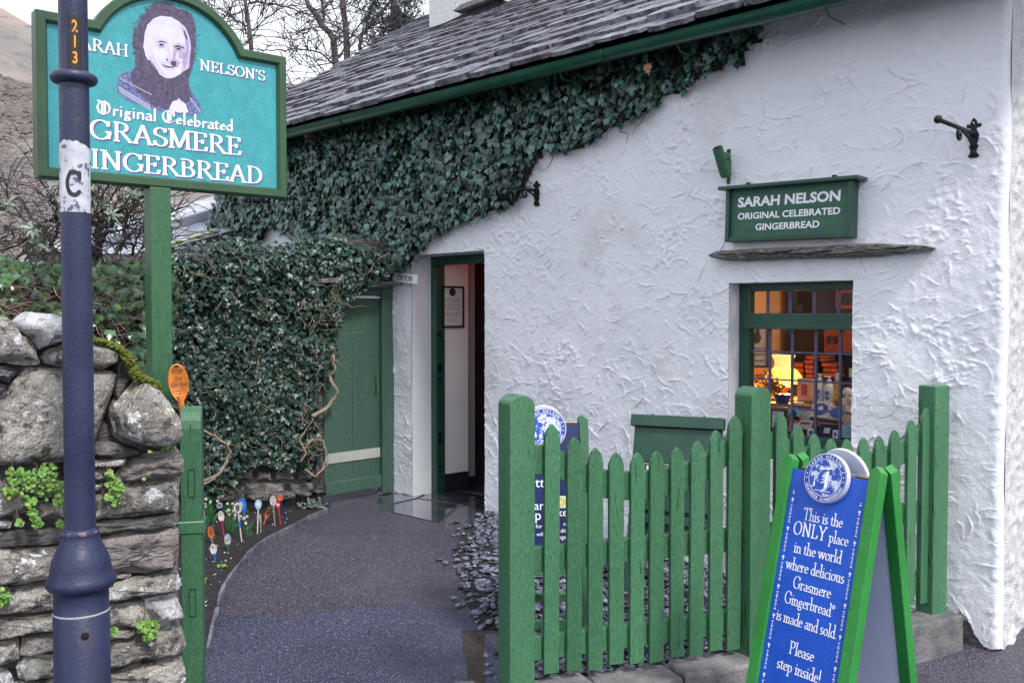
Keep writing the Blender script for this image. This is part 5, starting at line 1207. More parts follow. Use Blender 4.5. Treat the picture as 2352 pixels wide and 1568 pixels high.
mb = MB(); mb.flat(pf, [(WDT * (.55 + .16 * math.cos(a)), HP * (.74 + .14 * math.sin(a))) for a in [i * .45 for i in range(14)]], .0075); mb.flat(pf, [(WDT * .50, HP * .86), (WDT * .66, HP * .86), (WDT * .62, HP * .97), (WDT * .53, HP * .97)], .0079)
for i, s_ in enumerate(['handmade', 'and gingerbread', 'shop']): sansline(mb, pf, s_, WDT * .5, HP * (.46 - i * .15), HP * .05, .0075, width=WDT * .7)
mb.build('poster_print', mk('poster_print', (.12, .06, .05), rough=.6), t)
uu = wpt(520, 1190, -.45)[0]
t = thing('flower_pot', 'blue pot of yellow and brown dried flowers left of the glowing lamp', 'plant', tuple(WALL.p(uu, zl(2), -.50)))
mb = MB(); mb.lathe(WALL.p(uu, zl(2), -.50), [(.04, 0), (.055, .05), (.06, .06), (.05, .062)], 16); mb.build('pot', mk('blue_glazed_pot', (.02, .05, .2), rough=.2), t, smooth=45)
mb = MB(); top = WALL.p(uu - .04, zl(2) + .07, -.50)
for k in range(40):
    P = squiggle(top, WD * R.gauss(-.75, .4) + Vector((0, 0, 1)) + WALL.N * R.gauss(0, .4), 6, .027, .16); mb.tube(P, .0016, 3)
o = mb.build('stems', TWIG, t); o['kind'] = 'stuff'
Ms = []
for k in range(120):
    c_ = top + Vector((0, 0, .03)) + WD * R.gauss(-.02, .05) + WALL.N * R.gauss(0, .04) + Vector((0, 0, R.gauss(0, .025))); Ms.append(orient(c_, (R.gauss(0, 1), -1, R.gauss(0, 1)), (R.gauss(0, 1), 0, -1), R.uniform(.014, .03)))
scatter('dried_flowers', [(x[0], x[1]) for x in LFA], Ms, mk('dried_flower', (.42, .24, .03), (.18, .10, .03), 60, rough=.8, island=True, rnd=.4), t)
BRK = mk('red_gingerbread_pack', (.17, .035, .022), (.27, .06, .035), 30, rough=.6)
for c, (x0, x1, yt, yb, lab) in enumerate([(640, 745, 800, 950, 'left'), (748, 835, 735, 950, 'middle'), (870, 975, 735, 800, 'upper right'), (905, 1050, 800, 945, 'right')]):
    u0, v1_ = wpt(x0, yt, -.95); u1, v0_ = wpt(x1, yb, -.95); n = max(2, round((v1_ - v0_) / .035))
    for i in range(n):
        h = (v1_ - v0_) / n; z = v0_ + i * h
        names = 'lowest second third fourth fifth sixth seventh eighth ninth tenth'.split()
        mb = MB(); mb.box(WALL, u0 + R.uniform(0, .012), u1 - R.uniform(0, .012), z + .003, z + h - .002, -1.06, -.95 + R.uniform(-.01, .01)); o = mb.build('gingerbread_pack', BRK, None, loc=WALL.p((u0 + u1) / 2, z, -1), bev=.006)
        tag(o, 'red wrapped pack, %s from the bottom of the %s stack in the window' % (names[min(i, 9)], lab), 'packet', 'red packs stacked at the back of the window')
t = thing('dresser', 'dark dresser at the back of the shop window carrying stacked red packs', 'dresser', tuple(WALL.p((wu0 + wu1) / 2, wv0, -1.1)))
v0_ = wpt(800, 952, -.95)[1]
ux = wpt(592, 400, -1.10)[0]; mb = MB(); mb.box(WALL, ux, UR - .13, wv0, wv1 + .24, -1.14, -1.10); mb.build('back_board', DARK, t)
mb = MB(); mb.box(WALL, wu0 + .2, wu1 + .6, v0_ - .03, v0_, -1.25, -.90); mb.box(WALL, wu0 + .2, wu1 + .6, v0_ - .5, v0_ - .035, -1.25, -.92); mb.build('dresser_top', DARK, t)
a, b = wpt(930, 490, -1.06), wpt(1190, 720, -1.06)
mb = MB(); mb.box(WALL, a[0], b[0] + .2, b[1], a[1] + .02, -1.09, -1.06); mb.build('picture_panel', BRK, t)
a, b = wpt(950, 570, -1.05), wpt(1040, 640, -1.05)
for q in ((0, .38), (.62, 1)):
    mb = MB(); mb.box(WALL, a[0] + (b[0] - a[0]) * q[0], a[0] + (b[0] - a[0]) * q[1], b[1], a[1], -1.059, -1.05); mb.build('dark_opening', DARK, t)
a, b = wpt(1065, 150, -1.1), wpt(1190, 325, -1.1)
mb = MB(); mb.box(WALL, a[0], b[0] + .3, b[1], a[1] + .03, -1.09, -1.04); mb.build('top_cupboard', BRK, t)
a, b = wpt(1125, 190, -1.1), wpt(1190, 290, -1.1)
mb = MB(); mb.box(WALL, a[0], b[0] + .1, b[1], a[1], -1.039, -1.03); mb.build('cupboard_pane', DARK, t)
# ================================================================== PICKET FENCE
fence = thing('picket_fence', 'green wooden picket fence with dipping tops in front of the white cottage', 'fence', tuple(FB + Vector((0, 0, .03))))
def rounded_post(C, yaw, wid, dep, z0, z1, parent, name='post', mat=G_PAINT):
    f = Fr(Vector(C), (math.cos(yaw), math.sin(yaw), 0)); h = wid / 2
    pts = [(-h, z0), (h, z0), (h, z1 - h * .8)] + [(h * math.cos(a), z1 - h * .8 + h * .8 * math.sin(a)) for a in [math.pi * i / 12 for i in range(1, 12)]] + [(-h, z1 - h * .8)]
    mb = MB(); mb.prism(f, pts, -dep / 2, dep / 2); return mb.build(name, mat, parent, bev=.003), f
def zat(px, py, Y): return atd(px, py, Y).z
yAB = math.atan2((FB - FA).y, (FB - FA).x); yBC = math.atan2((FC - FB).y, (FC - FB).x)
rounded_post(FA + Vector((-.012, 0, 0)), yAB + .10, .112, .11, -.2, zat(1200, 908, FA.y - .05), fence)
rounded_post(FB + Vector((-.036, -.01, 0)), yAB + .12, .112, .11, .0, zat(1730, 889, FB.y - .05), fence)
# far post has a square, slanted head
f = Fr(FC, (math.cos(yBC), math.sin(yBC), 0)); zc = zat(2147, 884, FC.y)
mb = MB(); mb.box(f, -.06, .052, .0, zc, -.05, .05); mb.build('post', G_PAINT, fence, bev=.006)
mb = MB(); mb.box(f, -.055, -.054, .3, .34, -.02, 0)
PK1 = [(1268.7, 973.7), (1321, 1004), (1370, 1028), (1418, 1038), (1466, 1039), (1511, 1036), (1558, 1027), (1604, 1013), (1648, 988), (1690, 953.6)]
PK2 = [(1796, 948), (1836, 975), (1874, 996), (1913, 1007), (1950, 1008), (1987, 1005), (2023, 1001), (2059, 988), (2097, 965), (2131, 937)]
def run(P, Q, pk, zb, yaw):
    f = Fr(P, (math.cos(yaw), math.sin(yaw), 0)); w0 = .022; tops = []
    for i, (x, y) in enumerate(pk):
        u, v = f.on(x, y, w0); hw = .033 + .001 * math.sin(i * 3); dz = R.uniform(-.006, .006)
        z0 = zb + R.uniform(-.012, .012)
        pts = [(-hw, z0), (hw, z0), (hw, v - .060), (hw * .88, v - .042), (hw * .52, v - .017), (0, v), (-hw * .52, v - .017), (-hw * .88, v - .042), (-hw, v - .060)]
        tl = R.uniform(-.004, .004)
        mb = MB(); mb.prism(f, [(u + a + (b - .5) * tl, b) for a, b in pts], w0 - .021, w0); mb.build('picket', G_PAINT, fence, bev=.002); tops.append((u, v))
    L = (Q - P).length
    def railz(u, d):
        us = [t[0] for t in tops]; vs = [t[1] for t in tops]; return float(np.interp(u, us, vs)) - d
    # curved top rail
    n = 16; mb = MB(); pts = [(L * i / n + 0, railz(L * i / n, .085)) for i in range(n + 1)] + [(L * i / n, railz(L * i / n, .205)) for i in range(n, -1, -1)]
    mb.prism(f, pts, w0 - .060, w0 - .022); mb.build('top_rail', G_PAINT, fence, bev=.003)
    for z in (.60, .235):
        mb = MB(); mb.box(f, 0, L, z - .10, z, w0 - .068, w0 - .022); mb.build('rail', G_PAINT, fence, bev=.003)
run(FA, FB, PK1, .075, yAB); run(FB, FC, PK2, .085, yBC)
# gate latch slot on the near post
fA = Fr(FA, (math.cos(yAB), math.sin(yAB), 0)); 
mb = MB(); mb.box(fA, -.0605, -.0585, .60, .68, .01, .022); mb.build('latch_slot', BLACK, fence)
# left gate post with housings
GPc = Vector((-1.413, 4.02, 0))
t = thing('gate_post', 'green gate post with a flat rounded top and strap beside the dry stone wall', 'gate post', tuple(GPc + Vector((0, 0, -.15))))
yL = .22; fL = Fr(GPc, (math.cos(yL), math.sin(yL), 0)); zt = zat(434, 935, GPc.y - .05)
prof = [(-.05, zt - .03), (-.02, zt - .004), (.02, zt - .004), (.05, zt - .035)]
mb = MB(); side = Fr(GPc, fL.N); 
pts = [(-.05, -.2), (.05, -.2), (.05, zt - .095), (.040, zt - .060), (.020, zt - .025), (-.010, zt), (-.03, zt - .002), (-.05, zt - .03)]
mb.prism(side, pts, -.043, .043); mb.build('post', G_PAINT, t, bev=.003)
for y in (1110, 1385):
    z = zat(436, y, 3.96); mb = MB()
    for q in ((-.012, .018, z - .062, z - .058), (-.012, .018, z + .058, z + .062), (.014, .018, z - .06, z + .06), (-.012, -.008, z - .06, z + .06)): mb.box(fL, q[0], q[1], q[2], q[3], .0505, .0535)
    mb.build('hinge_recess', G_DARK, t)
z = zat(436, 1212, 3.96); mb = MB(); mb.box(fL, -.056, .056, z - .028, z + .028, -.056, .057); mb.build('strap', G_PAINT, t, bev=.006)
z2 = z + .022; mb = MB(); mb.box(fL, -.052, .052, z2, z2 + .004, .0565, .0585); mb.build('chipped_edge', mk('chipped_light', (.4, .5, .42), rough=.7), t)

# ================================================================== A-BOARDS
def disc_on(parent, fr, cu, cv, r, w_, th, full=True):
    n = 48; mb = MB(); c = fr.p(cu, cv, w_ - th); mb.lathe(c, [(r, 0), (r, th)], n, ax=(fr.U, fr.V, fr.N)); mb.build('badge_disc', DISCW, parent, bev=.003)
    mb = MB(); mb.lathe(fr.p(cu, cv, w_), [(r * .975, .0008), (r * .975, .0016)], n, ax=(fr.U, fr.V, fr.N)); mb.build('badge_face', DISCB, parent)
    mb = MB()
    for r1, r2, h in ((.735, .755, .0024), (.945, .96, .0024)):
        for i in range(n):
            a, b = 2 * math.pi * i / n, 2 * math.pi * (i + 1) / n
            mb.add([fr.p(cu + r * q * math.cos(t_), cv + r * q * math.sin(t_), w_ + h) for q, t_ in ((r1, a), (r2, a), (r2, b), (r1, b))], [(0, 1, 2, 3)])
    def arcsan(s, a0, a1, rad, flip, sz):
        m = len(s)
        for i, ch in enumerate(s):
            if ch == ' ': continue
            a = math.radians(a0 + (a1 - a0) * i / (m - 1)); rr = rad * r
            rot = a - math.pi / 2 if not flip else a + math.pi / 2
            sansline(mb, fr, ch, cu + rr * math.cos(a), cv + rr * math.sin(a), sz * r, w_ + .0024, bold=.02, rot=rot)
    arcsan("SARAH NELSON'S", 152, 22, .79, False, .125)
    arcsan('GRASMERE GINGERBREAD', 205, 338, .91, True, .115)
    for a in (186, 174, -4, 8):
        a = math.radians(a); mb.flat(fr, [(cu + r * .85 * math.cos(a) + r * .035 * math.cos(q), cv + r * .85 * math.sin(a) + r * .035 * math.sin(q)) for q in [i * math.pi / 2 for i in range(4)]], w_ + .0024)
    mb.build('badge_lettering', LETTER, parent)
    # little printed scene: a figure at a shop door, in pale hatching
    mb = MB(); mb.lathe(fr.p(cu, cv, w_), [(r * .72, .0018), (r * .72, .0021)], n, ax=(fr.U, fr.V, fr.N)); mb.build('badge_picture', DISCP, parent)
    mb = MB(); h = w_ + .0030; q = lambda x, y: (cu + r * x, cv + r * y)
    mb.flat(fr, [q(.02, -.42), q(.17, -.42), q(.17, .28), q(.02, .25)], h); mb.flat(fr, [q(-.30, .30), q(.32, .38), q(.30, .43), q(-.28, .36)], h + .0002); mb.flat(fr, [q(-.50, -.38), q(-.40, -.38), q(-.42, -.20), q(-.48, -.20)], h)
    mb.flat(fr, [q(-.47, -.18), q(-.43, -.18), q(-.43, -.12), q(-.47, -.12)], h + .0002)
    for i in range(16):
        x, y = R.uniform(-.42, .42), R.uniform(-.48, .5); l = R.uniform(.04, .14)
        if math.hypot(x, y) < .55: mb.flat(fr, [q(x, y), q(x + l, y + .01), q(x + l, y + .03), q(x, y + .02)], h + .0004)
    for i in range(9): mb.flat(fr, [q(-.36 + i * .08, -.56 + .02 * (i % 2)), q(-.31 + i * .08, -.56), q(-.31 + i * .08, -.52), q(-.36 + i * .08, -.51)], h + .0006)
    mb.build('badge_drawing', LETTER, parent)
def aboard(name, label, L, Rr, ztop, zbot, tilt, legmat, panmat, ptop, pbot, text=None, legw=.045, discr=.1, group=None):
    """two hinged frames; L and Rr are ground-plane points of the top corners"""
    L, Rr = Vector(L), Vector(Rr); U = (Rr - L).normalized(); W = (Rr - L).length; N = Vector((U.y, -U.x, 0))
    t = thing(name, label, 'sign board', tuple((L + Rr) / 2 + Vector((0, 0, zbot))), group=group)
    tilts = tilt if isinstance(tilt, tuple) else (tilt, tilt)
    fr0 = None
    for sgn in (1, -1):
        tilt = tilts[0] if sgn == 1 else tilts[1]
        H = (ztop - zbot) / math.cos(tilt)
        up = Vector((0, 0, math.cos(tilt))) - N * (sgn * math.sin(tilt))
        Uu = U * sgn
        O = Vector((L.x, L.y, ztop)) if sgn == 1 else Vector((Rr.x, Rr.y, ztop))
        f = Fr(O - up * H + N * sgn * .026, Uu, up)
        for a in (0, W - legw):
            mb = MB(); mb.prism(f, [(a, 0), (a + legw, 0), (a + legw, H - .014), (a + legw * .5, H + .006), (a, H - .014)], -.021, .021); mb.build('leg', legmat, t, bev=.003)
        mb = MB(); mb.box(f, legw, W - legw, H * pbot, H * ptop, -.010, .010 if sgn == 1 else .0); mb.build('panel' if sgn == 1 else 'back_panel', panmat if sgn == 1 else LILAC, t)
        for z in (pbot * H - .05, .02 * H + .08):
            if z > .05 or pbot > .1:
                mb = MB(); mb.box(f, legw, W - legw, z, z + .045, -.012, .012); mb.build('cross_rail', legmat, t, bev=.003)
        if sgn == 1: fr0 = f; HH = H
        if sgn == -1:
            mb = MB(); mb.lathe(f.p(W * .5, H * ptop - .012, -.005), [(discr, 0), (discr, .016)], 40, ax=(f.U, f.V, f.N)); mb.build('back_disc', DISCW, t, bev=.003)
    for a in (.22, .78):
        mb = MB(); c = Vector((L.x, L.y, ztop)) + U * (W * a) ; c.z = fr0.p(0, HH * ptop, 0).z
        mb.tube([c - U * .04, c + U * .04], .006, 8); mb.build('hinge', BRASS, t)
    return t, fr0, W, HH
D_L = 3.42; L_ = Vector((.3067 * D_L, D_L, 0)); W_AB = .1123 * D_L + .02; R_ = L_ + Vector((.58, -.81, 0)).normalized() * W_AB
ztp = zat(1820, 1042, D_L)
t, f, W, H = aboard('a_board', 'royal blue folding pavement board with green legs, saying this is the only place', L_, R_, ztp, -.15, (math.radians(14), math.radians(10.3)), G_BRIGHT, BLUEB, .962, .06)
TL, TR = f.on(1836, 1078, .01), f.on(2012, 1112, .01)
print('aboard W', W, 'H', H, 'panel top', TL, TR)
disc_on(t, f, W * .5, H * .948, .088, .034, .022)
mb = MB(); px0, px1 = .045, W - .045; pc = (px0 + px1) / 2
lines = [('This is the', 1205, 1.0), ('ONLY place', 1240, 1.12), ('in the world', 1278, 1.0), ('where delicious', 1322, 1.0), ('Grasmere', 1360, 1.0), ('Gingerbread®', 1398, 1.0), ('is made and sold.', 1432, 1.0), ('', 0, 0), ('Please', 1508, 1.0), ('step inside!', 1548, 1.0)]
capW = (px1 - px0) * .80 / text_w('is made and sold.')
ends = {'This is the': (1846, 1192, 1937, 1212), 'ONLY place': (1824, 1222, 1950, 1258), 'in the world': (1826, 1262, 1934, 1300), 'where delicious': (1807, 1300, 1940, 1344), 'Grasmere': (1822, 1345, 1908, 1378), 'Gingerbread®': (1798, 1378, 1912, 1420), 'is made and sold.': (1778, 1413, 1922, 1474), 'Please': (1813, 1492, 1868, 1526), 'step inside!': (1785, 1532, 1886, 1570)}
for s_, (x0, y0, x1, y1) in ends.items():
    a = f.on(x0, y0, .011); b = f.on(x1, y1, .011); wd = b[0] - a[0]; v = (a[1] + b[1]) / 2
    wd = min(wd, (px1 - px0) * .80)
    if s_.startswith('ONLY'):
        w1, w2 = text_w('ONLY ') * 1.25, text_w('place'); k_ = wd / (w1 + w2); u0_ = pc - wd / 2
        line(mb, f, 'ONLY', u0_, v, .047, .0108, width=text_w('ONLY') * 1.25 * k_, thick=.14, thin=.05); mb.build('lettering', LETTER, t); mb = MB(); line(mb, f, 'place', u0_ + w1 * k_, v, .042, .0108, width=w2 * k_, thick=.13, thin=.05)
    else: line(mb, f, s_, pc, v, .043, .0108, width=wd, align='c', thick=.13, thin=.05)
    mb.build('lettering', LETTER, t); mb = MB()
mb = MB()
for uu in (px0 + .020, px1 - .020):      # the string of tiny printed ornaments down both sides
    v = .10
    while v < H * .90:
        k_ = int(v / .0075) % 14
        if k_ == 0: mb.flat(f, [(uu - .006, v), (uu, v + .006), (uu + .006, v), (uu, v - .008)], .0106); mb.flat(f, [(uu - .002, v - .012), (uu + .002, v - .012), (uu + .002, v - .006), (uu - .002, v - .006)], .0107)
        elif k_ not in (1, 2, 13, 12):
            e = .0025 + .0025 * (k_ % 2); mb.flat(f, [(uu - e, v - .0022), (uu + e, v - .0022 + .001 * (k_ % 3)), (uu + e * .6, v + .002), (uu - e * .6, v + .0022)], .0106)
        v += .0075
mb.build('ornament_border', LETTER, t)['kind'] = 'stuff'
# the navy one behind the fence
DN = 4.66; Ln, Rn = atd(1150, 960, DN), atd(1348, 960, DN + .02)
t, f, W, H = aboard('a_board', 'navy folding board behind the picket fence, only partly seen between the pickets', (Ln.x, Ln.y, 0), (Rn.x, Rn.y, 0), zat(1337, 958, DN), -.1, math.radians(11), G_PAINT, NAVYB, .975, .36)
cu, cv = f.on(1252, 985, .03); disc_on(t, f, cu, cv, .108, .034, .02)
mb = MB(); q = lambda x, y: f.on(x, y, .0108)
for s_, x, y, sz in (('tt', 1240, 1118, .05), ('ar', 1238, 1170, .045), ('p', 1236, 1193, .05), ('for', 1238, 1212, .02), ('will', 1240, 1230, .018), ('ke', 1292, 1185, .042), ('of', 1298, 1206, .018), ('dit', 1294, 1222, .02), ('nge', 1292, 1237, .02)):
    u, v = q(x, y); mb = MB(); sansline(mb, f, s_, u, v, sz, .0108, bold=.005); mb.build('lettering', LETTER, t)
u, v = q(1295, 1152); mb = MB(); mb.box(f, u - .03, u + .026, v - .03, v + .03, .0101, .0112); mb.build('printed_flag', mk('flag_pale', (.5, .62, .42), rough=.5), t)
mb = MB(); mb.flat(f, [(u - .02, v - .022), (u + .02, v), (u - .02, v + .022), (u - .02, v + .014), (u + .006, v), (u - .02, v - .014)], .0118); mb.build('flag_chevron', YEL, t)
mb = MB(); a, b = q(1238, 1256), q(1325, 1246); mb.box(f, .05, W - .05, H * .355, H * .37, .0105, .014); mb.build('bottom_trim', LETTER, t)
# green display board leaning on its legs
DG = 5.15; P1, P2 = atd(1428, 950, DG + .1), atd(1648, 970, DG - .12); U = Vector((P2.x - P1.x, P2.y - P1.y, 0)).normalized(); N = Vector((U.y, -U.x, 0))
lean_t = math.radians(14)
f = Fr(Vector((P1.x, P1.y, 0)), U, Vector((0, 0, math.cos(lean_t))) - N * math.sin(lean_t)); Wd = (P2 - P1).length
_, zt_ = f.on(1536, 956); 
t = thing('menu_stand', 'dark green slanted display stand with a lipped top, seen from behind the fence', 'stand', tuple(f.p(Wd / 2, 0, 0)))
mb = MB(); mb.box(f, 0, Wd, zt_ - .07, zt_, -.01, .05); mb.build('top_lip', G_DARK, t, bev=.006)
z1_ = f.on(1536, 1066)[1]
mb = MB(); mb.box(f, .02, Wd - .02, z1_, zt_ - .07, -.0, .02); mb.build('panel', G_DARK, t, bev=.004)
for a in (.015, Wd - .05): mb = MB(); mb.box(f, a, a + .035, -.05, zt_ - .05, -.03, -.001); mb.build('leg', G_DARK, t, bev=.004)
for y0, y1 in ((1150, 1175), (1185, 1205)):
    va, vb = f.on(1536, y0)[1], f.on(1536, y1)[1]; mb = MB(); mb.box(f, .02, Wd - .02, vb, va, .0, .02); mb.build('shelf_rail', G_DARK, t, bev=.004)
for fu in (.22, .78): mb = MB(); mb.box(f, Wd * fu - .006, Wd * fu + .006, zt_ - .005, zt_ + .012, .0, .01); mb.build('clip', G_PAINT, t)
mb = MB(); a, b = f.on(1485, 1068, .02), f.on(1545, 1104, .02); mb.box(f, a[0], b[0], b[1], a[1], .0205, .0225); mb.build('price_paper', PAPER, t)
mb = MB(); sansline(mb, f, 'PRICES', (a[0] + b[0]) / 2, a[1] - .03, .014, .023); mb.build('paper_print', BLUEL, t) if False else None
mb = MB(); a2, b2 = f.on(1440, 1130, -.01), f.on(1640, 1250, -.01); mb.box(f, .03, Wd - .03, b2[1], z1_ - .005, -.029, -.02); mb.build('back_sheet', G_DARK, t)

# ================================================================== LAMP POST
LPc = Vector(((178 - 1176) / FPX * 3.12, 3.12, 0))
t = thing('lamp_post', 'navy cast iron lamp post with the number 213 and a torn white sticker', 'lamp post', (LPc.x, LPc.y, -.2))
zz = lambda y: zat(178, y, 3.12)
rr_ = lambda px: px / 2 / FPX * 3.12
def lat(name, prof, mat=NAVY_POST, n=48): mb = MB(); mb.lathe((LPc.x, LPc.y, 0), prof, n); return mb.build(name, mat, t, smooth=50)
lat('base', [(rr_(122), -.22), (rr_(121), zz(1400)), (rr_(119), zz(1399)), (rr_(118), zz(1345)), (rr_(126), zz(1335))])
lat('bell', [(rr_(120), zz(1352)), (rr_(140), zz(1346)), (rr_(150), zz(1338)), (rr_(151), zz(1330)), (rr_(146), zz(1323)), (rr_(134), zz(1312)), (rr_(130), zz(1298)), (rr_(122), zz(1280)), (rr_(108), zz(1264)), (rr_(94), zz(1250)), (rr_(84), zz(1236)), (rr_(80), zz(1226)), (rr_(82), zz(1222)), (rr_(82), zz(1216)), (rr_(76), zz(1213)), (rr_(68), zz(1210))])
lat('shaft', [(rr_(66), zz(1214)), (rr_(65), zz(800)), (rr_(64), zz(450)), (rr_(63.5), zz(200)), (rr_(62), zz(160)), (rr_(61), zz(-420)), (rr_(60), 4.1)])
zr = zz(181); r0, r1 = rr_(62), rr_(98)
lat('ring', [(r0, zr - .022)] + [(r1 - .014 + .016 * math.cos(a), zr + .018 * math.sin(a)) for a in [-1.5 + i * .3 for i in range(11)]] + [(r0, zr + .024)])
# lantern at the top, above the frame
zl_ = 4.1; mb = MB(); mb.lathe((LPc.x, LPc.y, 0), [(.03, zl_), (.12, zl_ + .06), (.17, zl_ + .45), (.10, zl_ + .58), (.02, zl_ + .66)], 8); mb.build('lantern', BLACK, t)
mb = MB(); mb.lathe((LPc.x, LPc.y, 0), [(rr_(121.5), zz(1403)), (rr_(124), zz(1401)), (rr_(121), zz(1398))], 48, cap=False); mb.build('chipped_seam', CHIP, t, smooth='all')
mb = MB(); mb.lathe((LPc.x, LPc.y, 0), [(rr_(82.5), zz(1223)), (rr_(84.5), zz(1219)), (rr_(82.5), zz(1215))], 48, cap=False); mb.build('worn_collar', mk('worn_collar', (.05, .045, .12), (.34, .26, .20), 45, rough=.7, w=(.52, .6)), t, smooth='all')
cx_, cz_ = 186, 1442; d0 = (CAM - LPc); d0.z = 0; d0.normalize(); sd_ = Vector((-d0.y, d0.x, 0))
def cyl(u, z, r, e=0): a = u / r; return Vector((LPc.x, LPc.y, z)) + (d0 * math.cos(a) + sd_ * math.sin(a)) * (r + e)
mb = MB(); c = cyl((186 - 180) * 3.12 / FPX, zz(1442), rr_(121)); mb.lathe(c - d0 * .004, [(.013, 0), (.013, .006), (.009, .007)], 16, ax=(sd_, Vector((0, 0, 1)), d0)); mb.build('bolt', BLACK, t, smooth=40)
def curved(name, x0, x1, y0, y1, mat, e, nx=14, ny=8, rag=0, parent=None):
    r = rr_(65); mb = MB(); vs = []
    for j in range(ny + 1):
        for i in range(nx + 1):
            x = x0 + (x1 - x0) * i / nx; y = y0 + (y1 - y0) * j / ny
            if rag and j == 0: y += rag * (.35 * noise.noise(Vector((i * .35, 0, 0))) + (abs(i - nx * .35) / nx * 1.5) ** 2)
            s_ = max(-.995, min(.995, (x - 172.5 - (y / 1568) * 12) / 32.5)); vs.append(cyl(math.asin(s_) * r, zz(y), r, e))
    mb.add(vs, [((j + 1) * (nx + 1) + i, (j + 1) * (nx + 1) + i + 1, j * (nx + 1) + i + 1, j * (nx + 1) + i) for j in range(ny) for i in range(nx)]); return mb.build(name, mat, parent or t, smooth='all')
curved('number_plate', 161, 190, 44, 165, mk('number_plate_black', (.008, .006, .006), (.02, .010, .009), 40, rough=.5), .0008)
curved('sticker', 141, 206.5, 328, 490, STICKER, .0008, rag=16, ny=10, nx=22)
ORG = mk('orange_figures', (.80, .34, .02), (.62, .26, .03), 60, rough=.5)
mb = MB(); r = rr_(64)
for s_, y in (('2', 82), ('1', 117), ('3', 153)):
    V, F = sans(s_, 1, .03); wx = max(p[0] for p in V) - min(p[0] for p in V); sc_ = .040
    xo = (176.5 - 173.6) * 3.12 / FPX; xm = (max(p[0] for p in V) + min(p[0] for p in V)) / 2
    mb.add([cyl(xo + (p[0] - xm) * sc_ * .66, zz(y) + p[1] * sc_, r, .0022) for p in V], F)
mb.build('number_213', ORG, t)
mb = MB(); write(mb, lambda x, y, h: cyl(-.030 + x * .062, zz(452) + y * .078, rr_(65), .0016 + h), 'C', thick=.2, thin=.19, serif=0); mb.build('letter_c', mk('sticker_black', (.02, .02, .025), rough=.6), t)

# ================================================================== BIG SIGN
SGc = Vector((-1.616, 4.2, 0)); SG = Fr(SGc, (.77, .64, 0))
t = thing('hanging_sign', 'large turquoise sign with arched top and portrait of a woman, on a green post', 'sign', tuple(SGc + Vector((0, 0, -.2))))
son = lambda x, y, w_=.0: SG.on(x, y, w_)
uL, uR = son(80, 200)[0], son(652, 300)[0]; vB = (son(75, 405)[1] + son(648, 458)[1]) / 2; vS = (son(85, 32)[1] + son(656, 130)[1]) / 2
aL, aR = son(212, 50)[0], son(556, 112)[0]; ac = (aL + aR) / 2; ah = (aR - aL) / 2; rise = .205
print('sign', uL, uR, vB, vS, aL, aR)
def outline(e, n=20):
    """sign outline shrunk by e"""
    Rr0 = (ah * ah + rise * rise) / (2 * rise); cy = vS + rise - Rr0; Rr1 = Rr0 - e
    k = (vS - e) - cy; hx = math.sqrt(max(0, Rr1 ** 2 - k ** 2)); a0 = math.atan2(k, hx)
    pts = [(uL + e, vB + e), (uR - e, vB + e), (uR - e, vS - e)]
    pts += [(ac + Rr1 * math.cos(a0 + (math.pi - 2 * a0) * i / n), cy + Rr1 * math.sin(a0 + (math.pi - 2 * a0) * i / n)) for i in range(n + 1)]
    return pts + [(uL + e, vS - e)]
o1, o2, o3 = outline(0), outline(.036), outline(.046)
mb = MB(); n = len(o1)
def ringpts(o, w_): return [SG.p(a, b, w_) for a, b in o]
for a, wa, b, wb in ((o1, -.045, o1, .03), (o1, .03, outline(.006), .036), (outline(.006), .036, o2, .036), (o2, .036, o3, .018), (o3, .018, o3, -.0)):
    mb.add(ringpts(a, wa) + ringpts(b, wb), [(i, (i + 1) % n, n + (i + 1) % n, n + i) for i in range(n)])
mb.add(ringpts(o1, -.045), [tuple(range(n - 1, -1, -1))])
mb.build('sign_frame', SIGN_FR, t)
mb = MB(); mb.prism(SG, outline(.045), -.02, .012); mb.build('sign_panel', TEAL, t)
mb = MB(); mb.box(SG, -.052, .040, -.2, vB - .002, -.045, .045); mb.build('post', G_PAINT, t, bev=.004)
mb = MB(); mb.box(SG, -.052, .040, vB - .002, vS - .1, -.135, -.047); mb.build('post_back', G_PAINT, t, bev=.004)
PW = .0125
def c1(x, y): return (x * .3046, y * .3046)
def sline(s_, xa, ya, xb, yb, hpx, thick, thin, black=False, ang=18, full=None):
    """text between enlarged-view points; baseline from a to b"""
    a = son(*c1(xa, ya), PW); b = son(*c1(xb, yb), PW); top = son(*c1(xb, yb - hpx), PW)[1]
    size = top - b[1]; v = b[1] * .5 + a[1] * .5
    for (mat, du, dv, w_, nm) in ((PURPLE, .006, -.006, PW, 'letter_shadow'), (LETTER, 0, 0, PW + .0008, 'lettering')):
        mb = MB(); W = b[0] - a[0]; line(mb, SG, s_, a[0] + du, v + dv, size, w_, width=W, thick=thick, thin=thin, black=black, ang=ang); mb.build(nm, mat, t)
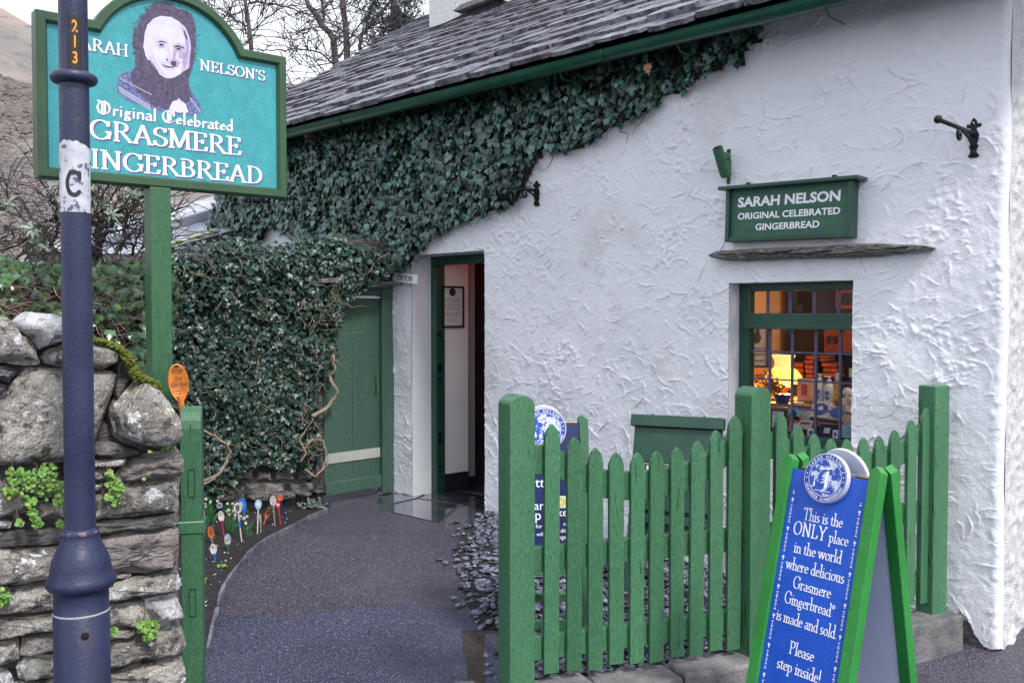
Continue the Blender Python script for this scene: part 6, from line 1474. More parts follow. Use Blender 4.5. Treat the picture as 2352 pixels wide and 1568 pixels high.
# words partly behind the lamp post keep their full width
aN = son(*c1(1505, 530), PW)[0]; bN = son(*c1(2000, 605), PW)[0]
a = son(*c1(970, 430), PW)[0]; wS = (bN - aN) * text_w('SARAH') / text_w("NELSON'S") * 1.05
def sl2_(s_, u0, u1, v, size, thick, thin, black=False, ang=18, sh=.006):
    for (mat, du, dv, w_, nm) in ((PURPLE, sh, -sh, PW, 'letter_shadow'), (LETTER, 0, 0, PW + .0008, 'lettering')):
        mb = MB(); line(mb, SG, s_, u0 + du, v + dv, size, w_, width=u1 - u0, thick=thick, thin=thin, black=black, ang=ang if black else 4, serif=.085); mb.build(nm, mat, t)
vN = (son(*c1(1510, 532), PW)[1] + son(*c1(1990, 606), PW)[1]) / 2; hN = son(*c1(1510, 455), PW)[1] - son(*c1(1510, 532), PW)[1]
vR = son(*c1(960, 428), PW)[1]
sl2_("SARAH", a - wS, a, vR, hN * 1.08, .155, .055, sh=.005); sl2_("NELSON'S", aN, bN, vN, hN, .155, .055, sh=.005)
v = (son(*c1(760, 868), PW)[1] + son(*c1(1750, 985), PW)[1]) / 2
sl2_('Original Celebrated', son(*c1(725, 868), PW)[0], son(*c1(1760, 985), PW)[0], v, son(*c1(1300, 850), PW)[1] - son(*c1(1300, 930), PW)[1] + .008, .17, .06, True, 38, sh=.003)
v = (son(*c1(860, 1062), PW)[1] + son(*c1(1800, 1170), PW)[1]) / 2
sl2_('GRASMERE', son(*c1(672, 1050), PW)[0], son(*c1(1822, 1170), PW)[0], v, son(*c1(1750, 1035), PW)[1] - son(*c1(1750, 1166), PW)[1], .155, .055)
v = (son(*c1(760, 1272), PW)[1] + son(*c1(1950, 1385), PW)[1]) / 2
sl2_('GINGERBREAD', son(*c1(505, 1250), PW)[0], son(*c1(1985, 1385), PW)[0], v, son(*c1(1900, 1258), PW)[1] - son(*c1(1900, 1383), PW)[1], .155, .055)
# portrait print: flat shapes
pt = lambda L: [son(*c1(x, y), PW) for x, y in L]
HOOD = mk('portrait_dark', (.050, .034, .075), (.11, .085, .16), 60, rough=.5, bump=0); FACE = mk('portrait_face', (.60, .56, .74), (.66, .64, .80), 20, rough=.5)
SHAD = mk('portrait_shade', (.34, .24, .40), (.46, .38, .56), 50, rough=.5); DKP = mk('portrait_line', (.10, .04, .08), rough=.5); SHAWL = mk('portrait_shawl', (.05, .06, .20), (.20, .22, .42), 90, rough=.5)
def jag(P, n, amp, sd_=3):
    rr = random.Random(sd_); P = subdiv(P, n); return [(a + rr.uniform(-amp, amp), b + rr.uniform(-amp, amp)) for a, b in P]
sh = MB(); sh.flat(SG, jag(pt([(900, 570), (960, 535), (1010, 560), (1120, 640), (1400, 620), (1440, 690), (1500, 770), (1520, 840), (1480, 880), (1400, 865), (1290, 850), (1180, 830), (1080, 800), (960, 760), (890, 700), (878, 640)]), 4, .0015), PW + .0004); sh.build('portrait_shawl', SHAWL, t)
hd = MB(); hd.flat(SG, jag(pt([(1150, 30), (1200, 14), (1290, 25), (1340, 70), (1400, 80), (1450, 110), (1470, 190), (1475, 300), (1465, 420), (1445, 540), (1420, 600), (1430, 660), (1450, 740), (1380, 800), (1260, 820), (1160, 800), (1060, 720), (1000, 640), (985, 560), (1010, 520), (1030, 440), (1000, 330), (1010, 240), (1050, 160), (1100, 90)]), 7, .0035), PW + .0008); hd.build('portrait_hood', HOOD, t)
fc = MB(); fc.flat(SG, jag(pt([(1215, 122), (1290, 130), (1350, 165), (1400, 215), (1430, 290), (1440, 370), (1430, 440), (1425, 510), (1400, 535), (1380, 530), (1360, 560), (1300, 592), (1250, 590), (1200, 560), (1165, 500), (1140, 460), (1115, 455), (1095, 420), (1080, 350), (1090, 260), (1110, 190), (1160, 140)]), 3, .0008), PW + .0012); fc.build('portrait_face', FACE, t)
s2 = MB()
s2.flat(SG, pt([(1380, 220), (1412, 280), (1425, 360), (1410, 470), (1390, 520), (1370, 470), (1400, 400), (1405, 320)]), PW + .0016)
s2.flat(SG, pt([(1308, 375), (1330, 400), (1322, 440), (1360, 470), (1340, 510), (1300, 500), (1282, 470), (1300, 440)]), PW + .0016); s2.flat(SG, pt([(1345, 395), (1395, 400), (1385, 450), (1350, 440)]), PW + .0018)
s2.flat(SG, pt([(1120, 420), (1132, 470), (1165, 520), (1140, 470)]), PW + .0017); s2.flat(SG, pt([(1200, 345), (1240, 350), (1240, 362), (1200, 358)]), PW + .0017); s2.flat(SG, pt([(1320, 372), (1375, 382), (1370, 392), (1322, 386)]), PW + .0019)
for (P_, m_, w_) in (([(1352, 180), (1400, 225), (1428, 300), (1436, 380), (1424, 500), (1398, 532), (1362, 552), (1372, 500), (1392, 440), (1398, 360), (1390, 290), (1372, 230)], (.44, .38, .56), 0), ([(1150, 400), (1180, 470), (1215, 530), (1262, 575), (1230, 570), (1190, 540), (1150, 470), (1120, 440)], (.50, .45, .64), 1), ([(1170, 300), (1210, 290), (1262, 304), (1272, 340), (1240, 372), (1190, 365), (1168, 335)], (.52, .47, .66), 2),
                    ([(1300, 335), (1345, 325), (1398, 345), (1404, 392), (1370, 410), (1318, 396), (1298, 365)], (.46, .40, .58), 3), ([(1255, 345), (1278, 350), (1284, 400), (1292, 450), (1262, 462), (1246, 450), (1262, 410)], (.54, .49, .68), 4), ([(1206, 470), (1260, 462), (1330, 480), (1352, 505), (1300, 530), (1240, 518)], (.53, .47, .65), 5), ([(1160, 170), (1230, 140), (1320, 160), (1372, 210), (1300, 186), (1220, 178)], (.58, .54, .72), 6)):
    q_ = MB(); q_.flat(SG, jag(pt(P_), 3, .0009, w_), PW + .00128 + .00003 * w_); q_.build('portrait_tone', mk('portrait_tone', m_, tuple(c * 1.18 for c in m_), 70, rough=.5), t)
fr_ = MB(); rr = random.Random(9)
for k in range(150):
    a_ = rr.uniform(-.6, 3.9); cx0, cy0 = 1240 + 228 * math.cos(a_) * (1 if math.cos(a_) > 0 else .98), 330 - 300 * math.sin(a_); x0_, y0_ = cx0 + rr.gauss(0, 8), cy0 + rr.gauss(0, 10)
    if x0_ < 1000 or y0_ > 560: continue
    dx, dy = math.cos(a_ + rr.gauss(0, .5)) * 26, -math.sin(a_ + rr.gauss(0, .5)) * 26
    fr_.flat(SG, pt([(x0_ - dy * .12, y0_ + dx * .12), (x0_ + dy * .12, y0_ - dx * .12), (x0_ + dx, y0_ + dy)]), PW + .0009 + k * 1e-6)
o = fr_.build('portrait_fur', HOOD, t); o['kind'] = 'stuff'
s2.build('portrait_shading', SHAD, t)['kind'] = 'stuff'
ln = MB()
for P in ([(1180, 325), (1205, 308), (1240, 315), (1258, 330), (1235, 322), (1205, 318)], [(1310, 350), (1345, 342), (1385, 360), (1392, 372), (1350, 356), (1320, 360)], [(1195, 338), (1215, 328), (1238, 340), (1218, 350)], [(1325, 368), (1348, 360), (1368, 372), (1345, 380)],
          [(1250, 447), (1262, 444), (1270, 455), (1258, 460)], [(1212, 480), (1240, 496), (1285, 505), (1330, 498), (1300, 512), (1275, 512), (1240, 504)], [(1284, 468), (1320, 462), (1330, 478), (1322, 500), (1290, 492)], [(1390, 230), (1412, 290), (1405, 300), (1384, 245)]):
    ln.flat(SG, pt(P), PW + .0022 + .0001 * len(ln.f))
ln.build('portrait_features', DKP, t)['kind'] = 'stuff'
kn = MB()
for i in range(22):
    x, y = 905 + i * 11, 590 + i * 5.6; kn.flat(SG, pt([(x, y), (x + 6, y + 3), (x + 5, y + 11), (x - 1, y + 8)]), PW + .0014)
for r_ in range(3):
    for i in range(22): x, y = 896 + i * 11 + r_ * 3, 652 + i * 6.6 + r_ * 17; kn.flat(SG, pt([(x, y), (x + 6, y + 3), (x + 3, y + 13), (x - 3, y + 10)]), PW + .0014)
kn.flat(SG, jag(pt([(1300, 770), (1350, 745), (1400, 790), (1420, 850), (1350, 850), (1270, 830)]), 3, .002), PW + .0015)
for i in range(10): x, y = 1430 + i * 8, 740 + i * 11; kn.flat(SG, pt([(x, y), (x + 14, y + 4), (x + 12, y + 9), (x - 2, y + 5)]), PW + .0016)
kn.build('portrait_knit', FACE, t)['kind'] = 'stuff'
# painted garden spoon standing behind the gate post
def spoon(label, C, hw, hh, hlen, matH, matS, marks=(), tiltx=0, face=None, thick=.008, neck=True, group='painted wooden spoons in the flower bed', name='painted_spoon', sr=.0045):
    """C: bottom of the handle on the ground; head centre is hlen above"""
    C = Vector(C); N = face or (CAM - C); N = Vector((N[0], N[1], 0)).normalized(); U = Vector((-N.y, N.x, 0))
    V = (Vector((0, 0, 1)) + U * tiltx).normalized(); f = Fr(C, U - V * U.dot(V), V)
    t = thing(name, label, 'spoon', tuple(C), group=group)
    mb = MB(); n = 20; P = []
    for i in range(n):
        a = 2 * math.pi * i / n; y = math.sin(a); P.append((hw * math.cos(a) * (1 if y > 0 else 1 - .35 * y * y), hh * y * (1 if y > 0 else 1.12)))
    rings = [(.0, .55, -thick * .9), (0, .9, -thick * .5), (0, 1, 0), (0, .93, thick * .45), (0, .8, thick * .25), (0, .45, -thick * .1)]
    vs = [f.p(x * s_, hlen + y * s_, w_) for _, s_, w_ in rings for x, y in P]; m = len(rings)
    mb.add(vs, [(i * n + j, i * n + (j + 1) % n, (i + 1) * n + (j + 1) % n, (i + 1) * n + j) for i in range(m - 1) for j in range(n)] + [tuple(range(n - 1, -1, -1)), tuple((m - 1) * n + j for j in range(n))]); mb.build('spoon_head', matH, t, smooth=50)
    mb = MB(); L = hlen - hh * .9; mb.tube([f.p(0, -.03, 0), f.p(0, L * .6, 0), f.p(0, L, 0), f.p(0, L + hh * .2, -.001)], [sr, sr * 1.1, sr * 1.5, hw * .42], 8); mb.build('handle', matS, t, smooth=50)
    for i, (kind, a, b, sx, sy, mt) in enumerate(marks):
        mb = MB(); w1 = thick * .5 + .0006 * (i + 1)
        if kind == 'o': mb.flat(f, [(hw * a + hw * sx * math.cos(q), hlen + hh * b + hh * sy * math.sin(q)) for q in [k * .42 for k in range(15)]], w1)
        elif kind == 'band': mb.add([f.p(hw * (x * math.sqrt(max(0, 1 - yy * yy))) * 1.0, hlen + hh * yy + (hh * a * x * .3), w1) for x, yy in ((-1, b - sy), (1, b - sy), (1, b + sy), (-1, b + sy))], [(0, 1, 2, 3)])
        elif kind == 'flower':
            for p_ in range(9):
                q = p_ * 2 * math.pi / 9; mb.flat(f, [(hw * a + hw * sx * (.25 * math.cos(q)), hlen + hh * b + hw * sx * .25 * math.sin(q)), (hw * a + hw * sx * math.cos(q + .22), hlen + hh * b + hw * sx * math.sin(q + .22)), (hw * a + hw * sx * 1.1 * math.cos(q), hlen + hh * b + hw * sx * 1.1 * math.sin(q)), (hw * a + hw * sx * math.cos(q - .22), hlen + hh * b + hw * sx * math.sin(q - .22))], w1)
        elif kind == 'text':
            for r_, s_ in enumerate(sx): sansline(mb, f, s_, hw * a, hlen + hh * b - r_ * sy * 1.45, sy, w1, width=min(hw * 1.5, sy * .62 * len(s_)), bold=.01)
        elif kind == 'hatch':
            for k in range(4): y = -.5 + k * .3; mb.box(f, -hw * .55, hw * .5, hlen + hh * y, hlen + hh * y + hh * .09, thick * .42, w1)
            mb.box(f, -hw * .25, -hw * .1, hlen - hh * .6, hlen + hh * .6, thick * .42, w1 + .0004); mb.box(f, hw * .2, hw * .35, hlen - hh * .3, hlen + hh * .6, thick * .42, w1 + .0006)
        elif kind == 'stick': mb.tube([f.p(0, hlen * a, 0), f.p(0, hlen * b, 0)], sr * 1.25, 8)
        mb.build('painted_mark' if kind != 'stick' else 'handle_band', mt, t)
    return t
def pm(n, c, c2=None): return mk(n, c, c2, 60, rough=.45)
WOOD = mk('varnished_spoon_wood', (.75, .26, .05), (.62, .18, .03), 14, rough=.3); REDP = pm('red_paint', (.60, .02, .05)); WHP = pm('white_paint', (.68, .66, .62), (.55, .52, .5)); BLP = pm('blue_paint', (.01, .22, .72)); ORP = pm('orange_paint', (.62, .10, .03), (.5, .2, .05)); GRP = pm('leaf_green_paint', (.04, .18, .05)); NVP = pm('navy_paint', (.01, .015, .10)); BKP = pm('black_paint', (.015, .015, .02)); YLP = pm('yellow_paint', (.7, .48, .05)); LBP = pm('pale_blue_paint', (.10, .40, .62), (.45, .6, .72)); PKP = pm('pink_paint', (.62, .30, .32)); GYP = pm('grey_wood', (.26, .24, .22), (.36, .34, .3))
Cb = atd(431, 1040, 4.10); C = Vector((Cb.x, Cb.y, Cb.z)); hz_ = zat(410, 877, 4.10)
spoon('large varnished wooden spoon sign lettered Grow Our Garden, behind the left gate post', C, .045, .086, hz_ - C.z, WOOD, WOOD, [('text', 0, .55, ['Grow'], .019, BKP), ('text', .05, .15, ['Our', 'Garden'], .019, BKP), ('text', 0, -.45, ['in memory', 'of'], .010, BKP), ('o', 0, .88, .25, .05, BKP), ('o', -.05, -.82, .22, .07, BKP)], thick=.02, sr=.010, group=None, tiltx=(atd(411, 877, 4.10).x - Cb.x) / (hz_ - C.z))
c6 = lambda x, y: (441 + .15817 * x, 1056.6 + .15817 * y)
def bedspoon(label, head, sz, bot, mh, ms, marks=()):
    hx, hy = c6(*head); bx, by = c6(*bot); G = gnd(bx, by, .012); Hd = atd(hx, hy, G.y); s_ = G.y / FPX * .15817
    dx = (Hd.x - G.x); hl = Hd.z - G.z
    return spoon(label, G, sz[0] * s_ / 2, sz[1] * s_ / 2 / 1.06, math.hypot(hl, dx), mh, ms, marks, tiltx=dx / hl)
bedspoon('pink heart painted spoon with a green handle, next to the gate post', (150, 770), (80, 180), (188, 1115), PKP, GRP, [('o', 0, .1, .5, .35, REDP)])
bedspoon('red spoon ringed with white, half hidden behind the gate post', (136, 1180), (70, 200), (155, 1480), REDP, REDP, [('o', 0, .1, .7, .5, WHP), ('o', 0, .1, .35, .25, REDP)])
bedspoon('short orange and brown mottled spoon, lowest but one at the left', (275, 1048), (92, 195), (300, 1215), ORP, GYP, [('o', .1, .1, .5, .4, pm('brown_paint', (.3, .07, .04)))])
bedspoon('cream spoon with a bright blue tip to its handle, front of the bed', (313, 1290), (100, 170), (335, 1466), WHP, BLP, [('o', -.2, .5, .25, .2, ORP)])
bedspoon('dark blue spoon painted with a white daisy', (400, 650), (96, 150), (410, 900), NVP, NVP, [('flower', 0, 0, .85, 1, WHP)])
bedspoon('white headed spoon with a thick red handle', (425, 812), (92, 170), (468, 1112), WHP, REDP, [('o', -.2, .5, .3, .2, PKP)])
bedspoon('pale blue spoon with orange stripes and green foot', (517, 1150), (96, 180), (526, 1320), LBP, GRP, [('band', .8, .1, 0, .10, ORP), ('band', .8, -.2, 0, .06, YLP)])
bedspoon('all bright blue spoon with a pale patch on its head', (733, 640), (112, 195), (784, 948), BLP, BLP, [('o', -.3, .1, .5, .45, PKP)])
bedspoon('white spoon with black hatching and a blue and yellow handle', (665, 690), (112, 165), (722, 1182), WHP, WHP, [('hatch', 0, 0, 0, 0, BKP), ('stick', .42, .62, 0, 0, BLP), ('stick', .62, .70, 0, 0, YLP)])
bedspoon('pale blue and white spoon with a long white handle, alone in the middle', (962, 640), (106, 150), (950, 1065), LBP, WHP, [('o', 0, .1, .7, .6, pm('ice_paint', (.55, .66, .74))), ('stick', .75, .85, 0, 0, YLP)])
bedspoon('orange spoon leaning to the right', (1090, 785), (72, 150), (1043, 925), ORP, ORP, [('o', .1, .3, .3, .3, BKP)])
bedspoon('pinkish grey spoon with a face, third from the right', (1178, 590), (98, 165), (1204, 955), pm('blush_paint', (.50, .42, .40), (.55, .46, .46)), GYP, [('o', -.3, .25, .2, .14, WHP), ('o', .3, .25, .2, .14, WHP), ('o', 0, -.35, .4, .06, REDP)])
bedspoon('red spoon with a white spot and a red handle', (1250, 635), (76, 150), (1287, 935), REDP, REDP, [('o', 0, -.1, .55, .3, WHP)])
bedspoon('orange flower headed spoon on a dark blue handle, furthest right', (1280, 545), (84, 110), (1352, 860), ORP, NVP, [('flower', 0, 0, 1.0, 1, pm('coral_paint', (.7, .16, .08)))])
bedspoon('thin brown and green stick spoon just left of the leaning orange one', (990, 800), (40, 60), (1000, 1045), GYP, GYP)
# snowdrops
def snowdrops(label, px, n, sp):
    c = gnd(*c6(*px), .012); t = thing('snowdrops', label, 'flowers', tuple(c), group='snowdrop clumps in the flower bed'); g = MB(); b = MB()
    for i in range(n):
        q = c + Vector((R.uniform(-sp, sp), R.uniform(-.04, .04), 0)); h = R.uniform(.10, .20); d = Vector((R.gauss(0, .3), R.gauss(0, .3), 0))
        P = [q, q + d * .02 + Vector((0, 0, h * .6)), q + d * .06 + Vector((0, 0, h)), q + d * .12 + Vector((0, 0, h * .96))]; g.tube(P, .0018, 4); e = P[-1]
        for k in range(3):
            a = k * 2.1 + i; dd = Vector((math.cos(a), math.sin(a), 0)); b.ball(e + dd * .006 + Vector((0, 0, -.012)), (.0052, .0052, .012), 6)
        for k in range(2):
            d2 = Vector((R.gauss(0, 1), R.gauss(0, 1), 0)).normalized(); Q = [q, q + d2 * .02 + Vector((0, 0, h * .4)), q + d2 * .06 + Vector((0, 0, h * .62))]; g.tube(Q, [.003, .0035, .001], 4)
    g.build('stems', GRP, t)['kind'] = 'stuff'; b.build('flower_heads', WHP, t, smooth='all')['kind'] = 'stuff'
snowdrops('snowdrop clump beside the gate post strap', (150, 860), 6, .05); snowdrops('snowdrop clump left of the daisy spoon', (280, 900), 8, .05); snowdrops('snowdrops standing behind the daisy spoon', (500, 800), 9, .07); snowdrops('snowdrops between the red handled spoon and the hatched one', (560, 1050), 7, .04)
snowdrops('three snowdrops bent low at the foot of the hatched spoon', (780, 1150), 3, .04)
def tuft(label, px, s, m, n, name='bed_plant', sp=None):
    c = gnd(*c6(*px), .012); t = thing(name, label, 'plant', tuple(c)); Ms = []
    for i in range(n): Ms.append(orient(c + Vector((R.gauss(0, s * .5), R.gauss(0, s * .35), abs(R.gauss(0, s * .35)) + .01)), (R.gauss(0, .6), -.4, 1), (R.gauss(0, 1), -1, 0), R.uniform(.02, .035)))
    scatter('leaves', [(x[0], x[1]) for x in LFA], Ms, m, t)
GREYL = mk('grey_green_leaf', (.10, .14, .13), (.17, .21, .20), 20, rough=.5, island=True, rnd=.4)
tuft('small grey green plant at the back of the bed by the wall foot', (1730, 700), .10, GREYL, 60); tuft('tiny bright green seedling at the path edging', (455, 1560), .02, LEAFW, 8); tuft('small weed low in the bed near the edging', (150, 1790), .035, LEAFW, 8)

# ================================================================== DRY STONE WALL
DU = Vector((.79, .61, 0)); DW = Fr((-1.341, 3.75, 0), DU)
dwall = thing('dry_stone_wall', 'dry stone wall end of grey lichened stones behind the lamp post', 'wall', tuple(DW.p(-.6, -.2, -.2)))
mb = MB(); mb.prism(DW, [(-2.6, -.25), (-.04, -.25), (-.05, .92), (-.14, 1.0), (-.30, 1.12), (-.46, 1.36), (-2.6, 1.36)], -.42, -.075); mb.build('wall_core', STONE_D, dwall)
C3 = lambda x, y: (x * .3046, 698.3 + y * .3046); C4 = lambda x, y: (x * .3046, 1090.6 + y * .3046)
big = [('g', C3, [(-60, 110), (60, 100), (130, 160), (150, 220), (240, 262), (305, 420), (310, 455), (150, 455), (-60, 440)], .07), ('w', C3, [(165, 130), (240, 62), (400, 78), (520, 110), (640, 200), (600, 262), (400, 292), (310, 350), (235, 255), (160, 190)], .10),
 ('g', C3, [(322, 400), (360, 345), (480, 308), (600, 292), (700, 292), (860, 322), (920, 362), (900, 432), (800, 488), (480, 468), (332, 450)], .06), ('g', C3, [(212, 480), (480, 486), (880, 505), (885, 565), (830, 720), (760, 950), (690, 1100), (500, 1190), (250, 1208), (-60, 1222), (-60, 760), (40, 690), (95, 592)], .08),
 ('d', C3, [(-60, 455), (60, 462), (140, 512), (72, 598), (-60, 556)], .04), ('d', C3, [(-60, 580), (58, 612), (40, 690), (-60, 740)], .02),
 ('g', C3, [(1060, 550), (1160, 602), (1270, 720), (1345, 860), (1358, 1000), (1320, 1062), (1100, 1098), (960, 1058), (875, 1010), (838, 900), (842, 800), (925, 680), (990, 600)], .16),
 ('d', C3, [(730, 1052), (860, 1042), (1010, 1098), (1050, 1128), (900, 1158), (700, 1140)], .03), ('g', C3, [(520, 1205), (700, 1182), (960, 1162), (930, 1208), (700, 1238), (520, 1250)], .03), ('r', C3, [(980, 1182), (1120, 1122), (1350, 1088), (1388, 1180), (1395, 1278), (1200, 1322), (900, 1350), (875, 1290)], .05),
 ('g', C3, [(520, 1262), (770, 1250), (802, 1308), (770, 1332), (520, 1345)], .02), ('g', C3, [(520, 1355), (790, 1350), (775, 1400), (640, 1430), (520, 1430)], .02),
 ('g', C4, [(520, 160), (700, 148), (900, 76), (1100, 50), (1362, 28), (1362, 120), (1338, 278), (1100, 308), (750, 340), (520, 352)], .04), ('d', C4, [(520, 372), (700, 358), (1100, 320), (1345, 280), (1350, 368), (1200, 400), (760, 450), (520, 470)], .03),
 ('r', C4, [(700, 492), (780, 478), (1000, 430), (1300, 388), (1358, 420), (1362, 560), (1328, 688), (1100, 738), (870, 720), (700, 735)], .045), ('g', C4, [(700, 745), (850, 735), (1000, 742), (960, 780), (830, 792), (700, 800)], .02),
 ('g', C4, [(640, 850), (800, 830), (1050, 770), (1345, 728), (1385, 848), (1200, 890), (900, 950), (640, 975)], .05), ('w', C4, [(1105, 932), (1328, 888), (1398, 1078), (1300, 1108), (1158, 1128), (1095, 1000)], .05), ('g', C4, [(640, 1000), (1085, 962), (1145, 1128), (1000, 1150), (810, 1148), (640, 1155)], .035),
 ('g', C4, [(640, 1178), (810, 1170), (1018, 1142), (1060, 1178), (1000, 1220), (810, 1250), (640, 1262)], .02), ('g', C4, [(640, 1290), (800, 1280), (1080, 1208), (1368, 1128), (1412, 1278), (1398, 1328), (1150, 1388), (900, 1440), (640, 1472)], .055), ('g', C4, [(640, 1495), (810, 1488), (1100, 1428), (1378, 1368), (1412, 1500), (1400, 1640), (640, 1660)], .05),
 ('g', C4, [(-60, 60), (200, 30), (500, 55), (500, 168), (270, 178), (200, 285), (-60, 330)], .03), ('g', C4, [(272, 192), (505, 180), (505, 322), (258, 335)], .03), ('w', C4, [(-60, 345), (90, 352), (80, 402), (-60, 412)], .02), ('d', C4, [(-60, 432), (300, 425), (505, 380), (680, 480), (600, 520), (440, 520), (-60, 545)], .0),
 ('g', C4, [(-60, 560), (200, 560), (620, 545), (620, 700), (380, 790), (150, 828), (-60, 840)], .05), ('g', C4, [(-60, 870), (200, 852), (600, 815), (620, 1000), (200, 1042), (-60, 1060)], .045), ('g', C4, [(-60, 1090), (200, 1070), (620, 1020), (620, 1150), (150, 1208), (-60, 1240)], .045),
 ('g', C4, [(-60, 1270), (148, 1240), (148, 1390), (50, 1420), (-60, 1450)], .03), ('g', C4, [(172, 1238), (620, 1180), (620, 1310), (152, 1370)], .035), ('g', C4, [(130, 1460), (200, 1372), (620, 1330), (620, 1490), (250, 1550), (140, 1540)], .06), ('w', C4, [(-60, 1470), (80, 1500), (118, 1600), (-60, 1620)], .04), ('g', C4, [(180, 1572), (620, 1510), (620, 1700), (200, 1720), (60, 1660)], .04),
 ('d', C3, [(560, 1110), (700, 1115), (690, 1170), (540, 1192)], .0), ('d', C3, [(900, 380), (935, 400), (990, 520), (940, 640), (890, 720), (880, 620), (895, 520)], -.01)]
MT = {'g': STONE, 'w': STONE_W, 'd': STONE_D, 'r': STONE_R}
for i, (m, cf, P, pr) in enumerate(big):
    pts = [DW.on(*cf(x, y)) for x, y in P]; stone(DW, pts, 'stone', MT[m], dwall, depth=.26 if i != 6 else .2, proud=pr, seed=i * 3 + 1, n=46, amp=.013 if m != 'r' else .024, gap=.008)
# courses below and to the left, outside the picture
for r_ in range(8):
    z = -.25 + r_ * .215; u = -2.6
    while u < -.74:
        l = R.uniform(.25, .5); h = .22; 
        if u + l > -.70: l = -.70 - u
        if l > .1: stone(DW, [(u, z), (u + l - .01, z + .01), (u + l - .015, z + h - .01), (u + .01, z + h)], 'stone', STONE, dwall, depth=.25, proud=.03, seed=int(u * 100), n=18)
        u += l
# end face stones
DE = Fr(DW.p(-.03, 0, -.0), -DW.N); DE.N = DU.copy()
for r_ in range(9):
    z = -.2 + r_ * .125; stone(DE, [(.06, z), (.24, z), (.23, z + .12), (.06, z + .12)], 'stone', STONE, dwall, depth=.1, proud=.02, seed=r_, n=14); stone(DE, [(.25, z + .01), (.41, z), (.41, z + .12), (.25, z + .11)], 'stone', STONE_D, dwall, depth=.1, proud=.02, seed=r_ + 30, n=14)
# moss along the top
mo = MB()
path_ = [C3(*p) for p in [(700, 262), (780, 285), (860, 312), (920, 350), (955, 400), (985, 450), (1010, 510), (1030, 545), (1090, 560), (1140, 590), (1180, 620)]] + [C3(990, 590), C3(960, 625)]
for k in range(1500):
    i = R.randrange(len(path_) - 3); f_ = R.random(); x = path_[i][0] * (1 - f_) + path_[i + 1][0] * f_; y = path_[i][1] * (1 - f_) + path_[i + 1][1] * f_
    w_ = R.uniform(-.16, .05); u, v = DW.on(x + R.gauss(0, 6), y + abs(R.gauss(0, 5)) - 2, w_); mo.ball(DW.p(u, v, w_), (R.uniform(.005, .013), R.uniform(.005, .013), R.uniform(.004, .009)), 6)
o = mo.build('moss', MOSS, dwall, smooth='all'); o['kind'] = 'stuff'
# little round leaved plants rooted in the joints
def joint_plant(label, blobs, n, s=.0125):
    q = DW.p(*DW.on(*blobs[0][:2], .07), .07); t = thing('wall_plant', label, 'plant', tuple(q)); Ms = []; mb = MB(); V = [(0, 0, 0)] + [(math.cos(a) * .5, math.sin(a) * .5, .07 * math.cos(3 * a)) for a in [i * .785 for i in range(8)]]
    lg = (np.array(V), np.array([[0, 1 + i, 1 + (i + 1) % 8] for i in range(8)]))
    for k in range(n):
        x, y, r_ = R.choice(blobs); a = R.uniform(0, 6.3); rr = r_ * R.random() ** .6; px, py = x + rr * math.cos(a), y + rr * math.sin(a); w_ = .05 + R.uniform(0, .06)
        u, v = DW.on(px, py, w_); p = DW.p(u, v, w_); Ms.append(orient(p, DW.N + Vector((R.gauss(0, .4), R.gauss(0, .4), R.uniform(-.1, .9))), (R.gauss(0, .5), 0, -1), R.uniform(.6, 1.35) * s * 1.05))
        if k % 3 == 0: mb.tube([p, p - DW.N * .03 + Vector((R.gauss(0, .01), 0, R.uniform(-.02, .03))), p - DW.N * .06 + Vector((0, 0, R.uniform(-.01, .04)))], .0011, 3)
    scatter('leaves', [lg], Ms, LEAFW, t); o = mb.build('stems', TWIG, t); o['kind'] = 'stuff'
joint_plant('bright green round leaved plant trailing down the stones left of the lamp post', [(35, 1090, 22), (55, 1115, 26), (80, 1100, 26), (110, 1085, 22), (100, 1125, 26), (130, 1120, 20), (138, 1150, 16), (70, 1150, 14), (45, 1200, 8), (75, 1180, 12), (85, 1200, 12), (140, 1205, 10), (20, 1130, 14)], 560)
joint_plant('bright green plant hanging in the joint right of the lamp post', [(252, 1090, 10), (258, 1110, 14), (262, 1130, 16), (266, 1148, 14), (275, 1120, 10), (250, 1142, 8)], 230)
joint_plant('small bright green rosette growing low in the wall near the gate post', [(335, 1438, 16), (345, 1448, 18), (352, 1440, 14), (325, 1440, 12), (340, 1462, 10)], 150, .014)
joint_plant('tiny green plant in the joint just right of the lamp post foot', [(258, 1452, 9), (265, 1444, 7), (252, 1456, 5)], 34)
joint_plant('tiny green plant low at the left edge of the stone wall', [(8, 1362, 12), (14, 1372, 9), (5, 1385, 8)], 50)
joint_plant('few green leaves sprouting beneath the round boulder', [(375, 1032, 4), (388, 1030, 4), (400, 1030, 5), (345, 1038, 4), (330, 1100, 3)], 26, .011)

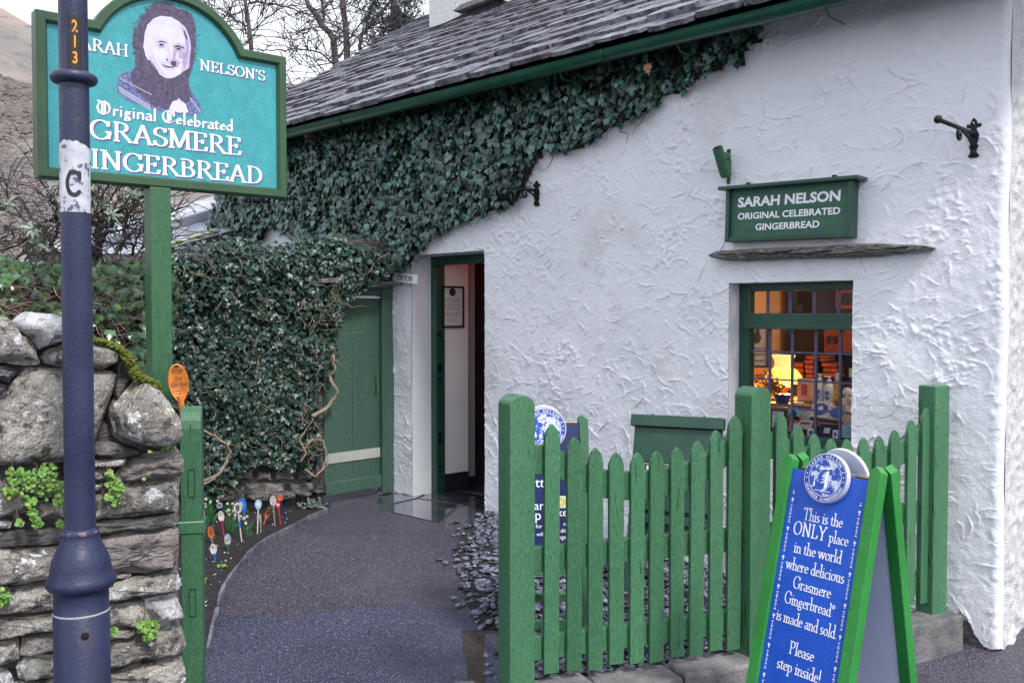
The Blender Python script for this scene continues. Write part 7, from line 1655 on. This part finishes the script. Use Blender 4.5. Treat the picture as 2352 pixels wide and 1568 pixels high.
# ================================================================== HEDGE, SHRUB, TREES
RL = [(0, -.5), (.10, -.3), (.15, -.02), (.13, .25), (.05, .45), (0, .5)]
LFR = leaf_meshes('leaf', LEAFR, range(30, 34), outline=[(a, b) for a, b in RL], fold=.5); LFH = leaf_meshes('leaf', LEAF3, range(40, 45))
hed = thing('ivy_hedge', 'green ivy and bramble hedge with brown twigs on top of the stone wall', 'hedge', (-2.4, 4.6, .0))
def hedgetop(x, y): return 1
hpoly = [(-60, 640), (0, 590), (60, 612), (120, 606), (200, 622), (260, 615), (330, 600), (400, 590), (402, 700), (380, 860), (330, 870), (300, 850), (268, 800), (200, 760), (150, 740), (100, 722), (40, 740), (-60, 760)]
Ms = []; tw = MB(); nt_ = 0
while len(Ms) < 2300:
    x = R.uniform(-60, 402); y = R.uniform(585, 872)
    if not inpoly(x, y, hpoly): continue
    if x < 165 and y > 655 and R.random() < .85: continue
    if 210 < x < 300 and y > 735 and R.random() < .75: continue
    Y = 4.25 + (x / 400) * .75 + R.uniform(-.18, .35) - (y - 700) * .0012
    Ms.append(orient(atd(x, y, Y), (R.gauss(.2, .45), -1, R.uniform(-.1, 1.1)), (R.gauss(0, .7), -.3, -1), R.uniform(.032, .066)))
plant_leaves(hed, LFH, Ms, LEAF3, top=260)
for k in range(620):
    x = R.uniform(-60, 330); y = R.uniform(650, 835)
    if not inpoly(x, y, hpoly): continue
    P = squiggle(atd(x, y, 4.2 + x / 400 * .7 + R.uniform(-.1, .2)), (R.gauss(0, 1), R.gauss(0, .3), R.gauss(-.1, .5)), R.randint(4, 9), .035, .25); tw.tube(P, [.0035 * (1 - .1 * i) for i in range(len(P))], 4)
o = tw.build('dry_twigs', mk('dry_bramble', (.20, .13, .10), (.34, .24, .19), 12, rough=.85), hed); o['kind'] = 'stuff'
mb = MB()
for k in range(60): x, y = R.uniform(-60, 380), R.uniform(680, 850); mb.ball(atd(x, min(y, 860), 5.1 + x / 900), (.22, .10, .16), 8)
hb_ = [(-60, 690), (100, 660), (330, 640), (345, 860), (300, 850), (200, 770), (-60, 770)]
mb = MB(); P = [atd(x, y, 5.1 + max(0, x) / 800) for x, y in hb_]
FH = Fr(atd(100, 700, 4.85), (.95, .30, 0)); matbacking(FH, [FH.on(x, y) for x, y in [(-80, 655), (60, 640), (200, 648), (330, 628), (400, 620), (402, 900), (340, 905), (200, 800), (-80, 790)]], 'branch_mass', hed, 0, .10, .05, STEMB)
# rhododendron with bare branches
shr = thing('rhododendron', 'straggly rhododendron with bare dark branches and few pale leaves left of the sign post', 'shrub', tuple(atd(230, 650, 5.6) * 1.0)); shr.location.z = .3
S2 = lambda x, y: (x * .3046, 441 + .3046 * y)
lim = [([(700, 560), (715, 420), (765, 280), (745, 160), (735, 40), (720, -60)], .028), ([(735, 520), (760, 400), (830, 250), (900, 150), (960, 60)], .02), ([(850, 530), (860, 470), (930, 370), (945, 250), (955, 100)], .014), ([(770, 280), (850, 180), (930, 120), (1000, 40)], .014),
       ([(400, 560), (410, 430), (370, 330), (290, 250), (210, 160), (150, 40)], .014), ([(390, 400), (440, 260), (430, 120), (400, 20)], .011), ([(330, 300), (250, 330), (120, 400), (-40, 460)], .010), ([(60, 600), (120, 500), (230, 420), (330, 340)], .009), ([(1000, 480), (1020, 380), (1060, 280), (1110, 180)], .009), ([(1010, 500), (1080, 420), (1120, 400)], .007), ([(240, 240), (130, 180), (20, 130), (-40, 90)], .008), ([(560, 560), (600, 400), (640, 250), (690, 100), (700, 0)], .012), ([(150, 560), (230, 480), (330, 470), (420, 440)], .008), ([(880, 300), (960, 260), (1050, 230), (1100, 250)], .008)]
mb = MB(); tips = []
def branch_px(pts, r, Y, cf, mb, kids, rr, rk=.5, ln_=.35, spread=.7, up=.2, step=.05, levels=2, n=6, tips=None, minr=.0015):
    P = [atd(*cf(x, y), Y + rr.uniform(-.12, .12) * (Y * .05)) for x, y in pts]; Q = []
    for i in range(len(P) - 1):
        for k in range(4): Q.append(P[i].lerp(P[i + 1], k / 4) + Vector([rr.gauss(0, r * .4) for _ in range(3)]))
    Q.append(P[-1]); m = len(Q); mb.tube(Q, [r * (1 - .55 * i / m) for i in range(m)], n)
    def grow(p, d, L, r_, lv):
        k = max(3, int(L / step)); S_ = squiggle(p, d, k, L / k, .16, -up * .1, rr); mb.tube(S_, [max(minr, r_ * (1 - .7 * i / k)) for i in range(len(S_))], max(3, n - 2))
        if tips is not None: tips.append((S_[-1], (S_[-1] - S_[-2]).normalized()))
        if lv > 0:
            for _ in range(rr.randint(2, 4)): i = rr.randrange(1, len(S_)); dd = (S_[i] - S_[i - 1]).normalized() + Vector((rr.gauss(0, spread), rr.gauss(0, spread), rr.gauss(up, spread))); grow(S_[i], dd, L * rr.uniform(.4, .7), r_ * .55, lv - 1)
    for _ in range(kids):
        i = rr.randrange(2, m); dd = (Q[i] - Q[i - 1]).normalized() * .5 + Vector((rr.gauss(0, spread), rr.gauss(0, spread * .6), rr.gauss(up, spread * .6))); grow(Q[i], dd, ln_ * rr.uniform(.5, 1.2), r * rk * (1 - .5 * i / m), levels)
    if tips is not None: tips.append((Q[-1], (Q[-1] - Q[-2]).normalized()))
rr = random.Random(4)
for i, (p_, r_) in enumerate(lim): branch_px(p_, r_, 5.7 + .25 * math.sin(i * 2), S2, mb, 12, rr, .42, .40, .7, .1, .06, 1, 7, tips, .0024)
o = mb.build('branches', BARKS, shr, smooth='all')
Ms = []
for (p, d) in tips:
    if rr.random() > .15: continue
    for k in range(rr.randint(4, 7)):
        a = k * 1.1 + rr.random(); o_ = d.orthogonal().normalized(); o_ = (Matrix.Rotation(a, 3, d) @ o_); dn = (o_ + d * .2 + Vector((0, 0, -.35))).normalized(); s_ = rr.uniform(.05, .085)
        Ms.append(orient(p + dn * s_ * .5, d + Vector((0, -.2, .5)), dn, s_))
plant_leaves(shr, LFR, Ms, LEAFR, top=200)
# bare trees beyond the roof
S5 = lambda x, y: (514.5 + .3046 * x, .3046 * y)
def tree(label, limbs, Y, kids, mat=BARK, ln_=1.3, name='bare_tree', rr=None, levels=2, lean=None, minr=.010):
    base = atd(*S5(*limbs[0][0][0]), Y); root = thing(name, label, 'tree', (base.x, base.y, 0), group=None)
    mb = MB(); mb.tube([Vector((base.x, base.y, -.2)), Vector((base.x + .1, base.y, base.z * .5)), base], [limbs[0][1] * 1.5, limbs[0][1] * 1.2, limbs[0][1] * 1.02], 9); p_, r_ = limbs[0]
    P = [atd(*S5(x, y), Y) for x, y in p_]; m = len(P); mb.tube(P, [r_ * (1 - .35 * i / m) for i in range(m)], 9); mb.build('trunk', mat, root, smooth='all')
    mb = MB(); branch_px(limbs[0][0], limbs[0][1] * .6, Y, S5, mb, kids, rr, .35, ln_, .6, .25, .3, levels, 6, None, minr)
    for p_, r_ in limbs[1:]: branch_px(p_, r_, Y, S5, mb, kids, rr, .45, ln_, .6, .25, .3, levels, 6, None, minr)
    mb.build('branches', mat, root, smooth='all')
rr = random.Random(11)
tree('bare tree with a thick upright trunk and steep right limbs, nearest the chimney', [([(935, 620), (930, 480), (925, 330), (915, 180), (895, 60), (885, -120)], 0.109), ([(950, 520), (1000, 430), (1050, 270), (1090, 130), (1140, -20), (1170, -120)], 0.071), ([(1050, 260), (1130, 170), (1200, 90), (1280, -10)], 0.034), ([(943, 300), (1000, 215), (1060, 140), (1095, 60)], 0.029), ([(895, 240), (820, 170), (740, 80), (650, 60), (500, 40)], 0.021), ([(1040, 360), (1130, 330), (1210, 360)], 0.013)], 27, 4, rr=rr)
tree('bare forked tree in the middle with a long arching left limb', [([(845, 640), (845, 520), (835, 400), (825, 300), (790, 240), (740, 200), (690, 110), (640, 50), (600, -60)], 0.092), ([(748, 210), (748, 110), (742, 0), (740, -100)], 0.046), ([(850, 450), (890, 400), (925, 340)], 0.029), ([(822, 480), (760, 420), (680, 385), (560, 370), (430, 380), (290, 380), (210, 370)], 0.025), ([(820, 600), (740, 575), (690, 585), (640, 635), (560, 645), (470, 660)], 0.029), ([(800, 590), (740, 520), (690, 460), (640, 430), (600, 400)], 0.021), ([(835, 470), (740, 490), (640, 510)], 0.015), ([(845, 290), (880, 250), (865, 220)], 0.013)], 24, 4, rr=rr)
tree('slender bare tree at the left just above the big sign', [([(206, 420), (204, 340), (190, 220), (176, 110), (160, 20), (150, -80)], 0.055), ([(190, 215), (140, 180), (90, 150), (40, 130), (-30, 105)], 0.021), ([(180, 30), (250, 15), (330, 25), (440, 45), (540, 75), (640, 110), (760, 110)], 0.025), ([(195, 250), (240, 210), (280, 180)], 0.013), ([(200, 330), (150, 300), (145, 240), (150, 200)], 0.013), ([(190, 200), (240, 250), (220, 290)], 0.011), ([(170, 60), (120, 20), (60, -20)], 0.013)], 21, 5, rr=rr, ln_=1.6)
# evergreen, dark, beside the chimney
base = atd(*S5(1330, 400), 26); root = thing('evergreen_tree', 'dark ragged evergreen tree between the bare trees and the chimney', 'tree', (base.x, base.y, 0))
mb = MB(); mb.tube([Vector((base.x, base.y, -.2)), base, atd(*S5(1290, 100), 26), atd(*S5(1270, -150), 26)], [.35, .2, .12, .05], 8); mb.build('trunk', BARK, root)
Ms = []; lvx = [(np.array([(-.5, 0, 0), (0, .12, .1), (.5, 0, 0), (0, -.12, -.1)], float), np.array([[0, 1, 2], [0, 2, 3]]))]; bb = MB()
for k in range(230):
    x = R.gauss(1300, 110); y = R.uniform(-120, 400)
    if x < 1100 + y * .2 or (x > 1520): continue
    if y < 110 and noise.noise(Vector((x * .02, y * .02, 0))) > -.02: continue
    c = atd(*S5(x, y), 26 + R.uniform(-1, 1)); d = Vector((R.gauss(0, 1), R.gauss(0, .5), R.uniform(-.3, .8))).normalized()
    bb.tube([c - d * .25, c + d * .35], [.02, .008], 4)
    for j in range(26): p = c + Vector((R.gauss(0, .2), R.gauss(0, .2), R.gauss(0, .17))); Ms.append(orient(p, (R.gauss(0, 1), -1, R.gauss(0, 1)), (R.gauss(0, 1), 0, R.gauss(0, 1)), R.uniform(.07, .16)))
for k in range(40):
    y = R.uniform(-60, 260); c = atd(*S5(1120 + R.gauss(0, 18) - y * .05, y), 26); 
    for j in range(16): p = c + Vector((R.gauss(0, .16), R.gauss(0, .2), R.gauss(0, .2))); Ms.append(orient(p, (R.gauss(0, 1), -1, R.gauss(0, 1)), (R.gauss(0, 1), 0, R.gauss(0, 1)), R.uniform(.07, .14)))
bb.build('branches', BARK, root); o = scatter('crown', lvx, Ms, CONIF, root)
# scrub woodland on the far slope beside the roof
mb = MB(); rr = random.Random(5)
for k in range(260):
    x = rr.uniform(540, 1000); Y = rr.uniform(60, 120); b_ = atd(x, 300, Y); X = b_.x; zg = hillz(X, Y); h = rr.uniform(3.5, 7)
    p = Vector((X, Y, zg - .3)); q = p + Vector((rr.gauss(0, .3), 0, h)); mb.tube([p, p.lerp(q, .5) + Vector((rr.gauss(0, .2), 0, 0)), q], [.12, .08, .03], 4)
    for j in range(9): a = p.lerp(q, rr.uniform(.25, .95)); e = a + Vector((rr.gauss(0, .9), rr.gauss(0, .9), rr.uniform(.3, 1.6))); mb.tube([a, a.lerp(e, .5) + Vector((0, 0, .15)), e], [.04, .03, .012], 3)
o = mb.build('far_woodland', mk('far_twigs', (.20, .16, .15), (.30, .24, .22), .2, rough=1)); tag(o, 'brown leafless woodland on the slope beyond the roof', 'woodland', kind='stuff')
mb = MB()
for k in range(5200):
    x = rr.uniform(-20, 100); y = rr.uniform(60, 640); Y = rr.uniform(50, 170); b_ = atd(x, y, Y); zg = hillz(b_.x, Y); s_ = rr.uniform(.15, .5) * Y / 110
    mb.ball((b_.x, Y, zg + s_ * .05), (s_ * rr.uniform(.8, 1.6), s_, s_ * rr.uniform(.2, .5)), 6)
o = mb.build('hill_scrub', mk('hill_scrub', (.18, .16, .155), (.27, .23, .215), .3, rough=1, island=True, rnd=.18, bump=1, bscale=3, bdist=.4)); tag(o, 'low brown scrub and bracken dotted over the fell side at the left', 'scrub', kind='stuff')
